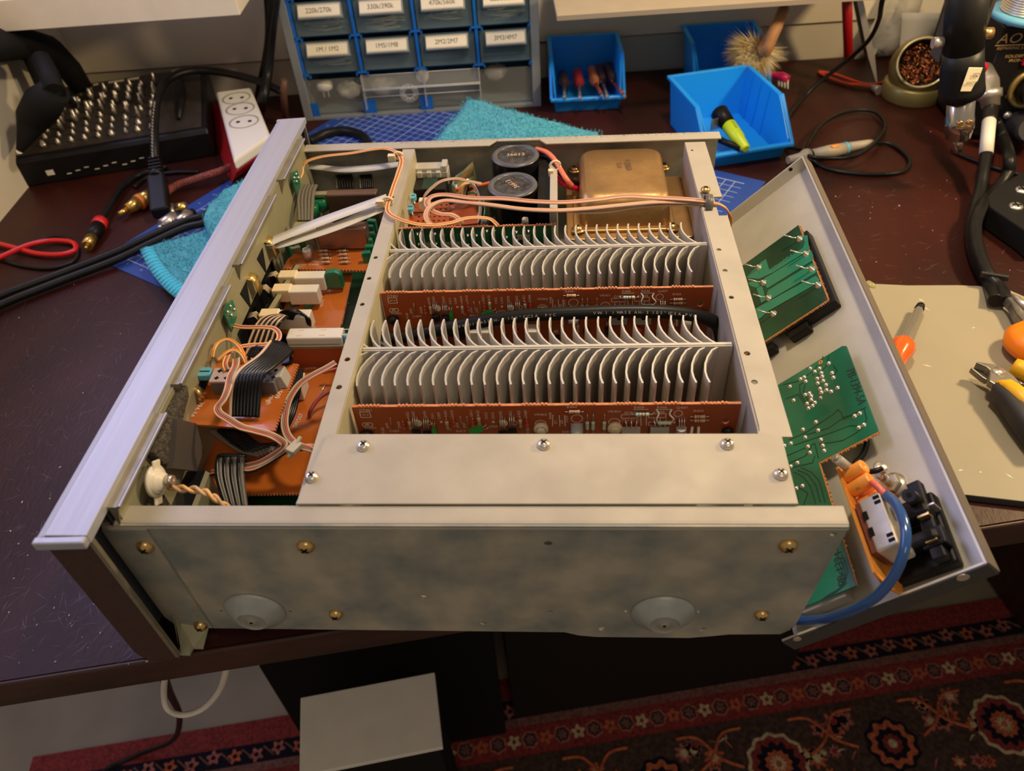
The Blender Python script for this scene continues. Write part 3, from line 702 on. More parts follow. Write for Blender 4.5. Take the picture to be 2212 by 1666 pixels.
for px, s in ((990,'VW-1'),(1022,'IWASE'),(1060,'AH-3'),(1098,'105°C'),(1140,'CSA'),(1178,'PVC'),(1281,'VW-1'),(1322,'IWASE'),(1368,'AH-3'),(1406,'105°C'),(1444,'CSA'),(1476,'PVC')):
    q = on_cable(px, s); o = len(tb_.v); tb_.add(q.v, q.f)
tag(tb_.build('cable_print', None, cab), kind='stuff')

# ---------------------------------------------------------------- capacitors, transformer, relay behind the heat sinks
m_capb = mat('capacitor_sleeve', (.012,.011,.013), .28, coat=.3)
m_captop = mat('capacitor_disc', (.045,.043,.045), .5, var=.6, vs=140, bump=.5, bs=260)
m_caprim = mat('capacitor_rim', (.10,.10,.11), .32)
for (px, py, zt, s, rt) in ((1113,333,.1035,'36613',0.0),(1107,397,.1005,'36613',2.2)):
    c = Z(px,py,zt); c = V((c.x,c.y,0)); b = MB(); r = .0200
    b.use(m_capb).lathe([(r,.01),(r,zt-.0015)], c, n=36); b.use(m_caprim).lathe([(r,zt-.0015),(r-.0008,zt-.0002),(r-.0020,zt),(.0155,zt),(.0150,zt-.0010)], c, n=36)
    cap = b.build('filter_capacitor', None, amp)
    b = MB(); b.use(m_captop).lathe([(.0150,zt-.0010),(.008,zt-.0006),(.0001,zt-.0006)], c, n=30); cd_ = b.build('vent_disc', None, cap)
    b = MB(); b.use(m_wcream); xd = V((math.cos(rt),math.sin(rt),0)); text(b, s, c + V((0,0,zt-.0003)) - V((-xd.y,xd.x,0))*.002, xd, V((-xd.y,xd.x,0)), .0062, 'C')
    b.use(m_brass)
    for k in range(26):
        a = random.uniform(0,6.28); rr = random.uniform(.002,.013); q = c + V((rr*math.cos(a),rr*math.sin(a),zt-.00035)); d = V((math.cos(a*3),math.sin(a*3),0))*random.uniform(.0005,.0014)
        b.add([q-d, q+V((d.y,-d.x,0))*.25, q+d, q-V((d.y,-d.x,0))*.25], [(0,1,2,3)])
    b.build('stamped_print', None, cap)
b = MB(); b.box((.2215,.296,.02), (.2275,.372,.0985)); P(b, 'capacitor_bracket', m_zinc, bevel=.0005)
b = MB(); b.box((.2120,.300,.02), (.2212,.380,.0960)); P(b, 'capacitor_clamp', m_blackm)
# transformer can with flange and four screws
b = MB(); zb = .0745
b.prism(rrect(.2345,.2905,.3325,.3835,.004,zb), V((0,0,.0018))); b.prism(rrect(.2400,.2985,.3190,.3960-.013,.006,zb+.0018), V((0,0,.0025)))
tf = P(b, 'transformer_flange', m_trafo, bevel=.0008)
b = MB(); bot = rrect(.2445,.3030,.3160,.3860,.009,zb+.002,6); top = rrect(.2475,.3075,.3125,.3850,.010,.1010,6); n_ = len(bot)
mid = rrect(.2460,.3050,.3140,.3860,.009,.0965,6); tp2 = rrect(.2500,.3105,.3100,.3825,.010,.1030,6)
vs = bot + mid + top + tp2 
fs = [(k*n_+i, k*n_+(i+1) % n_, (k+1)*n_+(i+1) % n_, (k+1)*n_+i) for k in range(3) for i in range(n_)] + [tuple(range(3*n_, 4*n_))]
b.add(vs, fs, True); can = P(b, 'transformer_can', m_trafo, tf)
b = MB(); b.use(mat('ink_on_can', (.12,.06,.04), .6)); o = Z(1347,345,.1032); text(b, 'P-25865A', o, (0.06,-1,0), (1,0.06,0), .0072, squash=.62); o = Z(1330,352,.1032); text(b, 'X-H', o, (0.06,-1,0), (1,0.06,0), .0066, squash=.7); b.build('can_print', None, can)
for px, py in ((1240,368),(1434,362),(1248,497),(1453,492)):
    c = Z(px,py,zb+.004); b = MB(); b.lathe([(.0052,0),(.0052,.0010),(.0001,.0010)], c, n=18); b.build('washer', m_brass, tf); screw(c + V((0,0,.001)), (0,0,1), .0038, m_brass, par=amp)
# fat transformer leads
for pts, m_, r in (([(1158,322,.100),(1178,328,.101),(1195,342,.101),(1208,362,.099),(1222,385,.096),(1236,402,.090)], mat('salmon_lead', (.85,.20,.10), .35), .0022),
                   ([(1160,336,.096),(1185,342,.097),(1198,358,.098),(1215,380,.095),(1238,392,.090),(1252,398,.086)], m_wblk, .0021),
                   ([(1160,330,.094),(1182,340,.095),(1196,360,.093),(1205,385,.091),(1225,402,.088),(1250,408,.084)], mat('crimson_lead', (.55,.01,.05), .3), .0022)):
    wire(pts, r, m_, 'transformer_lead', amp)
b = MB(); c = Z(1199,358,.1025); b.tube([c + V((.0042*math.cos(t),.001*math.cos(t),.0042*math.sin(t))) for t in [2*math.pi*i/16 for i in range(17)]], .0009, 6); b.cbox(c + V((-.0035,-.004,-.004)), (.004,.004,.005)); P(b, 'cable_tie', m_cream)
# relay block and slide unit
b = MB(); q0 = Z(892,380,.090); q1 = Z(966,378,.090); b.box((q0.x,.3520,.050), (q1.x,.3720,.0880)); rb = P(b, 'relay_block', m_dblk, bevel=.0006)
b = MB(); b.box((q0.x+.0095,.3525,.0880), (q0.x+.0215,.3715,.0884)); b.use(m_silkd); lb = b.build('paper_label', m_label, rb)
b = MB(); b.use(m_silkd)
for i, s in enumerate(('Remove Tape','after cleaning','Remove Tape','after cleaning','Remove Tape')): text(b, s, V((q0.x+.0100,.3684-.0036*i,.0885)), (1,0,0), (0,1,0), .0026, squash=.62)
b.build('label_print', None, lb)
b = MB(); b.box((q0.x-.001,.3725,.080), (q1.x+.0005,.3850,.0925)); b.box((q0.x+.002,.3730,.0925), (q1.x-.003,.3840,.0960)); b.box((q1.x-.005,.3726,.092), (q1.x,.3848,.0980)); P(b, 'slide_unit', mat('warm_grey_plastic', (.50,.47,.40), .45), bevel=.0008)
for k in (0, 1, 2): b = MB(); b.box((q0.x+.004+k*.008,.3700,.0885), (q0.x+.008+k*.008,.3735,.0935)); P(b, 'slide_lug', MATS['warm_grey_plastic'], bevel=.0004)
b = MB(); 
rows = [[X(968,372,.1365) + V((0,0,0)), ], ]
pts = [(.1375,.3640,.084),(.1420,.3700,.0905),(.1480,.3740,.0925),(.1560,.3800,.0975)]
b.sheet([[V((x,y,z)), V((x+.003,y-.010,z-.012))] for x, y, z in pts] , V((0,0,-.0008))); b.prism([V((.1400,.3660,.0880)), V((.1570,.3740,.0960)), V((.1580,.3640,.050)), V((.1400,.3560,.050))], V((0,.0008,0)))
P(b, 'passivated_tab', mat('iridescent_zinc', (.62,.52,.22), .25, metal=.8, col2=(.25,.35,.20), vs=60))
# trimmers on two little boards
for k, (px, py) in enumerate(((885,425),(880,449))):
    c = Z(px,py,.088); b = MB(); m2 = MB()
    b.prism(rrect(c.x-.001,c.y-.012,c.x+.034,c.y+.003,.0005,.0795), V((0,0,.0014))); br = P(b, 'trimmer_board', m_pcbr)
    b = MB(); pts = rrect(c.x-.0055,c.y-.0040,c.x+.0055,c.y+.0040,.003,.0850); b.prism(pts, V((0,0,.0040))); b.build('blue_trimmer', m_blue, br, bevel=.0005)
    b = MB(); b.box((c.x-.0045,c.y-.0004,.0890), (c.x+.0045,c.y+.0004,.0892)); b.build('adjust_slot', m_hole, br)
    b = MB()
    for s in (-.004,.004): b.tube([V((c.x+s,c.y-.004,.086)), V((c.x+s*1.2,c.y-.005,.0835)), V((c.x+s,c.y-.0045,.0808))], .0005, 5)
    b.build('trimmer_leg', m_solder, br)
    b = MB()
    for i in range(6):
        for j in range(2): x = c.x+.009+i*.0042; y = c.y-.009+j*.0065; b.box((x-.0011,y-.0003,.0809), (x+.0011,y+.0003,.0811)); b.box((x-.0003,y-.0011,.0809), (x+.0003,y+.0011,.0811))
    tag(b.build('cross_cutouts', m_hole, br), kind='stuff')
b = MB(); q = [Z(968,437,.082), Z(1026,408,.088), Z(1032,482,.082), Z(966,489,.076)]; b.prism(q, V((0,0,-.0014))); pb = P(b, 'connector_board', m_pcbr)
b = MB(); c = Z(918,440,.090); b.cbox(c, (.009,.006,.008)); P(b, 'white_connector', m_creamw, bevel=.0004)
b = MB(); c = Z(990,432,.0885); b.cbox(c, (.016,.003,.004), Matrix.Rotation(.35,3,'Z')); b.build('pin_header', m_dblk, pb)
s = MB(); s.use(m_silk); text(s, '05', Z(972,470,.0812), (1,.1,0), (-.1,1,0), .004); text(s, 'J2', Z(975,450,.0815), (1,.1,0), (-.1,1,0), .004); tag(s.build('silkscreen', None, pb), kind='stuff')
# multicolour jumpers beside the capacitors
for i, m_ in enumerate((m_worg, m_wcream, m_yellow, m_wgrey, m_wcream, m_wblk)):
    wire([(990+i*3.2,432-i*2,.089),(995+i*4,404-i*1.5,.099),(1012+i*4,395+i*2,.100),(1030+i*2.5,415+i*5,.094),(1036+i*1.2,450+i*3,.086),(1026+i*1.5,484,.080)], .0009, m_, 'jumper_lead', amp, n=6)
wire([(1003,421,.086),(1015,417,.091),(1030,418,.091),(1040,425,.088),(1046,445,.084),(1044,465,.080),(1030,484,.076)], .0010, mat('green_wire', (.10,.45,.20), .4), 'jumper_lead', amp)
wire([(1060,395,.094),(1040,400,.092),(1015,402,.088),(985,410,.084)], .0016, mat('deep_orange_lead', (.75,.14,.03), .4), 'jumper_lead', amp)
# protection board seen from its green side
yg = .2762
b = MB(); b.box((.1080,yg,.030), (.2230,yg+.0016,.0985)); gb = P(b, 'protection_board', m_pcbd)
b = MB(); b.box((.1080,yg-.00005,.0984), (.2230,yg+.0017,.0988)); nubs(b, .1080,.2230,yg,.0987); b.build('snapped_edge', m_pcbe, gb)
b = MB(); rnd = random.Random(11)
def bead(b, c, ax, r): b.lathe([(r,0),(r*.8,r*.45),(r*.3,r*.9),(r*.25,r*1.6),(.0001,r*1.7)], c, ax, 8)
for px, py in ((902,505),(940,505),(958,508),(1011,508),(1030,508),(1052,499),(1068,498),(1064,515),(1068,525),(1095,512),(1116,501),(1142,499),(1154,501),(1118,519),(1117,527),(1142,519),(1142,527),(905,527),(943,526),(1012,529),(1032,529),(1177,503),(1090,530)):
    bead(b, Y(px,py,yg), (0,-1,0), .0012)
tag(b.build('solder_joints', m_solder, gb), kind='stuff')
for x0, x1, py in ((915,936,528),(963,995,527),(1117,1145,511)):
    b = MB(); a = Y(x0,py,yg); c = Y(x1,py,yg); b.box((a.x,yg-.0012,a.z-.0022), (c.x,yg-.0001,a.z+.0016)); b.build('bus_bar', m_nick, gb)
b = MB()
for (xa, xb, za, zb_) in ((.114,.126,.080,.094),(.128,.139,.080,.094),(.150,.160,.078,.094),(.163,.176,.082,.095),(.185,.199,.078,.094),(.203,.219,.080,.095)):
    b.prism([V((p_.x,yg,p_.y)) for p_ in rrect(xa,za,xb,zb_,.003)], V((0,-.00025,0)))
tag(b.build('copper_fields', MATS['green_trace'] if 0 else mat('mid_green_field', (.012,.10,.04), .3, coat=.3), gb), kind='stuff')
for px, py, m_ in ((1045,480,m_sil),(1063,479,m_dblk),(1134,481,m_sil)): 
    c = Z(px,py,.0995); drop(c - V((0,0,.006)) + V((0,.004,0)), (0,0,1), .0026, .007, m_, amp, 'small_capacitor')

# ---------------------------------------------------------------- salmon ribbon wires to the rear clamp
ZC = .1105
def multi(pts, n, sp, m_list, name='ribbon_wire', dz=0.0):
    sp *= .84
    c = cr(Zs(pts), 7)
    for i in range(n):
        b = MB(); out = []
        for j, p_ in enumerate(c):
            t = (c[min(j+1,len(c)-1)] - c[max(j-1,0)]).normalized(); sd = V((-t.y,t.x,0)); 
            if sd.length < .2: sd = V((0,1,0))
            out.append(p_ + sd.normalized()*sp*(i-(n-1)/2) + V((0,0,dz*i)))
        b.tube(out, sp*.52, 6); b.build(name, m_list[i % len(m_list)], amp)
MP = [m_wcream, m_wpink, m_wcream, m_wgrey]
multi([(1536,436,ZC),(1490,431,ZC+.001),(1420,427,.1115),(1350,424,.1125),(1290,431,.1125),(1220,437,.112),(1150,435,.112),(1085,429,.112),(1020,428,.111),(965,421,.110),(935,424,.110),(922,437,.108),(930,452,.106),(950,462,.104),(975,464,.103),(992,474,.100),(998,486,.096)], 4, .0014, [m_wpink, m_wgrey, m_wpink, m_wcream])
multi([(1536,441,ZC-.0012),(1490,438,.109),(1420,437,.110),(1340,444,.110),(1270,451,.110),(1200,455,.110),(1130,452,.110),(1060,443,.110),(1000,437,.109),(960,434,.109),(932,445,.108),(921,462,.106),(925,478,.103),(936,488,.100)], 4, .0014, [m_wcream, m_wpink, m_wcream, m_wgrey])
multi([(1536,445,ZC-.003),(1440,443,.107),(1370,449,.106),(1310,458,.106),(1250,459,.107),(1190,452,.108),(1140,452,.108)], 2, .0014, [m_wgrey, m_wcream])
multi([(912,437,.093),(918,422,.099),(935,404,.104),(955,391,.107),(985,386,.107),(1010,391,.106),(1040,397,.104)], 3, .0013, [m_wcream, m_wgrey, m_wcream])
multi([(1540,438,.110),(1556,442,.109),(1570,452,.105),(1577,468,.098),(1576,490,.085)], 3, .0013, [m_worg, m_wcream, m_wgrey])
# rear clamp
b = MB(); c = Z(1530,438,.1105); b.tube([c + V((0,.0060*math.cos(t),.0058*math.sin(t))) for t in [2*math.pi*i/20 for i in range(21)]], .0011, 8)
rg = []
for s in (-.0022,.0022): pass
b = MB(); prof = [(c + V((-.0026,.0064*math.cos(t),.0060*math.sin(t))), c + V((.0026,.0064*math.cos(t),.0060*math.sin(t)))) for t in [2*math.pi*i/24 for i in range(25)]]
b.sheet([[a_, c_] for a_, c_ in prof], None); b.box((c.x-.0026,c.y+.0045,H+.0002), (c.x+.0026,c.y+.0165,H+.0016))
o = P(b, 'wire_clamp', m_grayp); md = o.modifiers.new('t', 'SOLIDIFY'); md.thickness = .0009; o.data.materials[0] = mat('grey_vinyl_clamp', (.12,.115,.10), .35)
screw(Z(1524,411,H+.0026), (0,0,1), .0036, m_brass)
# ---------------------------------------------------------------- left bay: control boards, switches, ribbons
def hboard(pts, z, m, name='control_board', th=.0015, label=None, edge=True):
    b = MB(); q = [Z(x,y,z) for x, y in pts]; b.prism(q, V((0,0,-th))); o = P(b, name, m)
    if label: tag(o, label=label)
    return o, q
def toothed(par, a, c, n, z, m=None):
    b = MB(); a, c = V(a), V(c); d = (c-a).normalized(); s = V((-d.y,d.x,0))
    for i in range(n):
        q = a + (c-a)*((i+.5)/n); b.cbox(q + V((0,0,-.0007)), (.0009,.0014,.0013), Matrix((d,s,V((0,0,1)))).transposed())
    tag(b.build('snapped_edge', m or m_pcbe, par), kind='stuff')
def silk(par, L, m=None):
    s = MB(); s.use(m or m_silk)
    for t, p_, xd, yd, sz in L: text(s, t, V(p_) + V((0,0,.0002)), xd, yd, sz)
    return tag(s.build('silkscreen', None, par), kind='stuff')
# base boards far down in the bay
b = MB(); b.box((.030,.010,.0280), (.0955,.340,.0295)); lowg = P(b, 'main_board', m_pcbd)
# resistor board, back
zr = .078
rbq, q = hboard([(622,560),(640,545),(806,520),(795,584),(610,580)], zr, m_pcbo, label='resistor board')
toothed(rbq, q[3], q[4], 26, zr)
for cx, cy in ((702,545),(742,545)):
    for i in range(4):
        c = Z(cx + (i-1.5)*1.5, cy + i*8.2 - 3, zr+.0016); resistor(c, (1,0.05,0), .0058, .0013, m_sil if 0 else m_resb, rbq, bandA, .0016, up=(0,0,-.0014))
c = Z(666,560,zr); drop(c, (.15,-.25,1), .0034, .0105, m_sil, rbq, 'axial_can')
for px, py, r_, h_ in ((628,552,.0020,.012),(636,540,.0026,.013),(660,545,.0026,.012),(655,533,.002,.010)):
    c = Z(px,py,zr); b = MB(); b.prism(rrect(c.x-r_,c.y-.0012,c.x+r_,c.y+.0012,.0011,c.z), V((-.001,0,h_))); b.build('film_capacitor', m_greenc, rbq, bevel=.0006)
for i, (px, py) in enumerate(((805,487),(800,500),(803,515),(797,528),(800,542),(793,556))):
    c = Z(px,py,zr+.004); b = MB(); b.cbox(c, (.007,.0042,.011), Matrix.Rotation(.15*(i % 3 - 1),3,'Z')); b.build('film_capacitor', m_greenc, rbq, bevel=.0011)
silk(rbq, [('C3021',Z(640,574,zr),(1,0,0),(0,1,0),.0028),('C3034',Z(667,574,zr),(1,0,0),(0,1,0),.0028),('J042',Z(672,566,zr),(1,0,0),(0,1,0),.0025)])
# tone board with three cream switches
zt = .068
tb, q = hboard([(612,592),(690,592),(760,590),(737,700),(722,760),(560,700)], zt, m_pcbo, label='tone control board'); toothed(tb, q[2], q[3], 30, zt)
silk(tb, [('C3022',Z(626,660,zt),(1,0,0),(0,1,0),.0030),('C3020',Z(668,660,zt),(1,0,0),(0,1,0),.0030),('SW501',Z(694,648,zt),(.1,-1,0),(1,.1,0),.0030),('SW502',Z(676,706,zt),(.1,-1,0),(1,.1,0),.0030)])
def slider(px0, px1, py0, py1, z, par, nm='cream_switch'):
    """long moulded switch: top face pixels at height z"""
    a = Z(px0,py0,z); c = Z(px1,py1,z); y1, y0 = a.y, c.y; y0 = min(y0, y1-.006)
    t = MB(); t.box((a.x+.012,y0,z-.012), (c.x,y1,z)); o = t.build(nm, m_creamw, par, bevel=.0010)
    t = MB(); t.box((a.x,y0+.001,z-.010), (a.x+.0135,y1+.0008,z+.0006)); t.build('switch_head', m_cream, o, bevel=.0008)
    t = MB()
    for k in (.4,.7): x = a.x+.012+(c.x-a.x-.012)*k; t.box((x,y0-.0001,z-.011), (x+.0003,y0+.0001,z-.001))
    t.build('mould_line', m_cream, o)
    t = MB(); t.box((a.x-.0012,y0+.002,z-.006), (a.x,y0+.0045,z+.0005)); t.build('contact_tab', m_brass, o)
    return o
slider(605,698,586,600,.084,tb); slider(592,684,615,630,.084,tb); slider(564,668,669,684,.084,tb)
c = Z(722,596,.081); b = MB(); b.prism([c+V((-.007,-.003,-.010)), c+V((.006,-.003,-.010)), c+V((.006,-.003,.003)), c+V((.002,-.003,.0055)), c+V((-.006,-.003,.0045)), c+V((-.0068,-.003,0))], V((0,.0062,0))); b.build('film_capacitor', m_greenc, tb, bevel=.0014)
for px, py in ((636,660),(668,664)): c = Z(px,py,zt); b = MB(); b.cbox(c + V((0,0,.0025)), (.0065,.0035,.005), Matrix.Rotation(.4,3,'Z')); b.build('film_capacitor', m_greenc, tb, bevel=.0008)
for px, py in ((632,652),(674,650),(706,628)): resistor(Z(px,py,zt+.0014), (1,0,0), .006, .0010, m_resb, tb, bandA, .0016, up=(0,0,-.0012))
# switch mounting rail with contacts behind the slot
b = MB(); q0 = Z(642,572,.0820); q1 = Z(560,705,.0820); b.prism([q0+V((-.0022,0,0)), q0+V((.0022,0,0)), q1+V((.0022,0,0)), q1+V((-.0022,0,0))], V((0,0,-.001))); b.prism([q0+V((-.0022,0,0)), q0+V((-.0022,0,-.012)), q1+V((-.0022,0,-.012)), q1+V((-.0022,0,0))], V((.0008,0,0))); swr = P(b, 'switch_rail', m_subp)
for px, py in ((592,598),(571,627),(549,686)):
    c = Z(px,py,.079)
    for i in range(4):
        b = MB(); b.tube([c + V((-.004,.0032-i*.0016,.001)), c + V((.001,.0036-i*.0016,.0022)), c + V((.0035,.0034-i*.0016,-.002))], .00045, 5); b.build('contact_spring', m_cream, swr)
# dark controls behind
for y0, y1 in ((.176,.200),(.205,.228),(.233,.256)):
    b = MB(); b.box((SX+.004,y0,.030), (SX+.016,y1,.074)); P(b, 'switch_body', m_dblk, bevel=.001)
# slide switch across and vertical board
b = MB(); ys = Z(620,742,.081).y; x0 = Z(622,742,.081).x; x1 = Z(742,742,.081).x
b.box((x0-.003,ys-.0015,.056), (.0955,ys,.0775)); vb = P(b, 'upright_board', m_copper if 0 else m_pcbr, bevel=.0003)
b = MB(); b.box((x0-.004,ys-.0020,.0775), (.0955,ys+.0004,.0795)); b.build('steel_edge', m_flng, vb)
b = MB(); b.box((x0-.001,ys+.0005,.0755), (x1-.001,ys+.0115,.0850)); sl = P(b, 'slide_switch', m_creamw, bevel=.0012)
b = MB()
for i in range(3):
    for j in range(2): x = x0+.006+i*.0155; y = ys+.0030+j*.0055; b.box((x,y,.0850), (x+.004,y+.0007,.0852))
tag(b.build('window_slots', m_cream, sl), kind='stuff')
b = MB(); b.cyl(V((x1-.0005,ys+.005,.081)), V((x1+.006,ys+.005,.081)), .0030, n=12); P(b, 'blue_capacitor', MATS['blue_trimmer'])
b = MB(); b.cyl(V((.068,.188,.048)), V((.090,.196,.050)), .0090, n=20); b.cyl(V((.075,.212,.048)), V((.094,.216,.050)), .0080, n=20); P(b, 'deep_blue_capacitor', mat('navy_sleeve', (.015,.03,.09), .25))
# front big lower board and phono board
zl = .060
lb_, q = hboard([(425,1062),(452,985),(470,930),(610,905),(690,905),(735,775),(645,775),(560,800),(700,770),(757,768),(700,960),(656,1062)], zl, m_pcbo) if 0 else hboard([(420,1068),(470,925),(655,770),(776,765),(690,960),(650,1066)], zl, m_pcbo, label='front lower board')
toothed(lb_, q[5], q[0], 34, zl)
b = MB(); b.box((.030,.004,.0440), (.0955,.040,.0455)); P(b, 'green_board', m_pcbg)
silk(lb_, [('J508',Z(660,797,zl),(1,0,0),(0,1,0),.0042),('SW507',Z(640,925,zl),(.15,1,0),(-1,.15,0),.0042)])
b = MB()
for i in range(7): a = Z(652+i*8,790,zl); b.box((a.x,a.y,zl), (a.x+.0022,a.y+.0002,zl+.0002))
b.build('dash_print', m_silk, lb_)
b = MB(); b.use(mat('glossy_flux', (.62,.42,.40), .12, coat=.8)); 
w = MB(); w.tube([Z(701,828,zl), Z(703,829,zl+.003), Z(692,853,zl+.003), Z(691,855,zl)], .0005, 5); w.build('jumper_wire', m_solder, lb_)
for px, py, sx_, sy_, sz_ in ((648,850,.010,.014,.013),):
    c = Z(px,py,zl); b = MB(); b.box((c.x-sx_/2,c.y-sy_/2,zl), (c.x+sx_/2,c.y+sy_/2,zl+sz_)); b.build('white_switch', m_creamw, lb_, bevel=.001)
wire([(745,788,.075),(735,795,.073),(715,800,.071),(700,806,.069)], .0010, mat('bare_red_lead', (.6,.12,.06), .35), 'board_lead', amp)
wire([(740,842,.066),(715,845,.070),(690,860,.069),(672,885,.066),(668,900,.061)], .0013, mat('dull_red_lead', (.35,.06,.05), .35), 'board_lead', amp)
# small raised board with selector switch
zs = .0925
sb, q = hboard([(391,915),(458,772),(644,786),(592,931),(480,921)], zs, m_pcbo, label='small raised switch board'); toothed(sb, q[2], q[3], 24, zs)
silk(sb, [('SW509',Z(609,827,zs),(-.1,-1,0),(1,-.1,0),.0046),('PhonStraigh',Z(601,822,zs),(-.1,-1,0),(1,-.1,0),.0044),('394-3A',Z(433,868,zs),(-.2,-1,0),(1,-.2,0),.0044),('H',Z(484,796,zs),(1,0,0),(0,1,0),.004)])
b = MB(); a, c = Z(466,798,zs+.010), Z(600,800,zs+.010); e = Z(445,828,zs+.010)
b.box((a.x,e.y,zs+.0002), (c.x,a.y,zs+.0098)); ss = b.build('selector_switch', mat('switch_grey', (.13,.12,.115), .5), sb, bevel=.0005)
b = MB(); b.box((a.x,e.y,zs+.0099), (c.x-.012,a.y,zs+.0112)); tp = b.build('switch_plate', mat('mauve_board', (.62,.46,.46), .3, coat=.4), ss)
b = MB()
for i in range(7):
    for j in range(2):
        x = a.x+.004+i*.0058; y = e.y+.003+j*.0062; b.box((x-.0013,y-.0004,.1038), (x+.0013,y+.0004,.1041)); b.box((x-.0004,y-.0013,.1038), (x+.0004,y+.0013,.1041))
tag(b.build('cross_cutouts', m_hole, ss), kind='stuff')
b = MB(); c = Z(597,842,zs); b.prism([c, c+V((.007,.001,0)), c+V((.005,.001,.010)), c+V((.001,.0,.010))], V((0,.010,0))); b.build('grey_key', m_grayp, sb, bevel=.0006)
b = MB(); c = Z(437,803,.104); b.prism(rrect(c.x-.0055,c.y-.004,c.x+.0055,c.y+.004,.003,.100), V((0,0,.0042))); bt = P(b, 'blue_trimmer', m_blue, bevel=.0005)
b = MB(); b.box((c.x-.0045,c.y-.0004,.1042), (c.x+.0045,c.y+.0004,.1044)); b.build('adjust_slot', m_hole, bt)
for px, py, h_ in ((428,775,.012),(412,825,.010)):
    c = Z(px,py,.100); b = MB(); b.box((c.x-.004,c.y-.003,.088), (c.x+.003,c.y+.004,.103)); P(b, 'brass_bracket', m_brass if 0 else mat('yellow_chromate_%d' % px, (.62,.50,.22), .35, metal=.6), bevel=.0015)
b = MB(); b.tube([Z(418,838,.101), Z(432,852,.098), Z(440,858,.095)], .0018, 8); P(b, 'threaded_stud', m_brass)
# brackets, foam, lamp holder, dark housing near the front corner
def vol(pts, h, m, name, bevel=0.0, **k): b = MB(); pts = [V((p.x, p.y, min(p.z, .1165))) for p in pts]; b.prism(pts, h); return P(b, name, m, bevel=bevel, **k)
vol([X(x,y,.0170) for x, y in ((352,826),(404,824),(410,858),(398,905),(383,955),(394,985),(386,1006),(356,1004),(330,970),(330,900))], V((-.0065,0,0)), m_foam, 'foam_pad', bevel=.0012)
vol([V((SX+.0012,.006,.098)), V((SX+.0012,.032,.098)), V((SX+.0012,.034,.060)), V((SX+.0012,.006,.060))], V((.0040,0,0)), m_foam, 'foam_pad', bevel=.0012)
vol([X(x,y,.0200) for x, y in ((384,905),(424,915),(440,975),(425,1018),(375,1012))], V((-.004,0,0)), mat('dark_bracket', (.075,.062,.055), .5), 'inner_bracket')
b = MB(); z_ = .0745; qa = [Z(330,1020,z_), Z(447,1016,z_), Z(415,1096,z_), Z(300,1096,z_)]; b.prism(qa, V((0,0,-.025))); mh = P(b, 'meter_housing', mat('glossy_black_cover', (.02,.02,.025), .12, coat=.6), bevel=.0006)
b = MB(); qa = [Z(444,1017,z_+.0003), Z(453,1022,z_+.0003), Z(424,1099,z_+.0003), Z(413,1097,z_+.0003)]; b.prism(qa, V((0,0,-.020))); b.build('cut_edge', m_subp, mh)
b = MB(); c = X(334,1040,SX+.006); b.lathe([(.0001,.0),(.0088,.0),(.0088,.0016),(.0066,.0018),(.0066,.0034),(.0050,.0036),(.0040,.0060),(.0001,.0062)], c, (1,0,.1), 24); lh = P(b, 'lamp_holder', m_creamw)
b = MB(); b.cbox(c + V((.001,0,-.001)), (.0015,.024,.007), Matrix.Rotation(.9,3,'X')); b.build('holder_clip', m_creamw, lh, bevel=.002)
b = MB(); b.cyl(c + V((.007,0,.0007)), c + V((.0105,0,.001)), .0030, .0026, 12); b.build('lamp_cap', m_solder, lh)
p0 = c + V((.010,0,.001)); pp = [p0, Z(366,1050,.094), Z(392,1056,.096), Z(420,1058,.096), Z(448,1066,.094), Z(470,1080,.090), Z(496,1100,.082)]
cc_ = cr(pp, 8)
for ph in (0, math.pi):
    b = MB(); b.tube([q_ + V((0,math.cos(i*.42+ph)*.0013*min(1,i/8),math.sin(i*.42+ph)*.0013*min(1,i/8))) for i, q_ in enumerate(cc_)], .0011, 7); P(b, 'twisted_lead', m_wora2 if ph == 0 else m_wcream)
# chromate tabs on the sub panel with dark notches
for y_, z_ in ((.2560,.098),(.2100,.098)):
    b = MB(); b.sheet([[V((SX+.0008,y_,z_+.0046)), V((SX+.0008,y_+.009,z_+.0046))], [V((SX+.0046,y_,z_+.0040)), V((SX+.0046,y_+.009,z_+.0040))], [V((SX+.0060,y_,z_+.001)), V((SX+.0060,y_+.009,z_+.001))], [V((SX+.0062,y_,z_-.010)), V((SX+.0062,y_+.009,z_-.010))]], V((.0006,0,0)))
    P(b, 'chromate_tab', mat('chromate_tab_%d' % int(y_*1e4), (.66,.47,.15), .3, metal=.75))
for y_, z_ in ((.246,.094),(.205,.094),(.118,.092)):
    b = MB(); b.prism([V((SX+.0013,y_-.010,z_+.008)), V((SX+.0013,y_+.004,z_+.008)), V((SX+.0013,y_-.003,z_-.010))], V((.0004,0,0))); P(b, 'panel_notch', m_hole)
for py_ in ((.333,.107),(.190,.1075),(.0930,.1070)): pass
# jack boards with wires at the panel
for px, py in ((494,672),(636,385)):
    c = X(px,py,SX+.004); b = MB(); b.prism([c+V((0,-.008,-.011)), c+V((0,.007,-.009)), c+V((0,.008,.003)), c+V((0,.001,.005)), c+V((0,-.008,.003))], V((.0012,0,0))); jb = P(b, 'jack_board', m_pcbg)
    b = MB()
    for k in range(4): b.sphere(c + V((.0018,-.005+k*.003,.003-(k % 2)*.005)), .0012, 8)
    b.build('solder_joints', m_solder, jb)
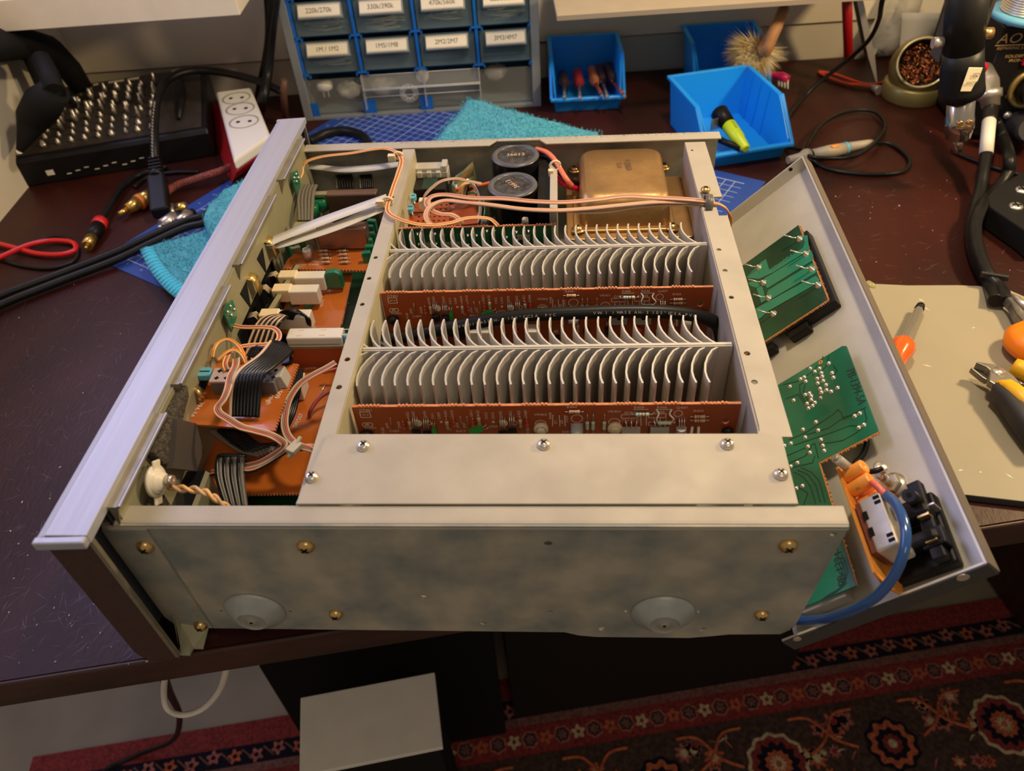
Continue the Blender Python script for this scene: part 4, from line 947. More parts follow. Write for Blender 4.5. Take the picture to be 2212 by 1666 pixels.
# wires: orange/cream pairs
def pair(pts, ms, sp=.0014, name='hookup_wire'): multi(pts, len(ms), sp, ms, name)
pair([(637,402,.092),(643,392,.094),(651,375,.097),(653,362,.099),(665,348,.103),(700,338,.105),(760,331,.107),(805,323,.110),(832,321,.111),(853,327,.111),(864,338,.1115),(867,352,.1115),(859,378,.1115),(851,400,.1115),(843,425,.1115),(837,445,.1115),(838,458,.1115),(850,468,.1110),(875,478,.1100),(905,485,.1080),(940,486,.1065),(975,481,.1060),(1005,472,.1060),(1035,470,.1050),(1060,474,.1030),(1076,488,.0990)], [m_wora2, m_wred, m_wora2])
b = MB(); 
for px, py in ((861,339),(838,437)):
    c = Z(px,py,.1105); b.tube([c + V((.0036*math.cos(t),.0002,.0030*math.sin(t)+.001)) for t in [2*math.pi*i/14 for i in range(15)]], .0011, 6); b.cbox(c + V((-.0055,-.001,0)), (.006,.0045,.005))
tag(P(b, 'cable_tie', m_cream), kind='stuff')
pair([(497,660,.094),(499,676,.095),(497,695,.097),(508,704,.099),(530,707,.100),(570,707,.101),(592,710,.101),(603,722,.101),(598,737,.101),(575,744,.101),(540,746,.102),(510,752,.103),(494,765,.105),(486,785,.106),(490,800,.105)], [m_wora2, m_wred, m_wcream])
pair([(459,772,.103),(462,755,.106),(472,740,.107),(492,733,.107),(510,742,.106),(523,758,.105),(527,775,.103),(520,785,.100)], [m_wora2, m_worg])
pair([(470,778,.105),(488,762,.107),(505,756,.107),(522,765,.106),(532,785,.103)], [m_wora2, m_worg])
pair([(510,775,.106),(508,792,.109),(498,812,.110),(492,840,.109),(483,862,.107),(470,880,.105),(474,893,.104),(492,905,.103),(520,922,.101),(550,930,.098),(585,940,.095),(610,955,.091),(612,966,.088),(595,980,.084),(560,1000,.080),(525,1008,.077)], [m_wcream, m_wred, m_wgrey, m_wcream])
pair([(725,783,.098),(705,795,.097),(680,808,.096),(655,823,.095),(640,838,.094),(625,862,.092),(617,890,.090),(615,920,.088),(624,945,.087),(645,962,.086),(672,970,.085),(688,974,.083)], [m_wcream, m_wgrey, m_wred, m_wcream])
pair([(700,975,.084),(672,966,.085),(650,968,.085),(628,968,.085),(600,985,.083),(570,1003,.080),(540,1015,.078),(505,1012,.076),(455,1022,.074)], [m_wcream, m_wred, m_wcream, m_wblk])
b = MB(); c = Z(636,968,.0895); b.cbox(c, (.006,.0085,.004), Matrix.Rotation(-.5,3,'Z')); b.cyl(c + V((-.003,-.005,-.003)), c + V((.003,.006,.003)), .0012); P(b, 'cable_tie', mat('clear_nylon', (.55,.48,.32), .35), bevel=.0008)
pair([(690,965,.083),(715,955,.080)], [m_wcream, m_wgrey])
# ribbon cables
ribbon2([(601,686,.082),(606,676,.086),(620,670,.089),(640,670,.088),(652,680,.084),(655,702,.076)], [(632,690,.082),(636,680,.086),(645,677,.087),(655,680,.084),(668,690,.082),(671,706,.074)], 9, .0009, m_ribk, 'black_ribbon', amp)
ribbon2([(553,705,.090),(562,692,.092),(578,683,.093),(603,680,.092),(610,684,.090)], [(600,706,.090),(605,698,.092),(612,690,.092),(618,684,.091),(622,684,.088)], 10, .0009, m_ribk, 'black_ribbon', amp, stripe=m_wcream, si=(0,2,4,6,8))
ribbon2([(555,700,.091),(545,722,.087),(537,745,.082),(531,780,.075)], [(602,700,.091),(596,722,.087),(590,745,.082),(585,780,.075)], 10, .0009, m_ribk, 'black_ribbon', amp, stripe=m_wcream, si=(0,2,4,6,8))
ribbon2([(586,738,.108),(560,770,.111),(520,800,.112),(505,825,.110),(500,860,.102),(499,900,.0945)], [(628,755,.106),(620,768,.108),(590,792,.111),(566,815,.111),(560,850,.104),(556,902,.0945)], 9, .0014, m_ribk, 'black_ribbon', amp, stripe=m_wcream, si=(0,))
ribbon2([(586,738,.108),(602,741,.107),(618,747,.103),(628,760,.096),(612,790,.093)], [(628,755,.106),(629,757,.105),(630,763,.102),(630,772,.096),(628,785,.093)], 9, .0014, m_ribk, 'black_ribbon', amp)
ribbon2([(530,768,.098),(540,752,.101),(552,748,.102)], [(552,775,.098),(560,756,.101),(572,752,.102)], 5, .0011, m_ribk, 'black_ribbon', amp, stripe=m_wcream, si=(0,))
ribbon2([(472,988,.080),(469,1005,.079),(472,1040,.076),(490,1098,.070)], [(523,990,.080),(523,1005,.079),(523,1035,.076),(531,1098,.070)], 8, .0015, m_ribk, 'black_ribbon', amp, stripe=m_ribg, si=(1,3,5,7))
ribbon2([(472,988,.080),(480,985,.081),(500,985,.080),(530,995,.074)], [(523,990,.080),(526,986,.080),(528,988,.079),(534,996,.074)], 8, .0015, m_ribk, 'black_ribbon', amp)
for k in range(3):
    ribbon2([(455+k*16,930,.083),(480+k*14,950,.080),(520+k*8,975,.077),(560,985-k*6,.075)], [(475+k*16,926,.082),(505+k*14,940,.079),(545+k*8,960,.076),(600,970-k*6,.074)], 6, .0011, m_ribk if k else m_ribg, 'black_ribbon', amp)
ribbon2([(630,800,.090),(625,850,.088),(612,895,.086),(590,935,.082)], [(652,800,.088),(645,850,.086),(634,895,.084),(615,935,.080)], 6, .0012, m_ribk, 'black_ribbon', amp)
ribbon2([(655,401,.092),(648,415,.094),(645,432,.093),(646,455,.090),(647,478,.086)], [(683,401,.092),(678,412,.094),(675,430,.093),(674,452,.090),(673,478,.086)], 5, .0016, m_ribg, 'grey_ribbon', amp)
for x0, x1 in ((724,758),(775,800)):
    ribbon2([(x0,378,.080),(x0+2,388,.076),(x0+4,408,.070)], [(x1,376,.080),(x1+2,386,.076),(x1+4,406,.070)], 7, .0011, m_ribk, 'black_ribbon', amp, stripe=m_ribg, si=(0,))
# white flat cables
def ffc(A_, B_, name='white_flat_cable'):
    a, c = cr(Zs(A_), 6), cr(Zs(B_), 6); b = MB(); b.sheet([[x, y] for x, y in zip(a, c)], V((0,0,-.0004))); return P(b, name, m_ffc)
ffc([(560,512,.1000),(585,512,.1010),(600,506,.1020),(700,466,.1060),(834,419,.1120)], [(568,531,.0990),(588,530,.1005),(604,522,.1015),(705,483,.1055),(834,436,.1115)])
ffc([(570,523,.0965),(590,528,.0975),(612,520,.0985),(720,482,.1020),(834,434,.1060)], [(575,535,.0955),(592,536,.0965),(618,532,.0975),(724,499,.1010),(832,455,.1050)])
ffc([(640,352,.0930),(690,356,.0940),(740,360,.0945),(800,356,.0960),(862,349,.0985)], [(640,362,.0900),(690,367,.0910),(740,372,.0915),(800,369,.0930),(862,360,.0955)])
# shield boxes
def shield(px0, px1, pyt, pyb, ztop, zbot, ydepth, name='shield_can'):
    a = Z(px0,pyb,ztop); c = Z(px1,pyb,ztop); b = MB(); b.box((a.x,a.y,zbot), (c.x,a.y+ydepth,ztop)); return P(b, name, m_copper, bevel=.0015)
sA = shield(677,789,487,495,.0985,.079,.010); b = MB(); w_ = WL[sA.name]; 
sB = shield(700,812,408,421,.0885,.050,.009)
b = MB(); c = Z(692,420,.087); b.cbox(c, (.012,.006,.003)); b.cbox(c + V((-.006,-.002,-.008)), (.002,.004,.016)); P(b, 'shield_lug', m_subp, bevel=.0004)
for px, py in ((695,452),(676,466),(668,456)): c = Z(px,py,.074); drop(c, (0,0,1), .0062 if px > 670 else .003, .010, m_greenc, amp, 'green_capacitor')
b = MB(); c = Z(635,500,.088); b.box((c.x-.002,c.y-.010,.060), (c.x+.018,c.y+.012,.0895)); P(b, 'steel_box', m_subp, bevel=.0008)
b = MB(); c = Z(622,540,.080); b.box((c.x,c.y-.001,.064), (c.x+.020,c.y+.012,.082)); P(b, 'steel_box', m_zincd, bevel=.0008)
# ---------------------------------------------------------------- loose rear panel tray, tilted beside the chassis
RO_ = V((0.3509694, -0.00535827, 0.00887682)); RM = Euler((math.radians(1.601), math.radians(-45.8012), math.radians(-1.1477)), 'XYZ').to_matrix()
RL, RW = .382789, .110983
EX, EY, EZ = RM @ V((1,0,0)), RM @ V((0,1,0)), RM @ V((0,0,1)); FH = .0105
def T(x, y, z=0.0): return RO_ + RM @ V((x, y, z))
def TL(px, py, h=0.0): return PL(px, py, T(0,0,h), EZ)
rear = thing('rear_panel', (.42, .18, 0), 'pale metal rear panel tray with green boards leaning at the right side of the amplifier', 'panel')
def Q(b, name, m=None, par=None, **k): return b.build(name, m, par or rear, **k)
def tbox(b, a, c):
    x0, y0, z0 = a; x1, y1, z1 = c
    vs = [T(x,y,z) for z in (z0,z1) for y in (y0,y1) for x in (x0,x1)]
    return b.add(vs, [(0,2,3,1),(4,5,7,6),(0,1,5,4),(2,6,7,3),(0,4,6,2),(1,3,7,5)])
m_tray = mat('pale_zinc_tray', (.62,.58,.49), .45, metal=.3, var=.07, vs=26, bump=.04, bs=700)
m_traybk = mat('dark_painted_steel', (.05,.045,.042), .5)
m_traybr = mat('brown_painted_steel', (.17,.135,.105), .5)
b = MB(); tbox(b, (.0,.0,-FH-.0012), (RW,RL,-FH)); Q(b, 'tray_floor', m_tray)
b = MB(); tbox(b, (RW-.0012,.0,-FH), (RW,RL,0)); tr = Q(b, 'right_rim', m_tray)
b = MB(); tbox(b, (RW+.0001,.0,-FH-.0012), (RW+.0008,RL,-.0002)); b.build('outer_paint', m_traybr, tr)
b = MB(); tbox(b, (.0,RL-.0012,-FH), (RW-.0013,RL,0)); fr = Q(b, 'far_rim', m_tray)
hb = MB(); c = TL(1708,366,-.004); 
q = PL(1708,366,T(0,RL-.0013,0),EY); hb.cyl(q, q - EY*.0003, .0016, n=12); hb.build('rim_hole', m_hole, fr)
b = MB(); tbox(b, (-.002,.0,-FH), (RW-.0013,.0012,0)); nr = Q(b, 'near_rim', m_tray)
b = MB(); tbox(b, (-.002,-.0008,-FH-.0012), (RW,-.0001,-.0002)); b.build('outer_paint', m_traybk, nr)
q = PL(2080,1247,T(0,-.0009,0),EY); b = MB(); b.cyl(q, q - EY*.0004, .0030, n=14); b.build('rim_hole', m_nick, nr)
q = PL(1722,1380,T(0,-.0009,0),EY); b = MB(); b.cyl(q, q - EY*.0004, .0022, n=14); b.build('rim_hole', m_nick, nr)
# speaker terminal board
zb_ = .0
m_trc = m_trace
b = MB(); tbox(b, (.0060,.2168,-.0016), (.0878,.3082,0)); sbd = Q(b, 'speaker_board', m_pcbd, bevel=.0006); tag(sbd, label='dark green speaker terminal board')
e = MB(); tbox(e, (.0877,.2168,-.0016), (.0882,.3075,-.0001)); tbox(e, (.0062,.2163,-.0016), (.0878,.2168,-.0001))
for i in range(60): tbox(e, (.0880,.2175+i*.0015,-.0015), (.0880+random.uniform(.0003,.0010),.2182+i*.0015,-.0002))
for i in range(50): tbox(e, (.008+i*.0016,.2163-random.uniform(.0003,.001),-.0015), (.0087+i*.0016,.2168,-.0002))
tag(e.build('snapped_edge', m_worg if 0 else mat('copper_orange_edge', (.70,.30,.10), .5), sbd), kind='stuff')
b = MB(); tbox(b, (.050,.2145,-.0100), (.0915,.2990,-.0018)); tbox(b, (.052,.2080,-.0100), (.068,.2145,-.0030)); tbox(b, (.010,.2090,-.0100), (.040,.2160,-.0030)); Q(b, 'terminal_block', m_black, bevel=.0008)
def tpoly(b, pts, h, t=.0002):
    b.prism([TL(x,y,h) for x, y in pts], EZ*t)
b = MB()
tpoly(b, [(1644,567),(1655,560),(1662,583),(1735,536),(1740,520),(1732,510),(1744,508),(1748,537),(1741,545),(1668,590),(1640,603),(1612,600)], .0001)
tpoly(b, [(1651,602),(1752,541),(1757,552),(1755,563),(1658,623),(1650,612)], .0001)
tpoly(b, [(1659,628),(1757,568),(1765,583),(1762,590),(1664,648),(1656,640)], .0001)
tpoly(b, [(1630,668),(1763,596),(1771,605),(1766,612),(1660,672),(1640,690)], .0001)
tpoly(b, [(1616,612),(1632,606),(1648,622),(1655,650),(1645,655),(1634,622),(1622,618)], .0001)
tag(b.build('copper_trace', m_trc, sbd), kind='stuff')
sj = [(1728,516),(1742,549),(1755,582),(1768,616),(1640,578),(1650,611),(1661,644),(1671,678)]
for i, (px, py) in enumerate(sj):
    c = TL(px,py,.0); b = MB(); b.lathe([(.0028,0),(.0022,.0010),(.0010,.0022),(.0007,.0030),(.0001,.0032)], c, EZ, 12); b.tube([c + EZ*.001, c + EZ*.0045 - EX*.003, c + EZ*.010 - EX*.0065 + EY*.002], .0006, 6); b.build('solder_joint', m_solder, sbd)
b = MB(); text(b, 'PB-1394', TL(1712,555,.0003), EX, EY, .0055, 'R'); b.build('board_print', mat('pale_green_ink', (.12,.32,.22), .5), sbd)
# main connection board, L shaped
b = MB(); pts = [(.0050,.1718),(.0855,.1718),(.0877,.1700),(.0871,.0974),(.0476,.0974),(.0476,.0140),(.0050,.0140)]
b.prism([T(x,y,-.0016) for x, y in pts], EZ*.0016); cbd = Q(b, 'connection_board', m_pcbg, bevel=.0003); tag(cbd, label='large green connection board marked PB-1394-5A')
e = MB()
for i in range(26): tbox(e, (.049+i*.00146,.0974-random.uniform(.0006,.0016),-.0015), (.0498+i*.00146,.0974,-.0003))
tbox(e, (.0478,.0969,-.0016), (.0871,.0974,-.0002)); tbox(e, (.0476,.0140,-.0016), (.0481,.0970,-.0002))
for i in range(24): tbox(e, (.0478,.016+i*.0031,-.0015), (.0478+random.uniform(.0004,.0013),.0175+i*.0031,-.0003))
tag(e.build('snapped_edge', MATS['copper_orange_edge'], cbd), kind='stuff')
m_dtr = mat('dark_gap_line', (.006,.055,.028), .3, coat=.3)
def trline(b, pts, w=.00035, h=.00012):
    P_ = [TL(x,y,h) for x, y in pts]
    for a, c in zip(P_[:-1], P_[1:]):
        d = (c-a).normalized(); n_ = EZ.cross(d)*w; a2 = a - d*w*.5; c2 = c + d*w*.5; b.add([a2+n_, c2+n_, c2-n_, a2-n_], [(0,1,2,3)])
b = MB()
for pts in ([(1692,831),(1722,824),(1760,800),(1764,790)],[(1696,862),(1724,852),(1740,875),(1752,868)],[(1740,868),(1728,850),(1727,832),(1745,818)],[(1705,950),(1740,935),(1800,895),(1810,885),(1818,893),(1822,906),(1870,880)],
            [(1740,940),(1790,925),(1825,900),(1850,895)],[(1715,962),(1780,940),(1795,935),(1835,920),(1860,920)],[(1770,960),(1820,952),(1850,935),(1868,918)],[(1868,918),(1872,905),(1866,882)],
            [(1700,985),(1745,965),(1760,958),(1768,990)],[(1706,1000),(1740,985),(1752,965)],[(1712,1010),(1755,1000),(1760,985)],[(1715,1020),(1735,1030),(1750,1050),(1762,1088)],[(1722,1015),(1745,1025),(1762,1048),(1772,1085)],[(1730,1010),(1752,1020),(1770,1040),(1782,1085)],
            [(1718,1060),(1725,1078),(1722,1092)],[(1735,1092),(1745,1065),(1720,1050)],[(1765,815),(1785,790),(1790,770)],[(1755,812),(1770,795),(1778,770)],[(1800,815),(1808,800),(1800,790)],[(1742,820),(1735,845),(1745,865)]):
    trline(b, pts)
for k in range(4): trline(b, [(1770+k*5,1300-k*4),(1800+k*8,1284-k*6),(1822+k*3,1262-k*9),(1815+k*3,1240-k*9),(1808+k*3,1225-k*9)])
tag(b.build('track_gaps', m_dtr, cbd), kind='stuff')
b = MB()
for px, py in ((1790,785),(1750,796),(1760,803),(1770,796),(1774,806),(1765,818),(1776,814),(1766,828),(1778,823),(1771,840),(1784,832),(1774,848),(1785,843),(1772,860),(1795,846),(1797,806),(1800,816),(1809,838),
               (1729,819),(1737,815),(1740,824),(1739,853),(1748,850),(1752,856),(1743,872),(1752,864),(1746,882),(1755,877),(1760,870),(1706,835),(1714,865),(1762,912),(1767,930),(1734,928),(1739,945),(1773,950),(1777,963),(1780,974),(1745,965),(1749,978),(1694,963),(1708,958),(1722,1000),(1708,1008),(1733,1050),(1720,1055),(1846,899),(1857,893),(1855,924),(1866,918),(1772,860)):
    c = TL(px,py,0); b.lathe([(.0017,0),(.0013,.0006),(.0005,.0012),(.0001,.0014)], c, EZ, 8)
tag(b.build('solder_joints', m_solder, cbd), kind='stuff')
b = MB(); text(b, 'PB-1394-5A', TL(1827,800,.0003), (TL(1845,850,0)-TL(1827,800,0)), (TL(1850,792,0)-TL(1827,800,0)), .0078, squash=.78); text(b, 'PB-1394-', TL(1829,1262,.0003), (TL(1818,1205,0)-TL(1829,1262,0)), -(TL(1850,1255,0)-TL(1829,1262,0)), .0070, squash=.85); b.build('board_print', m_silkd, cbd)
b = MB(); c = TL(1773,783,0); b.lathe([(.0016,.0002),(.0006,.0002)], c, EZ, 10); b.build('bare_pad', m_worg, cbd)
tbq = MB(); tbox(tbq, (.012,.012,-.0100), (.040,.030,-.0018)); Q(tbq, 'bottom_connector', m_grayp, bevel=.001)
# orange power board standing on edge
a, c = TL(1805,1010,.022), TL(1884,1238,.022); ed = (c - a).normalized(); ez = -EZ; l_ = (c-a).length
b = MB(); b.prism([a, c, c - EZ*.008 + ed*.005, c - EZ*.028 + ed*.002, a - EZ*.030], EX*.0015); pwb = Q(b, 'power_board', mat('amber_board', (.72,.27,.04), .4, var=.08, vs=60), bevel=.0002)
o2 = a + EX*.0016
def PB(u, v, w=0.0): return a + ed*u - EZ*v + EX*(.0016 + w)      # along board, down from the edge, out from the board
for u, v, r_, h_ in ((.0055,.005,.0042,.0125),(.0140,.006,.0042,.0130)):
    b = MB(); b.lathe([(.0001,0),(r_*.94,0),(r_,.001),(r_,h_-.0004),(r_*.9,h_),(r_*.45,h_),(.0001,h_-.001)], PB(u,v,0), EX + EZ*.15, 18); oc = b.build('orange_capacitor', m_orcap, pwb)
b = MB(); text(b, '105K', PB(.0110,.0020,.004), ed, EX, .0034); text(b, '400', PB(.0110,.0020,.008), ed, EX, .0032); b.build('capacitor_print', m_silkd, pwb)
b = MB(); c2 = PB(.0205,.009,.0075); b.lathe([(.0001,-.0022),(.0070,-.0018),(.0080,0),(.0070,.0018),(.0001,.0022)], c2, ed*.6 - EZ*.8, 18); b.build('orange_disc_capacitor', mat('disc_orange', (.90,.26,.06), .35), pwb)
m_sw = mat('stamped_steel', (.62,.58,.54), .38, metal=.6, var=.1, vs=90)
b = MB(); M_ = Matrix((ed, EX, EZ)).transposed(); 
def swb(b, u0, u1, v0, v1, w0, w1): 
    vs = [PB(u,v,w) for v in (v0,v1) for w in (w0,w1) for u in (u0,u1)]; return b.add(vs, [(0,2,3,1),(4,5,7,6),(0,1,5,4),(2,6,7,3),(0,4,6,2),(1,3,7,5)])
swb(b, .0255, .0575, .000, .018, .0035, .0155); sw = b.build('power_switch', m_sw, pwb, bevel=.0014, seg=3)
b = MB()
for u in (.0275,.0305,.0505,.0535): swb(b, u, u+.0018, -.0003, .0002, .0115, .0148)
for u in (.0335,.0435): swb(b, u, u+.005, -.0003, .0004, .0036, .0062)
tag(b.build('window_cutouts', m_hole, sw), kind='stuff')
b = MB(); swb(b, .0265, .0565, .001, .016, .0010, .0034); b.build('switch_base', mat('brown_phenolic', (.20,.05,.03), .5), pwb)
c = PB(.002,-.002,.004); b = MB(); b.use(mat('clear_tube', (.7,.66,.58), .15, trans=.4)); b.cyl(c - EZ*.004, c + EZ*.007, .0028, n=14); b.use(m_nick).cyl(c + EZ*.007, c + EZ*.009, .0014, n=10); Q(b, 'clear_sleeve')
# ground post
c = TL(1930,1050,-FH); b = MB(); b.lathe([(.0078,0),(.0078,.0012),(.0001,.0012)], c, EZ, 24); gp = Q(b, 'ground_washer', m_nick)
b = MB(); b.lathe([(.0058,.0013),(.0058,.0048),(.0045,.0052),(.0001,.0052)], c, EZ, 6, smooth=False); b.build('hex_nut', m_nick, gp)
b = MB(); b.cyl(c + EZ*.005, c + EZ*.0150, .0026, n=14); b.build('threaded_post', m_nick, gp)
b = MB(); p0 = c + EZ*.0135; p1 = TL(1905,1012,.006); d_ = (p1-p0); sd_ = d_.cross(EZ).normalized(); b.sheet([[p0 - sd_*.0035, p0 + sd_*.0035],[p0 + d_*.5 - sd_*.003, p0 + d_*.5 + sd_*.003],[p1 - sd_*.0042, p1 + sd_*.0042]], EZ*.0008); b.build('solder_lug', m_nick, gp)
b = MB(); b.sphere(p1 + EZ*.001, .0042, 10, 1, 1, .4); b.build('solder_blob', m_solder, gp)
wire([TL(1905,1012,.008), TL(1890,1018,.010), TL(1870,1020,.010)], .0016, m_wblk, 'ground_lead', rear, raw=True)
# mains inlet: black block with tube post and blades
b = MB(); c = TL(1985,1195,-FH)
u1 = (TL(2040,1175,-FH) - TL(1990,1040,-FH)).normalized(); v1 = EZ.cross(u1)
def IB(px, py, w, d, h0, h1, nm, m, bev=.0008, par=None):
    c = TL(px,py,-FH + h1); bb = MB(); bb.cbox(c - EZ*(h1-h0)/2, (w, d, h1-h0), Matrix((u1, v1, EZ)).transposed()); return bb.build(nm, m, par or rear, bevel=bev)
inl = IB(1970,1160,.042,.034,0,.0080,'mains_inlet', m_black, .0015)
IB(1998,1120,.046,.007,.008,.0140,'inlet_wall', m_black, .0008, inl); IB(1935,1205,.014,.022,0,.0060,'inlet_ear', m_black, .002)
IB(2012,1160,.010,.012,.008,.0150,'inlet_cell', m_black, .0006, inl); IB(1975,1165,.007,.022,.008,.0180,'inlet_partition', m_black, .002, inl); IB(1962,1108,.007,.020,.008,.0180,'inlet_partition', m_black, .002, inl)
for px, py in ((1950,1180),(1945,1130),(1988,1098)):
    IB(px,py,.0012,.014,.008,.0160,'inlet_blade', m_nick, .0002, inl)
for px, py in ((1993,1112),(2010,1165)): IB(px,py,.002,.006,.012,.0170,'brass_contact', m_brass, .0002, inl)
b = MB(); p0 = TL(1995,1095,-FH+.004); p1 = TL(1963,1070,.014); b.cyl(p0, p1, .0038, .0036, 20); ps = Q(b, 'tube_post', m_black); b = MB(); ax = (p1-p0).normalized(); b.cyl(p1 - ax*.0002, p1 + ax*.0002, .0014, n=14); b.build('bore', m_hole, ps)
# leads
wire([TL(1884,1042,.020), TL(1894,1050,.021), TL(1905,1062,.020), TL(1920,1075,.020)], .0018, mat('coral_lead', (.80,.16,.12), .35), 'mains_lead', rear, raw=True)
bl = [TL(1915,1070,.019), TL(1934,1088,.022), TL(1950,1120,.024), TL(1957,1160,.025), TL(1950,1200,.024), TL(1930,1245,.020), TL(1895,1287,.015), TL(1850,1315,.010), TL(1800,1333,.004), TL(1755,1340,-.001), TL(1700,1340,-.004)]
wire(bl, .0026, mat('blue_sleeving', (.025,.085,.27), .16, coat=.5), 'blue_sleeve', rear, raw=True, n=14)
wire([TL(1872,945,-.004), TL(1872,962,-.006), TL(1862,985,-.007), TL(1845,1003,-.006)], .0018, m_wblk, 'black_lead', rear, raw=True)
wire([TL(1905,1065,.004), TL(1925,1085,.003), TL(1925,1105,.0), TL(1905,1120,-.002)], .0016, mat('rust_lead', (.35,.12,.05), .4), 'rust_lead', rear, raw=True)
# stray clips of wire under the amplifier's rear edge
# ---------------------------------------------------------------- cutting mat with printed grid
MD = V((math.cos(math.radians(-30)), math.sin(math.radians(-30)), 0)); MN = V((-MD.y, MD.x, 0)); ML = V((-.221, .3886, 0))
m_mat = bpy.data.materials.new('cutting_mat_print'); m_mat.use_nodes = True; nt = m_mat.node_tree; N = nt.nodes; Lk = nt.links; B = N['Principled BSDF']; B.inputs['Roughness'].default_value = .5
tc = N.new('ShaderNodeTexCoord'); mp = N.new('ShaderNodeMapping'); mp.inputs['Rotation'].default_value = (0,0,math.radians(30)); Lk.new(tc.outputs['Object'], mp.inputs[0]); sx = N.new('ShaderNodeSeparateXYZ'); Lk.new(mp.outputs[0], sx.inputs[0])
def gridfac(ax, per, w):
    a = N.new('ShaderNodeMath'); a.operation = 'DIVIDE'; a.inputs[1].default_value = per; Lk.new(sx.outputs[ax], a.inputs[0])
    f_ = N.new('ShaderNodeMath'); f_.operation = 'FRACT'; Lk.new(a.outputs[0], f_.inputs[0]); c_ = N.new('ShaderNodeMath'); c_.operation = 'LESS_THAN'; c_.inputs[1].default_value = w/per; Lk.new(f_.outputs[0], c_.inputs[0]); return c_
g = [gridfac(0,.01,.0006), gridfac(1,.01,.0006), gridfac(0,.05,.0010), gridfac(1,.05,.0010)]
m1 = g[0]
for x in g[1:]:
    k = N.new('ShaderNodeMath'); k.operation = 'MAXIMUM'; Lk.new(m1.outputs[0], k.inputs[0]); Lk.new(x.outputs[0], k.inputs[1]); m1 = k
def edge(ax, lim):
    a = N.new('ShaderNodeMath'); a.operation = 'ABSOLUTE'; Lk.new(sx.outputs[ax], a.inputs[0]); c_ = N.new('ShaderNodeMath'); c_.operation = 'LESS_THAN'; c_.inputs[1].default_value = lim; Lk.new(a.outputs[0], c_.inputs[0]); return c_
for x in (edge(0,.240), edge(1,.201)):
    k = N.new('ShaderNodeMath'); k.operation = 'MULTIPLY'; Lk.new(m1.outputs[0], k.inputs[0]); Lk.new(x.outputs[0], k.inputs[1]); m1 = k
mx = N.new('ShaderNodeMix'); mx.data_type = 'RGBA'; mx.inputs[6].default_value = (.018,.060,.30,1); mx.inputs[7].default_value = (.42,.48,.70,1); Lk.new(m1.outputs[0], mx.inputs[0]); Lk.new(mx.outputs[2], B.inputs['Base Color'])
b = MB(); b.prism([ML, ML + MD*.515, ML + MD*.515 + MN*.428, ML + MN*.428], V((0,0,.0011)))
cm = b.build('cutting_mat', m_mat); tag(cm, 'blue cutting mat with a pale printed grid lying beneath the amplifier and towels', 'mat')
tx = MB()
for i in range(25):
    text(tx, str(60 - i*2) if i % 2 == 0 else str(i), ML + MD*(.012+i*.02) + MN*.008 + V((0,0,.0012)), MD, MN, .0042)
for i in range(20): text(tx, str(i), ML + MD*.0095 + MN*(.02+i*.02) + V((0,0,.0012)), MN, -MD, .0042)
tx.build('ruler_print', mat('mat_print', (.45,.52,.72), .6), cm)

# ---------------------------------------------------------------- teal towels
def terry(name, base):
    m = mat(name, base, .95, var=.16, vs=260, bump=1.0, bs=1500, sheen=.35, col2=tuple(c*.7 for c in base)); return m
m_towel = terry('teal_terry', (.035,.62,.82)); m_towelh = mat('teal_hem', (.05,.60,.80), .8, var=.06, vs=60, bump=.5, bs=1300, sheen=.25)
from mathutils import noise as _ns
def inpoly(x, y, P_):
    c = False; n = len(P_)
    for i in range(n):
        x1, y1 = P_[i]; x2, y2 = P_[(i+1) % n]
        if (y1 > y) != (y2 > y) and x < (x2-x1)*(y-y1)/(y2-y1)+x1: c = not c
    return c
def pile(name, poly, zf, m, par, z0, fuzz=3500, seed=1, step=.004, flen=.0022):
    """soft cloth slab over polygon poly, top height zf(x,y,edge distance)"""
    xs = [p[0] for p in poly]; ys = [p[1] for p in poly]; cx = sum(xs)/len(xs); cy = sum(ys)/len(ys)
    b = MB(); rings = [1.0,.985,.95,.88,.78,.66,.52,.38,.24,.10]; n = 0; pts = []
    for i in range(len(poly)):
        a, c = poly[i], poly[(i+1) % len(poly)]; k = max(2, int(math.hypot(c[0]-a[0], c[1]-a[1])/step))
        for j in range(k): t = j/k; pts.append((a[0]+(c[0]-a[0])*t, a[1]+(c[1]-a[1])*t))
    n = len(pts); vs = [V((x,y,z0)) for x, y in pts]
    for r_ in rings:
        for x, y in pts:
            X_ = cx+(x-cx)*r_; Y_ = cy+(y-cy)*r_; e = min(1, (1-r_)/.05 + .25)
            vs.append(V((X_, Y_, z0 + (zf(X_,Y_)-z0)*math.sqrt(e) + .0008*_ns.noise(V((X_*160,Y_*160,seed))))))
    vs.append(V((cx,cy,zf(cx,cy)))); K = len(rings)
    fs = [(k*n+i, k*n+(i+1) % n, (k+1)*n+(i+1) % n, (k+1)*n+i) for k in range(K) for i in range(n)] + [(K*n+i, K*n+(i+1) % n, len(vs)-1) for i in range(n)]
    b.add(vs, fs, True); b.add([V((x,y,z0)) for x, y in pts], [tuple(range(n))[::-1]]); o = b.build(name, m, par)
    if fuzz:
        rn = random.Random(seed); f = MB(); c_ = 0
        while c_ < fuzz:
            x = rn.uniform(min(xs),max(xs)); y = rn.uniform(min(ys),max(ys))
            if not inpoly(x,y,poly): continue
            c_ += 1; z = zf(x,y) + .0002; a = rn.uniform(0,6.28); w = flen*.22; d = V((math.cos(a),math.sin(a),0)); tip = V((x,y,z)) + d*rn.uniform(.3,1)*flen + V((0,0,rn.uniform(.3,1)*flen)); s_ = V((-d.y,d.x,0))*w; p_ = V((x,y,z-.0004))
            f.add([p_ - s_, p_ + s_, tip], [(0,1,2)])
        tag(f.build('terry_loops', m, o if par is None else par, flip=False), kind='stuff')
    return o
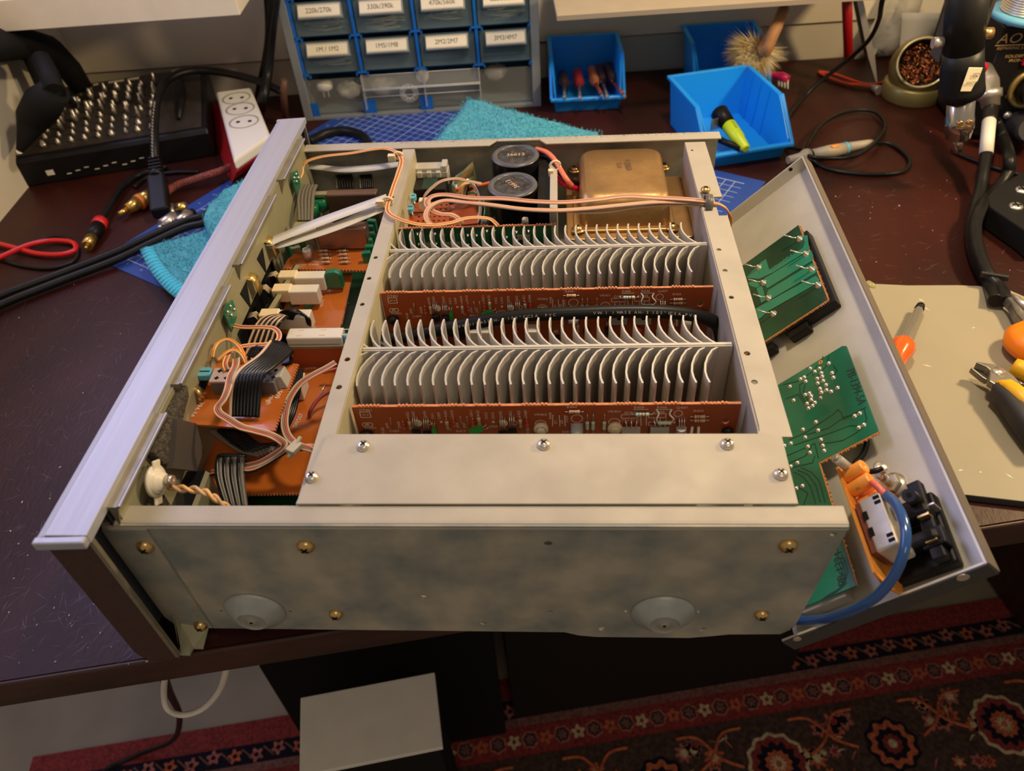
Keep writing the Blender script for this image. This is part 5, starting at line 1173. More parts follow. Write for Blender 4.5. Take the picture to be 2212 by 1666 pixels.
tp = [Z(876,318,.050), Z(1005,203,.056), Z(1040,214,.052), Z(1160,262,.045), Z(1300,300,.030), Z(1330,318,.020)]
ty = [(p.x, p.y) for p in tp]; ty = [(ty[0][0]-.006,.412)] + ty[1:5] + [(ty[5][0]+.004,.412)]
def zt1(x, y): 
    return .050 - .10*max(0,(x-.20))*1.4 + .006*_ns.noise(V((x*18,y*18,2))) 
pile('towel', ty, zt1, m_towel, None, .0012, 9000, 2)
tw = bpy.data.objects['towel']; tag(tw, 'bunched teal terry towel behind the amplifier with a corner against the drawer cabinet', 'towel')
t2 = thing('towel', Z(400,560,.002) , 'folded teal terry towel with a ribbed hem left of the amplifier front panel', 'towel')
def zl2(x, y): return .013 + .003*_ns.noise(V((x*25,y*25,5)))
lo = [Z(x,y,.012) for x, y in ((303,541),(336,528),(440,500),(480,470),(560,452))]; hi = [Z(x,y,.012) for x, y in ((384,641),(352,598),(322,565))]
lo2 = [(p.x,p.y) for p in lo]; lo2[-1] = (-.0175, lo2[-1][1]); hi2 = [(p.x,p.y) for p in hi]
P2 = lo2 + [(-.0175, hi2[0][1] - .030)] + hi2
pile('lower_fold', P2, zl2, m_towel, t2, .0012, 5000, 4)
up = [Z(x,y,.026) for x, y in ((436,472),(446,440),(480,408),(525,388),(560,384))]; up2 = [(p.x,p.y) for p in up]; up2[-1] = (-.0175, up2[-1][1])
P3 = up2 + [(-.0175, Z(500,560,.026).y), (Z(455,510,.026).x, Z(455,510,.026).y)]
pile('upper_fold', P3, lambda x, y: .026 + .003*_ns.noise(V((x*22,y*22,9))), m_towel, t2, .012, 3000, 6)
hm = MB(); hp = [(303,541),(322,580),(352,618),(384,645)]; hq = [(330,533),(350,568),(378,600),(412,622)]
a_ = cr([Z(x,y,.0150) for x, y in hp], 6); c_ = cr([Z(x,y,.0172) for x, y in hq], 6); hm.sheet([[x,(x+y)/2 + V((0,0,.0015)),y] for x, y in zip(a_,c_)], V((0,0,-.003))); hm.build('ribbed_hem', m_towelh, t2)
rb_ = MB()
for i in range(0, len(a_)-1): rb_.tube([a_[i] + V((0,0,.0006)), (a_[i]+c_[i])/2 + V((0,0,.0016)), c_[i] + V((0,0,.0002))], .0005, 5)
rb_.build('hem_rib', m_towelh, t2)

# ---------------------------------------------------------------- small-parts drawer cabinet
CA = V((-.084,.680,0)); CU = (V((.207,.699,0)) - CA).normalized(); CN = V((-CU.y, CU.x, 0)); CW = .2916; CH = .285
def CP_(u, z, n=0.0): return CA + CU*u + CN*n + V((0,0,z))
def cbx(b, u0, u1, z0, z1, n0, n1):
    vs = [CP_(u,z,n) for z in (z0,z1) for n in (n0,n1) for u in (u0,u1)]; return b.add(vs, [(0,2,3,1),(4,5,7,6),(0,1,5,4),(2,6,7,3),(0,4,6,2),(1,3,7,5)])
m_cgrey = mat('cabinet_grey', (.21,.225,.235), .5, var=.05, vs=40); m_cblue = mat('cabinet_blue', (.012,.13,.50), .38)
m_clear = mat('smoky_clear_plastic', (.22,.31,.34), .2, alpha=.24, bump=.12, bs=60); m_clearh = mat('clear_handle', (.50,.54,.54), .2, alpha=.5)
m_cback = mat('cabinet_back_blue', (.010,.055,.12), .6)
cab_ = thing('drawer_cabinet', CP_(CW/2,0), 'grey and blue small-parts cabinet with clear labelled drawers standing behind the amplifier', 'cabinet')
def K(b, name, m=None, par=None, **k): return b.build(name, m, par or cab_, **k)
cd_ = .078
for (u0,u1,z0,z1,n0,n1) in ((0,.0100,0,CH,.0,cd_),(CW-.0100,CW,0,CH,.0,cd_),(.0101,CW-.0101,0,.0045,.0,cd_),(.0101,CW-.0101,CH-.006,CH,.0,cd_),(.0101,CW-.0101,.0046,CH-.0061,cd_-.002,cd_)):
    b = MB(); cbx(b,u0,u1,z0,z1,n0,n1); K(b, 'cabinet_shell', m_cgrey if n0 == 0 else m_cback, bevel=.0008 if n0 == 0 else 0)
for u in (.0118,.0807,.1500,.2195,.2860):
    b = MB(); cbx(b,u-.0017,u+.0017,.0550,CH-.007,.001,.004); cbx(b,u-.0003,u+.0003,.055,CH-.007,.004,.070); K(b, 'blue_divider', m_cblue)
rows = [.0550,.0975,.1400,.1825,.2250,.2675]
for z in rows:
    for u in (.0118,.0807,.1500,.2195,.2860):
        b = MB(); l_ = .0075; u0 = u-l_ if u > .02 else u-.0017; u1 = u+l_ if u < .28 else u+.0017; cbx(b,u0,u1,z-.0010,z+.0010,.0002,.004); cbx(b,u0,u0+.0018,z-.0035,z+.001,.0002,.004); cbx(b,u1-.0018,u1,z-.0035,z+.001,.0002,.004); K(b, 'drawer_stop', m_cblue)
    b = MB(); cbx(b,.0101,CW-.0101,z-.0006,z+.0002,.006,.070); K(b, 'drawer_shelf', m_cback)
for u in (.0135,.0790,.1485): 
    b = MB(); cbx(b,u-.004 if u > .02 else u-.003,u+.011 if u > .02 else u+.006,.0047,.0210,.0012,.003); K(b, 'blue_foot', m_cblue)
for u in (.0855,.1495): b = MB(); cbx(b,u-.0015,u+.0015,.0008,.0036,-.0006,.0006); K(b, 'blue_peg', m_cblue)
labels = {(0,0):'1M / 1M2',(1,0):'1M5/1M8',(2,0):'2M2/2M7',(3,0):'3M3/4M7',(0,1):'220k/270k',(1,1):'330k/390k',(2,1):'470k/560k',(3,1):'680k/820k'}
m_ink = mat('pen_ink', (.10,.09,.07), .7); m_bag = mat('poly_bag', (.62,.60,.52), .3, trans=.45, alpha=1); m_glint = mat('resistor_tape', (.60,.52,.36), .4)
UC = [.0145,.0838,.1530,.2225]; UE = [.0780,.1470,.2165,.2835]
for r_ in range(5):
    for c_ in range(4):
        if r_ >= 3: 
            continue
        u0, u1 = UC[c_], UE[c_]; z0, z1 = rows[r_]+.0012, rows[r_+1]-.0050; bz = z0
        b = MB(); cbx(b,u0,u1,z0,z1,.0040,.0050); dr = K(b, 'drawer', m_clear); 
        b = MB(); cbx(b,u0,u0+.0008,z0,z1-.006,.0051,.060); cbx(b,u1-.0008,u1,z0,z1-.006,.0051,.060); cbx(b,u0+.0009,u1-.0009,z0,z0+.0008,.0051,.060); b.build('drawer_tray', m_clear, dr)
        b = MB(); zl_ = rows[r_]+.0235; b.prism([CP_(u0+.007,zl_+.0125,.0038), CP_(u0+.007,zl_,-.0045), CP_(u0+.007,zl_-.001,-.0045), CP_(u0+.007,zl_-.005,.0038)], CU*(u1-u0-.014)); b.build('drawer_handle', m_clearh, dr)
        if (c_, r_) in labels:
            b = MB(); d_up = (CP_(0,.0125,.0083) - CP_(0,0,0)).normalized(); o_ = CP_(u0+.0078,zl_+.0008,-.0046); nn = CU.cross(d_up)
            w_ = u1-u0-.0165; h_ = .0128; b.prism([o_, o_ + CU*w_, o_ + CU*w_ + d_up*h_, o_ + d_up*h_], nn*.0003 if nn.dot(CN) < 0 else nn*-.0003); lb = b.build('drawer_label', m_label, dr)
            fn = nn if nn.dot(CN) < 0 else -nn
            tb_ = MB(); text(tb_, labels[(c_,r_)], o_ + fn*.0005 + CU*w_/2 + d_up*.0042, CU, d_up, .0076, 'C', .92)
            for i in range(26): q = o_ + fn*.0004 + CU*(i+.3)*w_/26 + d_up*.0006; tb_.add([q, q+CU*w_/52, q+CU*w_/52+d_up*.0005, q+d_up*.0005], [(0,1,2,3)]); q = q + d_up*(h_-.0016); tb_.add([q, q+CU*w_/52, q+CU*w_/52+d_up*.0005, q+d_up*.0005], [(0,1,2,3)])
            tag(tb_.build('label_writing', m_ink, lb), kind='stuff')
        # taped resistors in bags
        rn = random.Random(c_*7+r_); 
        if (c_, r_) in ((0,0),(0,1),(1,1),(2,1),(3,1),(0,2),(1,2),(2,2)):
            b = MB()
            for i in range(12):
                ua = u0+.006+rn.uniform(0,.012); ub = u1-.006-rn.uniform(0,.012); za = z0+.002+rn.uniform(0,.010); zb2 = za+rn.uniform(-.006,.008); nn_ = .010+rn.uniform(0,.02)
                b.use(m_glint if i % 2 else m_bag).tube([CP_(ua,za,nn_), CP_((ua+ub)/2,(za+zb2)/2+rn.uniform(-.002,.003),nn_-.003), CP_(ub,max(z0+.002,zb2),nn_)], .0007 if i % 2 else .0012, 5)
            tag(b.build('resistor_strips'), 'taped resistors lying inside the clear drawer marked %s' % labels.get((c_,r_), 'above the 220k drawer row, column %s' % 'first second third'.split()[min(c_,2)]), 'resistors', kind='stuff')
# wide bottom drawer with clear handle
b = MB(); cbx(b,.0140,.2835,.0075,.0480,.0045,.0056); bd_ = K(b, 'wide_drawer', mat('clear_front', (.50,.50,.44), .12, alpha=.13))
b = MB(); cbx(b,.0140,.2835,.0060,.0074,.006,.070); b.build('wide_tray', m_clear, bd_)
b = MB(); b.prism([CP_(.0785,.0500,.0040), CP_(.0785,.0380,-.0080), CP_(.0785,.0365,-.0080), CP_(.0785,.0235,.0040), CP_(.0785,.0245,.0041), CP_(.0785,.0375,-.0066), CP_(.0785,.0495,.0041)], CU*.1410); b.build('wide_handle', MATS['clear_front'], bd_)
b = MB()
for z_, n_ in ((.0500,.0036),(.0380,-.0080),(.0365,-.0080),(.0235,.0036)): b.tube([CP_(.0785,z_,n_), CP_(.2195,z_,n_)], .0004, 5)
tag(b.build('handle_edges', mat('pale_edge_glint', (.80,.82,.80), .2), bd_), kind='stuff')  # bright edge lines of the clear handle put in as pale tubes
for u in (.0785,.1520,.2195-.0012): b = MB(); cbx(b,u,u+.0012,.012,.052,-.0066,.0039); b.build('handle_rib', m_clearh, bd_)
m_wht = mat('white_moulding', (.78,.74,.64), .45); m_hazy = mat('hazy_bag', (.80,.76,.62), .3, trans=.35)
b = MB(); b.lathe([(.006,0),(.0095,.001),(.0100,.006),(.0085,.009),(.0001,.010)], CP_(.0285,.030,.020), (0,0,1), 18)
for s in (-.003,.003): b.cyl(CP_(.0285+s,.030,.018), CP_(.0285+s,.021,.018), .0009, n=6)
tag(b.build('lamp_socket', m_wht), 'small round white lamp socket with two pins inside the wide bottom drawer, far left', 'socket')
b = MB(); c = CP_(.131,.022,.012); 
for k in range(12): t = 2*math.pi*k/12; b.tube([c + CU*math.cos(t)*.0065 + V((0,0,math.sin(t)*.0065)), c + CU*math.cos(t)*.0105 + V((0,0,math.sin(t)*.0105))], .0017, 6)
b.tube([c + (CU*math.cos(t) + V((0,0,math.sin(t))))*.0065 for t in [2*math.pi*i/24 for i in range(25)]], .0016, 6); b.tube([c + (CU*math.cos(t) + V((0,0,math.sin(t))))*.0110 for t in [2*math.pi*i/24 for i in range(25)]], .0008, 6)
tag(b.build('cog_ring', m_wht), 'white toothed plastic wheel seen through the middle of the wide bottom drawer', 'wheel')
b = MB(); b.cyl(CP_(.150,.042,.010), CP_(.150,.042,.020), .0075, n=16); tag(b.build('plastic_bobbin', m_wht), 'small white ring with a dark bore above the toothed wheel in the bottom drawer', 'ring')
for i, (u, z, s, lab) in enumerate(((.055,.024,.014,'crumpled clear bag right of the round socket in the bottom drawer'),(.100,.026,.016,'crumpled clear bag left of the toothed wheel in the bottom drawer'),(.238,.034,.013,'creased clear bag at the right end of the bottom drawer'))):
    b = MB(); rn = random.Random(i+3); b.sphere(CP_(u,z,.030), s, 14, 1.1, .8, .75); b.v = [tuple(V(v) + V((rn.uniform(-1,1),rn.uniform(-1,1),rn.uniform(-1,1)))*s*.13) for v in b.v]; tag(b.build('plastic_bag', m_hazy), lab, 'bag')

# ---------------------------------------------------------------- blue storage bins
m_bin = mat('bin_blue', (.010,.31,.92), .34, spec=.5); m_bind = MATS['bin_blue']
def bin_(name, o, ang, L_, W_, H_, lip, label, group=None, open_h=.45):
    """o = front-left bottom corner; x along the front, y backwards"""
    R2 = Matrix.Rotation(math.radians(ang), 3, 'Z'); o = V(o); t = thing(name, o + R2 @ V((W_/2,L_/2,0)), label, 'bin', group)
    f = lambda x, y, z: o + R2 @ V((x,y,z)); th = .0022; fl = .004
    b = MB(); b.prism([f(fl,.012,0), f(W_-fl,.012,0), f(W_-fl,L_-fl,0), f(fl,L_-fl,0)], V((0,0,.002))); b.build('bin_floor', m_bin, t)
    def wallq(pa, pb, inn, nm, prof=None):
        b = MB(); b.prism(prof if prof else [pa[0], pb[0], pb[1], pa[1]], inn); return b.build(nm, m_bin, t, bevel=.0008)
    ex_, ey_ = R2 @ V((1,0,0)), R2 @ V((0,1,0))
    ya = .012 + (H_-lip)*.75
    for s in (0, 1):
        xb = fl if s == 0 else W_-fl-th; xt = 0 if s == 0 else W_-th; k = lambda z: xb + (xt-xb)*z/H_
        b = MB(); b.prism([f(k(0),.012,0), f(k(lip),.003,lip), f(k(lip+.004),.004,lip+.004), f(k(H_*.9),ya-.004,H_*.9), f(k(H_),ya+.004,H_), f(k(H_),L_,H_), f(k(0),L_-fl,0)], ex_*th); sd_ = b.build('bin_side', m_bin, t, bevel=.0007)
        for j in (1,2,3):
            y_ = ya + (L_-ya)*j/4; b = MB(); xx = (fl+th*1.0) if s == 0 else (W_-fl-th*1.6); b.prism([f(xx-(0 if s else .0),y_,.003), f(xx+.0010,y_,.003), f(xx+.0010+(xt-xb),y_,H_-.003), f(xx+(xt-xb),y_,H_-.003)], ey_*.0016); b.build('side_rib', m_bin, sd_)
        b = MB(); xr = -.0028 if s == 0 else W_-.0008; b.prism([f(xr,ya+.004,H_-.0035), f(xr+.0036,ya+.004,H_-.0035), f(xr+.0036,ya+.004,H_), f(xr,ya+.004,H_)], ey_*(L_-ya-.004)); b.prism([f(xr,.002,lip-.002), f(xr+.0036,.002,lip-.002), f(xr+.0036,ya+.003,H_), f(xr,ya+.003,H_-.0025)], V((0,0,.0018))) ; b.build('side_rim', m_bin, t, bevel=.0006)
    b = MB(); b.prism([f(fl,L_-fl,0), f(W_-fl,L_-fl,0), f(W_,L_,H_), f(0,L_,H_)], -ey_*th); b.build('bin_back', m_bin, t, bevel=.0006)
    b = MB(); b.prism([f(-.0028,L_-.0012,H_-.0035), f(W_+.0028,L_-.0012,H_-.0035), f(W_+.0028,L_-.0012,H_), f(-.0028,L_-.0012,H_)], ey_*.0036); b.build('back_rim', m_bin, t, bevel=.0006)
    b = MB(); b.prism([f(fl,.012,0), f(W_-fl,.012,0), f(W_-fl*.5,.003,lip), f(fl*.5,.003,lip)], ey_*th); b.build('bin_front', m_bin, t, bevel=.0006)
    b = MB(); b.prism([f(-.002,-.0010,lip-.004), f(W_+.002,-.0010,lip-.004), f(W_+.002,-.0010,lip+.0005), f(-.002,-.0010,lip+.0005)], ey_*.0058); b.build('front_lip', m_bin, t, bevel=.0016, seg=3)
    return t, f
bf, ff = bin_('storage_bin', (.3825,.5230,0), 14, .124, .092, .055, .020, 'bright blue open bin in front with the yellow highlighter in it', 'blue open-front storage bins')
bl_, fl_ = bin_('storage_bin', (.2210,.6720,0), 2, .105, .084, .055, .020, 'blue bin full of screwdrivers beside the drawer cabinet', 'blue open-front storage bins')
bb_, fb_ = bin_('storage_bin', (.3930,.6930,0), 4, .103, .086, .055, .018, 'blue bin in shadow at the back holding the bristle brush', 'blue open-front storage bins')
# contents
m_hand = [mat('screwdriver_red_handle', (.35,.02,.02), .3), mat('screwdriver_dark_handle', (.05,.02,.02), .3), mat('screwdriver_amber_handle', (.42,.14,.05), .25)]
m_shaft = mat('tool_steel', (.50,.46,.40), .3, metal=.85)
for i, (x0, x1, hm_, lab) in enumerate(((.016,.014,1,'screwdriver with slim grey shaft over the bin lip, leftmost of the row in the bin'),(.034,.032,0,'screwdriver with flat shaft and red handle, second from the left in the bin'),(.052,.058,2,'screwdriver with copper-sleeved shaft in the middle of the bin of screwdrivers'),(.062,.064,1,'screwdriver with short dark shaft, second from the right in the bin'),(.072,.084,1,'screwdriver with copper-sleeved shaft reaching past the right corner of the bin'))):
    p0 = fl_(x0,.088,.014 + .002*i); p1 = fl_(x0+(x1-x0)*.35,.036,.0205); p2 = fl_(x1,-.012 - .004*(i == 4),.0260 - .002*(i % 2)); t = thing('screwdriver', p0, lab, 'screwdriver', 'screwdrivers in the blue bin')
    b = MB(); d = (p1-p0).normalized(); b.tube([p0, p0 + d*.004, p0 + d*.02, p1 - d*.008, p1 - d*.004, p1], [.004,.0065,.0060,.0068,.0045,.0035], 10); b.build('handle', m_hand[hm_], t)
    b = MB(); 
    if i in (2,4): b.tube([p1, p1+(p2-p1)*.82], .0022, 8); b.build('insulated_sleeve', mat('copper_red_sleeve%d' % i, (.30,.07,.05), .35), t); b = MB(); b.tube([p1+(p2-p1)*.82, p2], [.0022,.0016], 8)
    else: b.tube([p1, p2], [.0020,.0018], 8)
    b.build('shaft', m_shaft, t)
# highlighter and pen in the front bin
h0, h1 = Z(1552,241,.040), Z(1612,322,.024); t = thing('highlighter', h1, 'yellow highlighter pen with black cap lying across the front blue bin', 'pen'); d = h1-h0
b = MB(); b.tube([h0, h0+d*.03, h0+d*.36], [.0075,.0095,.0078], 16); b.build('black_cap', m_black, t)
b = MB(); b.tube([h0+d*.36, h0+d*.38, h0+d*.72, h0+d*.76, h0+d*.97, h0+d], [.0064,.0076,.0070,.0060,.0046,.0036], 16); b.build('barrel', mat('highlighter_yellow', (.62,.80,.02), .35), t)
b = MB(); b.tube([h0+d*.45+V((0,0,.0072)), h0+d*.62+V((0,0,.0069))], .0010, 6); b.build('clip_groove', mat('olive_groove', (.30,.42,.02), .5), t)
h0, h1 = Z(1545,298,.026), Z(1606,324,.0225); t = thing('ballpoint_pen', h1, 'thin black pen resting on the front lip of the front blue bin', 'pen'); d = h1-h0
b = MB(); b.tube([h0, h0+d*.9], .0034, 10); b.build('barrel', m_black, t); b = MB(); b.tube([h0+d*.9, h1], [.003,.0008], 10); b.build('tip', m_shaft, t)
b = MB(); p = Z(1546,268,.034); b.cbox(p, (.012,.0009,.012), Matrix.Rotation(.5,3,'Z')); tag(b.build('shiny_chip', m_nick), 'small shiny metal scrap under the highlighter in the front blue bin', 'scrap')
# brush and toothbrush
c = Z(1606,150,.045); t = thing('bristle_brush', c, 'round brush of pale straw bristles with a wooden handle over the back blue bin', 'brush')
rn = random.Random(9); b = MB(); ax = V((-.45,-.25,-.55)).normalized(); bb = c + V((.014,.010,.020))
for i in range(1500):
    d = V((rn.gauss(0,1),rn.gauss(0,1),rn.gauss(0,1))).normalized(); d = (d*.85 + ax*.7).normalized(); L_ = rn.uniform(.024,.036); s_ = d.orthogonal().normalized()*.0005
    p0_ = bb + d*.004; b.add([p0_ - s_, p0_ + s_, p0_ + d*L_ + V((rn.uniform(-1,1),rn.uniform(-1,1),rn.uniform(-1,1)))*.003], [(0,1,2)])
tag(b.build('bristles', mat('straw_bristle', (.85,.66,.34), .7, var=.25, vs=90), t, flip=False), kind='stuff')
b = MB(); b.sphere(bb + ax*.013, .021, 12); b.build('bristle_core', mat('straw_core', (.60,.44,.20), .9, var=.5, vs=400, bump=1, bs=900), t)
hp = [bb + V((.006,.004,.004)), Z(1652,108,.072), Z(1672,68,.088), Z(1694,18,.105)]; b = MB(); b.tube(hp, [.0075,.0085,.0072,.0065], 10); b.build('wooden_handle', mat('beech_wood', (.55,.27,.12), .5, var=.2, vs=60, stretch=(1,1,.2)), t)
p1 = Z(1672,162,.020); p2 = Z(1704,172,.018); t = thing('toothbrush', p1, 'pink toothbrush head with white bristles poking out of the back blue bin', 'toothbrush')
b = MB(); b.tube([Z(1625,150,.028), Z(1660,158,.022), p1, (p1+p2)/2 + V((0,0,.001)), p2], [.0025,.0028,.0035,.0055,.0045], 10); b.build('pink_head', mat('pink_plastic', (.75,.02,.16), .25, coat=.4), t)
b = MB()
for i in range(4):
    for j in range(2): q = p1 + (p2-p1)*(.3+.2*i) + V((0,(j-.5)*.004,0)); b.tube([q, q + V((.0008,-.004,-.0095))], .0012, 6)
b.build('bristle_tufts', m_wht, t)

# ---------------------------------------------------------------- screwdriver bit block on a black case, upper left
A_ = Z(60,405,0); D_ = V((math.cos(math.radians(17)), math.sin(math.radians(17)), 0)); N_ = V((-D_.y, D_.x, 0))
bt_ = thing('bit_case', A_ + D_*.1, 'black box with a sloping bed of steel screwdriver bits under the left shelf', 'tool case')
o = A_ + D_*(-.004); Wb, Db = .212, .150
b = MB(); b.prism([o, o + N_*Db, o + N_*Db + V((0,0,.050)), o + N_*.004 + V((0,0,.033)), o + V((0,0,.028))], D_*Wb); b.build('case_body', m_black, bt_, bevel=.002)
b = MB(); f1 = lambda u, v, h=0: o + D_*u + N_*(.004+v) + V((0,0,.0335 + v*(.017/.146) + h)); b.prism([f1(.006,.002), f1(Wb-.006,.002), f1(Wb-.006,.140), f1(.006,.140)], V((0,0,.0014))); b.build('bit_bed', mat('brown_black_bed', (.035,.026,.020), .6, var=.2, vs=90), bt_)
rn = random.Random(21)
for i in range(9):
    for j in range(8):
        u = .036 + i*.0145 + rn.uniform(-.001,.001); v = .012 + j*.0145
        if u > .165: continue
        p_ = f1(u,v,.001); hh = rn.choice([.008,.012,.016]) if j > 1 else .008; r_ = rn.choice([.0022,.0026,.0034]); b = MB(); d = V((.15,-.20,1)).normalized()
        b.tube([p_, p_ + d*hh*.55, p_ + d*hh*.62, p_ + d*hh], [r_, r_, r_*.6, r_*.55], 6); b.build('screwdriver_bit', m_nick, bt_)
b = MB(); b.use(m_label)
for u, w_ in ((.060,.012),(.078,.006),(.096,.018),(.120,.012)): q = f1(u,.132,.0018); b.prism([q, q + D_*w_, q + D_*w_ + N_*.006, q + N_*.006], V((0,0,.0004)))
b.build('size_labels', None, bt_)
b = MB(); b.tube([f1(.182,.020,.004), f1(.184,.050,.006), f1(.183,.085,.006), f1(.182,.110,.010)], [.002,.0055,.0060,.0030], 8); b.build('black_driver', m_black, bt_)
b = MB(); b.cbox(f1(.182,.118,.010), (.014,.006,.004), Matrix.Rotation(.3,3,'Z')); b.build('driver_clip', m_shaft, bt_)
b = MB(); q = o + D_*.030 + V((0,0,.010)) - N_*.0006; b.prism([q, q + D_*.008, q + D_*.008 + V((0,0,.006)), q + V((0,0,.006))], -N_*.0004)
for i in range(9): q = o + D_*(.050+i*.010) + V((0,0,.008 + (i % 3)*.002)) - N_*.0006; b.prism([q, q + D_*.005, q + D_*.005 + V((0,0,.001)), q + V((0,0,.001))], -N_*.0003)
b.build('worn_print', m_wht, bt_)
# dark soldering tool leaning nose-down over the case
t = thing('glue_gun', f1(.02,.05,.01), 'dark handheld gun leaning nose down on the left end of the bit box', 'tool')
b = MB(); b.tube([Z(42,326,.052), Z(58,290,.062), Z(72,255,.075), Z(92,225,.090), Z(122,195,.105)], [.0035,.010,.017,.019,.014], 12); b.build('gun_body', m_blackm, t)
b = MB(); b.tube([Z(42,326,.052), Z(37,331,.048)], [.0034,.0022], 8); b.build('nozzle', m_shaft, t)
b = MB(); b.tube([Z(118,200,.105), Z(105,160,.115), Z(88,125,.125)], [.011,.010,.009], 10); b.tube([Z(122,198,.105), Z(150,215,.085), Z(160,225,.07)], .004, 8); b.build('grip', m_blackm, t)

t = thing('dark_bent_bar', Z(90,120,.09), 'dark bent bar added to darken the far upper left, under the left shelf', 'monitor arm')  # bent dark bar added to darken the wall and desk corner
b = MB(); b.tube([X(-60,105,-.352), X(40,92,-.350), X(105,112,-.346), X(150,150,-.342), X(178,192,-.338)], [.016,.017,.018,.014,.012], 10); b.build('bent_bar', m_blackm, t)
b = MB(); b.tube([X(60,100,-.344), X(100,180,-.340), X(118,236,-.336)], [.010,.012,.010], 8); b.build('bar_strut', m_blackm, t)

# ---------------------------------------------------------------- multi-socket extension
tq = [Z(466,198,.046), Z(541,188,.046), Z(584,292,.046), Z(504,347,.046)]; bq = [p + V((0,0,-.0445)) for p in tq]
t = thing('power_strip', (bq[0]+bq[2])/2, 'white mains extension block with three round sockets and a red base', 'extension socket')
b = MB(); b.prism(tq, V((0,0,-.012))); ps_ = b.build('socket_face', m_wht, t, bevel=.003, seg=3)
b = MB(); cc = sum(bq, V())/4; low = [Z(440,235,0), Z(535,226,0), Z(592,335,0), Z(500,398,0)]; n4 = 4; top = [p + V((0,0,-.0125)) for p in tq]
b.add([V((p.x,p.y,.0)) for p in low] + top, [(0,1,2,3),(4,5,6,7),(0,1,5,4),(1,2,6,5),(2,3,7,6),(3,0,4,7)]); b.build('red_base', mat('red_base_plastic', (.42,.015,.015), .4), t)
for px, py in ((511,212),(519,235),(527,263)):
    c = Z(px,py,.0461); b = MB(); b.lathe([(.0165,0),(.0165,.0004),(.0150,.0004),(.0145,-.0002),(.0001,-.0002)], c, (0,0,1), 26); sk = b.build('socket_ring', mat('socket_shade_%d' % py, (.36,.32,.24), .5), ps_)
    for s in (-.0065,.0065): b = MB(); b.cyl(c + V((s,s*.1,.0003)), c + V((s,s*.1,.0006)), .0022, n=12); b.build('pin_hole', m_hole, sk)

# ---------------------------------------------------------------- cables at the left
def W_(name, pts, r, m, lab, cat='cable', n=10, grp=None): return tag(wire(pts, r, m, name, None, 6, n), lab, cat, grp)
W_('power_cable', [(-60,672,.006),(0,640,.006),(130,592,.006),(250,545,.007),(330,508,.010),(400,478,.014),(440,466,.016),(470,440,.018),(500,410,.016),(540,378,.012),(580,345,.008),(600,330,.007)], .0040, m_rubber, 'upper of the two thick black cables running diagonally to the teal towel')
W_('power_cable', [(-60,700,.006),(0,660,.006),(130,608,.006),(250,562,.007),(330,524,.010),(400,492,.014),(445,480,.016),(480,452,.018),(515,415,.014),(560,372,.010),(600,345,.007)], .0038, m_rubber, 'lower of the two thick black cables running diagonally to the teal towel')
W_('looped_cable', [(668,306,.006),(700,290,.006),(740,283,.006),(775,290,.006),(793,306,.006),(797,330,.006)], .0055, m_rubber, 'black cable loop lying on the cutting mat just behind the amplifier')
W_('test_lead', [(-30,520,.004),(30,535,.004),(80,548,.004),(130,550,.004),(160,542,.004),(163,530,.004),(150,522,.004),(110,520,.004),(60,530,.006),(0,556,.006),(-40,570,.005)], .0026, mat('glossy_red_lead', (.75,.015,.02), .25, coat=.3), 'glossy red test lead curled at the far left of the desk')
W_('thin_cable', [(60,530,.002),(110,512,.002),(150,516,.002),(168,540,.002),(158,565,.002),(110,580,.002),(50,575,.002),(0,560,.002),(-40,545,.002)], .0018, m_rubber, 'thin black cable looping beneath the red test lead')
m_braid = mat('red_black_braid', (.28,.07,.05), .7, var=.9, vs=900, bump=.6, bs=1500)
W_('braided_cable', [(350,422,.005),(380,402,.007),(420,388,.010),(470,372,.012),(520,352,.010),(565,333,.007),(600,318,.006)], .0042, m_braid, 'red and black braided cable running towards the amplifier front')
W_('thin_cable', [(290,405,.003),(320,382,.003),(380,372,.003),(430,372,.003)], .0020, m_rubber, 'thin grey-black cable passing behind the mains plug')
# mains lead with moulded connector
t = thing('mains_lead', Z(345,460,.008), 'black mains lead with ribbed moulded connector hanging over the bit box edge', 'cable')
pth = [(612,200,.045),(560,176,.052),(500,160,.058),(440,152,.064),(390,158,.068),(356,180,.066),(340,215,.062),(335,255,.058),(334,300,.050),(335,345,.036)]
b = MB(); cp_ = cr(Zs(pth), 6); b.tube(cp_, .0045, 12); cv = b.build('cable', m_rubber, t)
b = MB(); seg_ = cr(Zs([(337,220,.0655),(333,258,.0615),(332,300,.0535),(333,340,.0405)]), 6)
for i in range(0, len(seg_)-1): b.cbox(seg_[i] + V((0,-.0034,.001)), (.0012,.0010,.0022))
b.build('cable_print', MATS['cable_print'], cv)
b = MB(); k = Zs([(335,345,.036),(337,372,.028),(339,384,.025)]); b.tube(k, [.0052,.0070,.0085], 12); b.build('strain_relief', m_rubber, t)
b = MB(); k0, k1 = Z(340,384,.024), Z(348,462,.010); d = (k1-k0); M2 = d.to_track_quat('Y','Z').to_matrix(); b.cbox((k0+k1)/2, (.0185,d.length,.0150), M2); b.build('connector_body', m_black, t, bevel=.003, seg=3)
for i in range(5): q = Z(336,348,.036) + (Z(339,384,.025) - Z(336,348,.036))*(i/5); b = MB(); b.cbox(q, (.014-.0006*(4-i),.0022,.0125), M2); b.build('relief_rib', m_rubber, t, bevel=.0006)
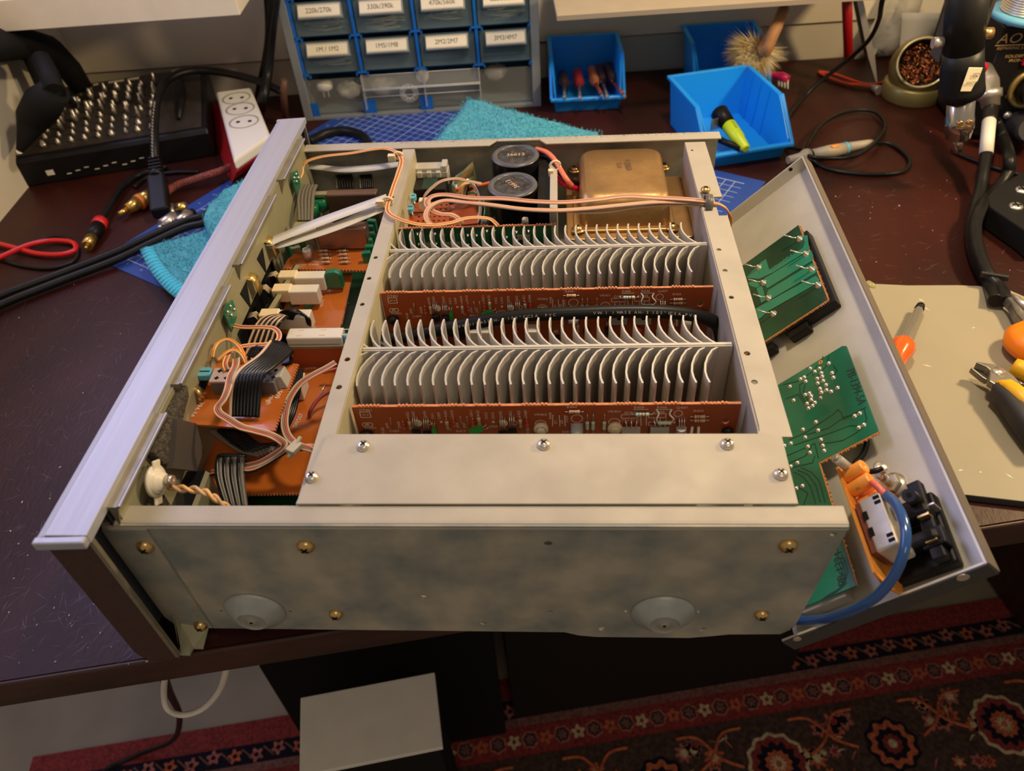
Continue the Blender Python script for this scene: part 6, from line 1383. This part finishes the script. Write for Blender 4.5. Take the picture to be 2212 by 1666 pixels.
# audio plugs
m_gold = mat('gold_plating', (.82,.52,.14), .25, metal=.9)
def plug(name, p0, p1, r, secs, lab, cat='connector'):
    t = thing(name, (p0+p1)/2, lab, cat); d = p1-p0
    for nm, a, c, ra, rc, m_ in secs: b = MB(); b.tube([p0+d*a, p0+d*c], [r*ra, r*rc], 14); b.build(nm, m_, t)
    return t
plug('phono_plug', Z(218,478,.008), Z(188,532,.007), .0075, (('red_ring',0,.22,.95,1,mat('red_ring', (.70,.02,.02), .4)),('black_barrel',.22,.66,.95,.82,m_black),('gold_shell',.66,1,.78,.72,m_gold),('centre_pin',1,1.10,.22,.2,m_gold)), 'phono plug with red ring and gold shell lying on the desk at the left')
W_('audio_cable', [(220,474,.008),(240,440,.007),(258,412,.006),(275,395,.005),(300,378,.004),(360,360,.004)], .0032, m_rubber, 'black audio cable leading back from the red ringed plug')
plug('gold_adapter', Z(275,452,.008), Z(326,422,.008), .0085, (('gold_tip',-.35,0,.25,.35,m_gold),('gold_body',0,.45,.6,.95,m_gold),('orange_band',.45,.6,1,1,mat('orange_band', (.75,.25,.04), .4)),('gold_sleeve',.6,1,.95,.9,m_gold)), 'gold plated audio adapter left of the mains connector')
plug('silver_plug', Z(350,487,.008), Z(390,462,.008), .0068, (('pin',-.2,0,.2,.25,m_nick),('ribbed_barrel',0,.7,.9,1,m_nick),('collar',.7,1,.8,.7,m_black)), 'silver audio plug just below the mains connector')
plug('silver_plug', Z(385,482,.008), Z(418,458,.008), .0062, (('ribbed_barrel',0,.75,.9,1,m_nick),('collar',.75,1,.8,.7,m_black)), 'silver audio plug tucked against the teal towel')
plug('brass_cap', Z(382,450,.006), Z(403,447,.006), .0055, (('body',0,1,1,1,m_gold),), 'short brass cap between the plugs and the towel')
plug('tiny_jack', Z(370,446,.005), Z(372,462,.005), .0040, (('body',0,1,1,.8,m_nick),), 'tiny silver jack right of the mains connector')
# cables behind the cabinet's left side
W_('hanging_cable', [(598,-30,.16),(590,30,.13),(583,100,.09),(578,160,.06),(568,215,.04),(560,245,.008)], .0060, m_rubber, 'thick black cable hanging left of the drawer cabinet')
W_('hanging_cable', [(575,-30,.14),(580,60,.10),(573,130,.07),(560,190,.035),(552,240,.008)], .0040, m_rubber, 'thinner black cable beside the thick one left of the cabinet')
b = MB(); b.tube([Z(614,172,.060), Z(612,200,.045), Z(618,262,.006)], [.004,.0045,.004], 8); tag(b.build('brown_bar', mat('brown_bar', (.12,.055,.03), .5)), 'short brown bar leaning upright beside the lower left of the cabinet', 'bar')
# ---------------------------------------------------------------- right side of the desk
m_sil2 = mat('warm_grey_silicone', (.34,.30,.215), .55, var=.04, vs=12)
m_edge = mat('silicone_dark_edge', (.05,.05,.045), .6)
MP_ = [(.462,.098),(.487,.0972),(.560,.0855),(.640,.0960),(.655,.13),(.648,.24),(.640,.27),(.6095,.294),(.6055,.3005),(.598,.3085),(.588,.3135),(.560,.3165),(.520,.3175),(.455,.325),(.452,.2)]
b = MB(); b.prism([V((x,y,.0046)) for x, y in MP_], V((0,0,.0010)))
sm_ = b.build('silicone_mat', m_sil2, None, bevel=.0004); tag(sm_, 'beige grey silicone work mat at the right edge with pliers on it', 'mat')
b = MB(); b.prism([V((x,y,.0002)) for x, y in MP_], V((0,0,.0043))); b.build('dark_underside', m_edge, sm_)
b = MB(); rn = random.Random(4)
for px, py, l_, a_ in ((1998,665,.010,-.9),(2103,708,.003,.3),(2003,790,.008,-.4),(2075,1016,.004,.2),(2118,1020,.002,0),(2180,1028,.006,-.9),(1990,648,.006,-.8)):
    c = Z(px,py,.0057); d = V((math.cos(a_),math.sin(a_),0)); s_ = V((-d.y,d.x,0)); b.add([c - d*l_/2, c + s_*.0005, c + d*l_/2, c - s_*.0005], [(0,1,2,3)])
tag(b.build('scuff_mark', m_wht, sm_), kind='stuff')
zm = .0058
# orange screwdriver
t = thing('screwdriver', Z(1960,735,.012), 'screwdriver with glossy orange handle and grey shaft half under the tray rim', 'screwdriver')
p0, p1 = Z(1950,748,.016), Z(1989,660,.013); d = p1-p0; b = MB(); b.tube([p0, p0+d*.90], .0036, 6, smooth=False); b.build('shaft', m_shaft, t, bevel=.0004)
b = MB(); b.tube([p0+d*.90, p1], [.0038,.0032], 10); b.build('dark_tip', m_black, t)
b = MB(); dn = d.normalized(); q = p0 + dn*.006; b.tube([q, q - dn*.0015, q - dn*.006, q - dn*.014, q - dn*.020, q - dn*.032, q - dn*.044, q - dn*.05], [.0045,.0072,.0094,.0090,.0070,.0062,.0072,.004], 10); b.build('orange_handle', mat('gloss_orange', (.90,.13,.01), .22, coat=.5), t)
# side cutters
m_dsteel = mat('darkened_steel', (.22,.20,.17), .35, metal=.7, var=.15, vs=120); m_yel = mat('yellow_grip', (.85,.45,.01), .4); m_gripb = mat('black_grip', (.03,.028,.03), .5)
t = thing('side_cutters', Z(2156,806,zm), 'small side cutters with yellow and black grips and open jaws on the beige mat', 'pliers')
def flat(name, pts, z0, h, m, par, bev=.0012): b = MB(); b.prism([Z(x,y,z0+h) for x, y in pts], V((0,0,-h))); return b.build(name, m, par, bevel=bev)
flat('upper_jaw', [(2108,783),(2112,781),(2145,786),(2170,795),(2192,812),(2212,836),(2235,870),(2225,880),(2200,858),(2160,838),(2136,822),(2138,798),(2130,792)], .016, .006, m_dsteel, t)
flat('lower_jaw', [(2096,794),(2100,793),(2118,796),(2132,806),(2136,816),(2134,822),(2122,815)], .011, .005, m_dsteel, t)
b = MB(); c = Z(2157,804,.0215); b.lathe([(.0045,0),(.0042,.0012),(.0001,.0016)], c, (0,0,1), 18); b.build('pivot_rivet', m_nick, t)
b = MB(); b.tube([Z(2142,840,.016), Z(2152,842,.0165), Z(2180,862,.017), Z(2212,905,.017), Z(2250,960,.016)], [.0050,.0072,.0088,.0095,.0090], 12); b.build('black_grip', m_gripb, t)
b = MB(); b.tube([Z(2150,828,.0205), Z(2175,834,.022), Z(2200,855,.022), Z(2240,900,.021)], [.002,.0055,.0070,.0070], 10); b.build('yellow_inlay', m_yel, t)
b = MB(); b.tube([Z(2189,790,.018), Z(2200,795,.018), Z(2240,818,.018)], [.0060,.0066,.0066], 10); b.build('yellow_grip', m_yel, t)
flat('spring_leaf', [(2190,810),(2205,812),(2240,830),(2240,842),(2205,828)], .010, .004, m_dsteel, t)
t = thing('pliers', Z(2200,640,zm), 'grey steel pliers nose curving in at the top right corner of the mat', 'pliers')
flat('steel_jaw', [(2168,634),(2176,632),(2195,640),(2212,656),(2240,690),(2240,710),(2212,694),(2196,676),(2184,652)], .010, .009, m_dsteel, t, .002)
b = MB(); b.tube([Z(2180,634,.018), Z(2198,645,.020), Z(2225,672,.020)], [.0008,.0022,.0025], 8); b.build('polished_edge', m_nick, t)
b = MB(); b.lathe([(.0001,0),(.014,0),(.021,.006),(.022,.012),(.017,.019),(.0001,.022)], Z(2226,764,zm+.001), (0,0,1), 28)
tag(b.build('orange_grip', mat('matt_orange_grip', (.95,.24,.005), .4)), 'round matt orange grip cut off by the right edge of the photo', 'tool')
b = MB(); b.tube([Z(1868,612,.004), Z(1872,615,.004), Z(1884,622,.004), Z(1889,626,.004)], [.002,.0042,.0042,.002], 10); tag(b.build('glass_capsule', mat('yellowish_glass', (.65,.62,.30), .12, trans=.5)), 'tiny yellowish glass capsule on the desk beside the tray rim', 'capsule')
# wire-wool tip cleaner
m_oliv = mat('olive_gold_lacquer', (.30,.24,.085), .38, metal=.55, var=.05)
cs = Z(1968,208,0); t = thing('tip_cleaner', cs, 'olive gold soldering tip cleaner filled with copper wire wool', 'tip cleaner')
R_ = .0335; b = MB(); b.lathe([(.0001,.0),(R_,.0),(R_+.001,.002),(R_+.001,.017),(R_-.001,.019),(.0001,.0191)], cs, (0,0,1), 36); b.build('base', m_oliv, t)
ax = (V(CAM_LOC) - (cs + V((0,0,.055)))).normalized(); ax = (ax + V((.10,0,.30))).normalized()
cen = cs + V((0,0,.034)); rr = .0335; cap_h = .0205
b = MB(); up_ = V((0,0,1)); n1, n2 = 22, 36
a1 = ax.orthogonal().normalized(); a2 = ax.cross(a1)
vs = []; 
for i in range(n1+1):
    th_ = math.acos(cap_h/rr) + (math.pi - math.acos(cap_h/rr))*i/n1
    for j in range(n2):
        ph = 2*math.pi*j/n2; p = cen + (ax*math.cos(th_) + (a1*math.cos(ph)+a2*math.sin(ph))*math.sin(th_))*rr
        if p.z < .019: 
            k = (p - cs); hr = math.hypot(k.x,k.y); s_ = min(1, .0325/max(hr,1e-5)); p = V((cs.x+k.x*s_, cs.y+k.y*s_, max(p.z,.0185)))
        vs.append(p)
b.add(vs, [(i*n2+j, i*n2+(j+1) % n2, (i+1)*n2+(j+1) % n2, (i+1)*n2+j) for i in range(n1) for j in range(n2)], True); b.build('dome', m_oliv, t)
orr = math.sqrt(rr*rr - cap_h*cap_h); oc = cen + ax*cap_h
b = MB(); b.tube([oc + (a1*math.cos(x)+a2*math.sin(x))*(orr) for x in [2*math.pi*i/36 for i in range(37)]], .0016, 8); b.build('rim', mat('bright_olive_rim', (.55,.47,.25), .3, metal=.6), t)
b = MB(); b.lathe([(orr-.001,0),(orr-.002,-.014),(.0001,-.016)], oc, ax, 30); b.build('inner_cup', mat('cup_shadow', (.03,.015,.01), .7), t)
rn = random.Random(8); b = MB()
for i in range(130):
    r0 = orr*.80*math.sqrt(rn.random()); ph = rn.uniform(0,6.28); c = oc - ax*rn.uniform(.002,.011) + (a1*math.cos(ph)+a2*math.sin(ph))*r0; e1 = V((rn.gauss(0,1),rn.gauss(0,1),rn.gauss(0,1))).normalized(); e2 = e1.orthogonal().normalized(); e1 = e2.cross(e1).normalized(); q_ = rn.uniform(.0016,.0034)
    b.tube([c + (e1*math.cos(x)+e2*math.sin(x))*q_ for x in [5.6*k/9 for k in range(10)]], .00055, 4)
tag(b.build('copper_wool', mat('copper_wool', (.75,.28,.10), .22, metal=.95), t), kind='stuff')
# soldering station with lettering and spool
SY = .575; t = thing('soldering_station', V((.74,.64,0)), 'black rework station with gold lettering at the right edge behind the hot air handle', 'soldering station')
b = MB(); b.box((.6600,SY,.006), (.86,.72,.119)); st = b.build('station_case', m_black, t, bevel=.002)
b = MB(); b.box((.6600,SY-.0030,.1195), (.86,.70,.1225)); b.build('top_lid', mat('scuffed_lid', (.09,.085,.08), .4, var=.5, vs=200), t, bevel=.0008)
m_goldp = mat('gold_print', (.42,.27,.11), .5)
b = MB(); b.use(m_goldp); q = Y(2152,94,SY-.0004); text(b, 'AOYUE', q, (1,0,0), (.18,0,1), .0135, squash=1.12); q = Y(2150,97,SY-.0004); b.box((q.x,SY-.0006,q.z-.0012), (q.x+.09,SY-.0004,q.z-.0002)); q = Y(2152,108,SY-.0004); text(b, 'REPAIRING SYSTEM', q, (1,0,0), (.1,0,1), .0042, squash=1.05)
q = Y(2170,125,SY-.0004); text(b, 'SOLDERING', q, (1,0,0), (0,0,1), .0040, squash=1.3); q = Y(2178,134,SY-.0004); text(b, 'IRON', q, (1,0,0), (0,0,1), .0040, squash=1.3); q = Y(2170,211,SY-.0004); text(b, 'LINK', q, (1,0,0), (0,0,1), .0045); tag(b.build('lettering', None, st), kind='stuff')
q = Y(2222,190,SY); b = MB(); b.lathe([(.020,0),(.020,.004),(.0165,.004),(.0155,.001),(.0001,.001)], q, (0,-1,0), 30); kn = b.build('dial_ring', mat('brass_ring', (.40,.28,.10), .35, metal=.6), t); b = MB(); b.cyl(q + V((0,-.001,0)), q + V((0,-.016,0)), .0135, .012, 20); b.build('dial_knob', m_black, t)
b = MB(); q = Y(2213,126,SY); b.box((q.x-.002,SY-.004,q.z-.006), (q.x+.010,SY,q.z+.006)); b.build('red_switch', mat('red_switch', (.40,.01,.03), .3), t, bevel=.001)
q = Y(2176,249,SY); b = MB(); b.lathe([(.0042,0),(.0042,.0010),(.0030,.0030),(.0001,.0036)], q, (0,-1,0), 14); b.build('case_screw', m_nick, t)
b = MB(); b.tube([Y(2200,262,SY)+V((0,.0,0)), Y(2200,262,SY)+V((0,-.02,-.002)), Y(2230,280,SY-.04)], [.014,.013,.012], 14); b.build('hose_gland', m_gripb, t)
sp0 = Z(2222,36,.1228); b = MB(); b.lathe([(.0001,0),(.034,0),(.034,.006),(.027,.006)], sp0, (0,0,1), 36); so = thing('solder_spool', sp0, 'spool of silvery solder wire with light blue flange on top of the black station', 'solder spool'); b.build('blue_flange', mat('light_blue_flange', (.16,.48,.66), .4), so)
b = MB()
for i in range(12): b.tube([sp0 + V((.0262*math.cos(x),.0262*math.sin(x),.0072+i*.0022)) for x in [2*math.pi*k/36 for k in range(37)]], .0012, 6)
tag(b.build('wound_solder', m_nick, so), kind='stuff'); b = MB(); b.cyl(sp0 + V((0,0,.0061)), sp0 + V((0,0,.034)), .025, n=24); b.build('spool_core', m_grayp, so)
# hot air handle in its holder
HY = .470; t = thing('hot_air_gun', Y(2068,327,HY), 'black hot air handle with chrome nozzle pointing down beside the station', 'hot air gun')
def hp_(px, py, y=HY): return Y(px,py,y)
tip, n0, n1, c0, c1, g0, g1 = hp_(2068,326), hp_(2069,296), hp_(2072,278), hp_(2078,203), hp_(2077,188), hp_(2080,110), hp_(2094,-60)
b = MB(); b.tube([g1, g0], [.0168,.0158], 20); b.build('grip', mat('handle_black', (.022,.021,.020), .45), t)
b = MB(); b.tube([g0 + (g1-g0)*.02, g0 + (c1-g0)*.35, c1, c0], [.0159,.0168,.0182,.0184], 24); b.build('flared_cup', MATS['handle_black'], t)
ca = (c0-g0).normalized(); b = MB(); b.tube([c0 + ca*.0003, c0 + ca*.0006], [.0168,.0163], 24); b.build('cup_mouth', m_hole, t)
m_chrome = mat('worn_chrome', (.66,.58,.50), .16, metal=.95, var=.1, vs=60)
b = MB(); b.tube([c0 - ca*.01, c0 + (n1-c0)*.68, c0 + (n1-c0)*.70, c0 + (n1-c0)*.98, n1, n0], [.0115,.0115,.0122,.0122,.0115,.0105], 24); nz_ = b.build('chrome_barrel', m_chrome, t)
b = MB(); b.tube([n0, tip], [.0042,.0040], 16); b.build('tip_tube', m_chrome, t)
q = c0 + (n1-c0)*.66; b = MB(); b.cyl(q + V((-.005,-.011,0)), q + V((-.005,-.0145,0)), .0026, n=10); b.cyl(q + V((.0035,-.0115,.001)), q + V((.0035,-.0145,.001)), .0022, n=10); b.cbox(q + V((0,-.0128,-.0035)), (.011,.002,.0014)); tag(b.build('clamp_screw', m_brass, nz_), kind='stuff')
b = MB(); q = hp_(2107,166,HY-.0190); b.prism([q + V((-.010,-.004,-.010)), q + V((.0055,.004,-.014)), q + V((.0055,.004,.006)), q + V((-.010,-.004,.010))], V((-.0008,-.0010,0))); lb = b.build('paper_label', m_label, t)
b = MB(); b.use(m_silkd); text(b, 'ESD', q + V((-.004,-.0030,.001)), (1,.5,-.2), (0,0,1), .0050); text(b, 'SENSITIVE', q + V((-.0085,-.0055,-.004)), (1,.5,-.2), (0,0,1), .0032); b.build('label_print', None, lb)
b = MB(); b.tube([hp_(2121,130), hp_(2125,145), hp_(2124,160)], [.001,.004,.001], 8); b.build('red_switch_cap', MATS['red_switch'], t)
hd = thing('handle_holder', hp_(2048,100,HY+.03), 'dark steel fork holder gripping the hot air handle', 'holder')
for px, py, s in ((2040,90,-1),(2118,70,1)):
    q = hp_(px,py,HY+.012); b = MB(); b.box((q.x-.003,q.y-.006,q.z-.016), (q.x+.001,q.y+.014,q.z+.045)); b.build('fork_plate', mat('holder_steel%d' % (s+1), (.10,.09,.08), .4, metal=.5), hd, bevel=.001)
    q = hp_(px-(4 if s < 0 else -4),py+2,HY-.004); b = MB(); b.cyl(q + V((0,0,0)), q + V((s*.008,0,0)), .0045, n=16); b.build('holder_roller', m_nick if s < 0 else m_brass, hd)
# iron connector, white sleeve and cables
t = thing('iron_cable', Z(2130,340,.02), 'soldering iron lead with metal plug and white sleeve curving down to the beige mat', 'cable')
q0, q1 = Y(2135,180,SY-.02), Y(2140,232,SY-.035)
b = MB(); b.tube([q0 + V((0,.02,.004)), q0, q0+(q1-q0)*.30, q0+(q1-q0)*.33, q0+(q1-q0)*.62, q0+(q1-q0)*.65, q1], [.010,.010,.0095,.0115,.0112,.009,.0082], 18); b.build('metal_plug', m_nick, t)
b = MB(); pw = cr([q1, Y(2139,245,SY-.045), Y(2137,262,SY-.055)], 5); b.tube(pw, .0070, 12); b.build('strain_relief', m_rubber, t)
w1_ = Y(2137,258,SY-.053); w2_ = Z(2130,333,.030); b = MB(); b.tube([w1_, (w1_+w2_)/2, w2_], .0062, 14); b.build('white_sleeve', m_wht, t)
b = MB(); ws = cr([w2_] + Zs([(2124,372,.022),(2118,408,.014),(2106,450,.009),(2098,490,.0075),(2101,530,.0075),(2113,570,.0075),(2130,600,.0075),(2142,628,.0095),(2150,650,.0135)]), 6); b.tube(ws, .0054, 12); b.build('black_lead', m_rubber, t)
t = thing('air_hose', Z(2180,350,.02), 'thicker black hose curving from the station and joining the iron lead', 'cable')
b = MB(); b.tube(cr([Y(2150,262,SY-.02), Y(2168,300,.545), Z(2180,340,.030), Z(2178,372,.020), Z(2160,400,.012), Z(2136,425,.010), Z(2118,452,.0200)] + Zs([(2106,490,.0190),(2112,540,.0170),(2132,590,.0140),(2158,622,.0110),(2168,640,.0140),(2172,652,.0140)]), 6), .0056, 12); b.build('hose', m_rubber, t)
b = MB(); c = Z(2148,597,.0170); b.cbox(c, (.020,.003,.004), Matrix.Rotation(-.35,3,'Z')); b.build('tie_wrap', m_gripb, t)
W_('thin_cable', [(2055,322,.004),(2080,336,.003),(2120,352,.003),(2160,366,.003),(2240,386,.003)], .0020, m_rubber, 'thin cable on the desk passing under the hot air nozzle')
# black bracket plate with two screws
t = thing('bracket_plate', Z(2190,440,.01), 'matt black plate with two cross-head screws lying at the right edge', 'plate')
b = MB(); pq = [Z(x,y,.022) for x, y in ((2132,424),(2146,408),(2240,352),(2240,520),(2212,496),(2138,446))]; b.prism(pq, V((0,0,-.0215))); b.build('plate_body', m_blackm, t, bevel=.0015)
for px, py in ((2208,411),(2195,446)):
    c = Z(px,py,.0221); b = MB(); b.lathe([(.0058,0),(.0052,.0014),(.0001,.0018)], c, (0,0,1), 16); s_ = b.build('plate_screw', m_nick, t); b = MB(); b.box((c.x-.004,c.y-.0007,c.z+.0016), (c.x+.004,c.y+.0007,c.z+.0021)); b.box((c.x-.0007,c.y-.004,c.z+.0016), (c.x+.0007,c.y+.004,c.z+.0021)); b.build('cross_recess', m_hole, s_)
# oscilloscope probe and its looped lead
t = thing('scope_probe', Z(1790,325,.008), 'grey oscilloscope probe with orange and blue rings and a looped black lead', 'probe')
m_pb = mat('probe_grey', (.36,.32,.24), .45); p0, p1 = Z(1702,346,.008), Z(1885,308,.007); d = p1-p0
for nm, pr_, m_ in (('tip_body', ((0,.0040),(.14,.0050),(.19,.0078),(.24,.0078)), m_pb),('collar', ((.245,.0062),(.27,.0062)), m_black),('main_body', ((.27,.0058),(.50,.0068),(.66,.0060)), m_pb),('blue_ring', ((.66,.0064),(.69,.0064)), MATS['blue_trimmer']),('tail', ((.69,.0056),(.95,.0040),(1,.0030)), m_pb)):
    b = MB(); b.tube([p0+d*a for a, _ in pr_], [r for _, r in pr_], 12); b.build(nm, m_, t)
b = MB(); b.tube([p0+d*.48+V((0,-.002,.0055)), p0+d*.57+V((0,-.002,.0055))], .0022, 8); b.build('orange_mark', m_worg, t)
b = MB(); b.tube(cr(Zs([(1885,308,.007),(1920,310,.003),(1950,328,.0025),(1966,350,.0025),(1955,368,.0025),(1920,376,.0025),(1860,376,.0025),(1800,368,.0025),(1760,350,.003),(1742,330,.010),(1752,300,.012),(1775,270,.010),(1810,248,.008),(1850,238,.007),(1885,240,.006),(1905,255,.005),(1912,275,.006),(1898,300,.014),(1870,325,.016),(1835,340,.014),(1790,342,.012),(1750,338,.012),(1735,325,.006),(1705,318,.003),(1690,310,.003)]), 7), .0021, 8); b.build('probe_lead', m_rubber, t)
W_('thin_cable', [(1912,-30,.16),(1904,10,.14),(1898,45,.11),(1878,85,.08),(1845,118,.055),(1805,150,.035),(1765,182,.018),(1735,212,.006),(1705,250,.003),(1690,300,.003)], .0024, m_rubber, 'black cable dropping in an arc from above the shelf to the desk behind the bin')
# red pen, tweezers, twisted red wires
t = thing('red_pen', Z(1833,130,0), 'slim red marker standing behind the shelf edge', 'pen'); b = MB(); pa, pb_ = Y(1833,131,.760), Y(1829,-20,.735); b.tube([pa, pa+(pb_-pa)*.04, pb_], [.002,.0055,.0058], 12); b.build('barrel', mat('deep_red_plastic', (.42,.008,.012), .4), t)
t = thing('tweezers', Z(1894,180,0), 'steel tweezers standing point down next to the red marker', 'tweezers')
for o_, e_ in (((1855,-10),(1893,176)),((1847,-10),(1880,150))):
    a, c = Y(*o_, .700), Y(*e_, .690 if e_[0] > 1885 else .70); b = MB(); d = c-a; k = V((0,.0015,0)); w0_ = .0034; s_ = V((w0_,0,0))
    b.add([a-s_-k, a+s_-k, a+d*.7+s_*1.1-k, c+s_*.25-k, c-s_*.25-k, a+d*.7-s_*1.1-k, a-s_+k, a+s_+k, a+d*.7+s_*1.1+k, c+s_*.25+k, c-s_*.25+k, a+d*.7-s_*1.1+k], [(0,1,2,5),(5,2,3,4),(6,11,8,7),(11,10,9,8),(0,6,7,1),(1,7,8,2),(2,8,9,3),(3,9,10,4),(4,10,11,5),(5,11,6,0)]); b.build('tweezer_arm', mat('satin_steel_%d' % o_[0], (.58,.54,.48) if o_[0] > 1850 else (.12,.11,.10), .35, metal=.7), t)  # one arm takes a dark copy of the steel, shade put into colour
for i, L_ in enumerate(([(1768,155),(1800,160),(1835,172),(1870,182),(1900,180),(1915,175)],[(1768,156),(1790,168),(1825,180),(1860,186),(1885,188),(1905,196)],[(1780,158),(1830,165),(1860,176),(1880,186)])):
    pass
t = thing('twisted_wires', Z(1840,172,.002), 'loosely twisted orange red wires on the desk beside the tip cleaner', 'wire')
for L_ in ([(1768,155,.003),(1800,160,.003),(1835,172,.005),(1870,182,.004),(1900,180,.003),(1915,174,.003)],[(1768,157,.002),(1790,168,.003),(1825,180,.003),(1860,184,.005),(1885,190,.003),(1900,196,.002)]):
    b = MB(); b.tube(cr(Zs(L_), 6), .0019, 7); b.build('red_strand', mat('orange_red_strand%d' % L_[1][1], (.70,.07,.03), .4), t)
b = MB(); b.tube([Z(1878,184,.005), Z(1900,196,.005)], [.002,.0058], 10); tag(b.build('glass_tube', mat('dull_glass', (.40,.33,.26), .2, trans=.3)), 'short dull glass tube at the end of the red wires', 'tube')
# hazy plastic sleeve and white card at the wall
def card(name, pts, m, lab, cat, th=.001):
    b = MB(); b.prism(pts, WN*th); return tag(b.build(name, m), lab, cat)
pw_ = lambda px, py, n=-.012: PL(px,py,W0 + WN*n,WN)
g = []
for i in range(7):
    r_ = []
    for j in range(6):
        t_ = j/5; s_ = i/6; px = (1845 + 115*t_)*(s_) + (1925 + 75*t_)*(1-s_); py = -20 + 148*s_ - 12*t_*s_; r_.append(pw_(px,py,-.020 - .010*_ns.noise(V((i*.9,j*1.3,1))) + .008*math.sin(j*1.4)))
    g.append(r_)
b = MB(); b.sheet(g, WN*.0012); tag(b.build('plastic_sleeve', mat('hazy_white_sleeve', (.70,.66,.56), .35, trans=.25, bump=.5, bs=140)), 'crumpled translucent white plastic sleeve hanging in front of the back wall', 'plastic sleeve')
g = []
for i in range(6):
    s_ = i/5; pts = [(1955+80*0,30),(2045,30)]; a = (1950 - 8*s_, 28 + 92*s_); c = (2048 - 62*s_*s_, 28 + 80*s_); g.append([pw_(a[0],a[1],-.036 - .012*s_), pw_((a[0]+c[0])/2,(a[1]+c[1])/2,-.044 - .012*s_), pw_(c[0],c[1],-.036 - .012*s_)])
b = MB(); b.sheet(g, WN*.0008); tag(b.build('white_card', mat('card_white', (.74,.68,.56), .7)), 'curved white card standing behind the tip cleaner', 'card')
# solder crumbs and dust on the desk
b = MB(); rn = random.Random(31); b.use(mat('pale_crumb', (.60,.52,.46), .5))
pts = [(2030,411),(1885,438),(2010,285),(1793,376),(1986,580),(1790,437),(1880,460),(2045,390),(2060,488),(1820,600),(160,615),(88,625),(232,345),(240,350),(420,388),(120,1290),(190,1400),(240,1398),(178,1377),(60,1200),(300,1350),(120,1430),(150,1330),(250,1320),(80,1150),(30,1250),(130,1010),(215,1180)]
for px, py in pts + [(rn.uniform(1800,2200),rn.uniform(400,620)) for _ in range(16)] + [(rn.uniform(10,330),rn.uniform(1000,1440)) for _ in range(26)] + [(rn.uniform(30,330),rn.uniform(660,900)) for _ in range(8)]:
    c = Z(px,py,0); a_ = rn.uniform(0,3); s_ = rn.uniform(.00025,.0007); b.cbox(c + V((0,0,s_*.4)), (s_*rn.uniform(1,3),s_,s_*.7), Matrix.Rotation(a_,3,'Z'))
tag(b.build('desk_crumbs'), 'tiny pale crumbs and solder bits scattered over the dark desk top', 'crumbs', kind='stuff')
b = MB(); b.use(mat('scratch_pale', (.20,.15,.17), .4))
for k in range(520):
    px, py = rn.uniform(0,430), rn.uniform(640,1440); c = Z(px,py,.00008)
    if c.x > -.02 or c.y < -.02: continue
    a_ = rn.gauss(1.2,.9); l_ = rn.uniform(.002,.012); d = V((math.cos(a_),math.sin(a_),0)); s_ = V((-d.y,d.x,0))*rn.uniform(.00005,.00012); q = c + d*l_/2 + s_*rn.uniform(-8,8); b.add([c - d*l_/2, q + s_, c + d*l_, q - s_], [(0,1,2,3)])
for k in range(90):
    px, py = rn.uniform(1780,2212), rn.uniform(380,630); c = Z(px,py,.00008); a_ = rn.gauss(.2,.5); l_ = rn.uniform(.003,.012); d = V((math.cos(a_),math.sin(a_),0)); s_ = V((-d.y,d.x,0))*rn.uniform(.00006,.00014); b.add([c - d*l_/2, c + s_, c + d*l_, c - s_], [(0,1,2,3)])
tag(b.build('surface_scratches', None, desk), kind='stuff')
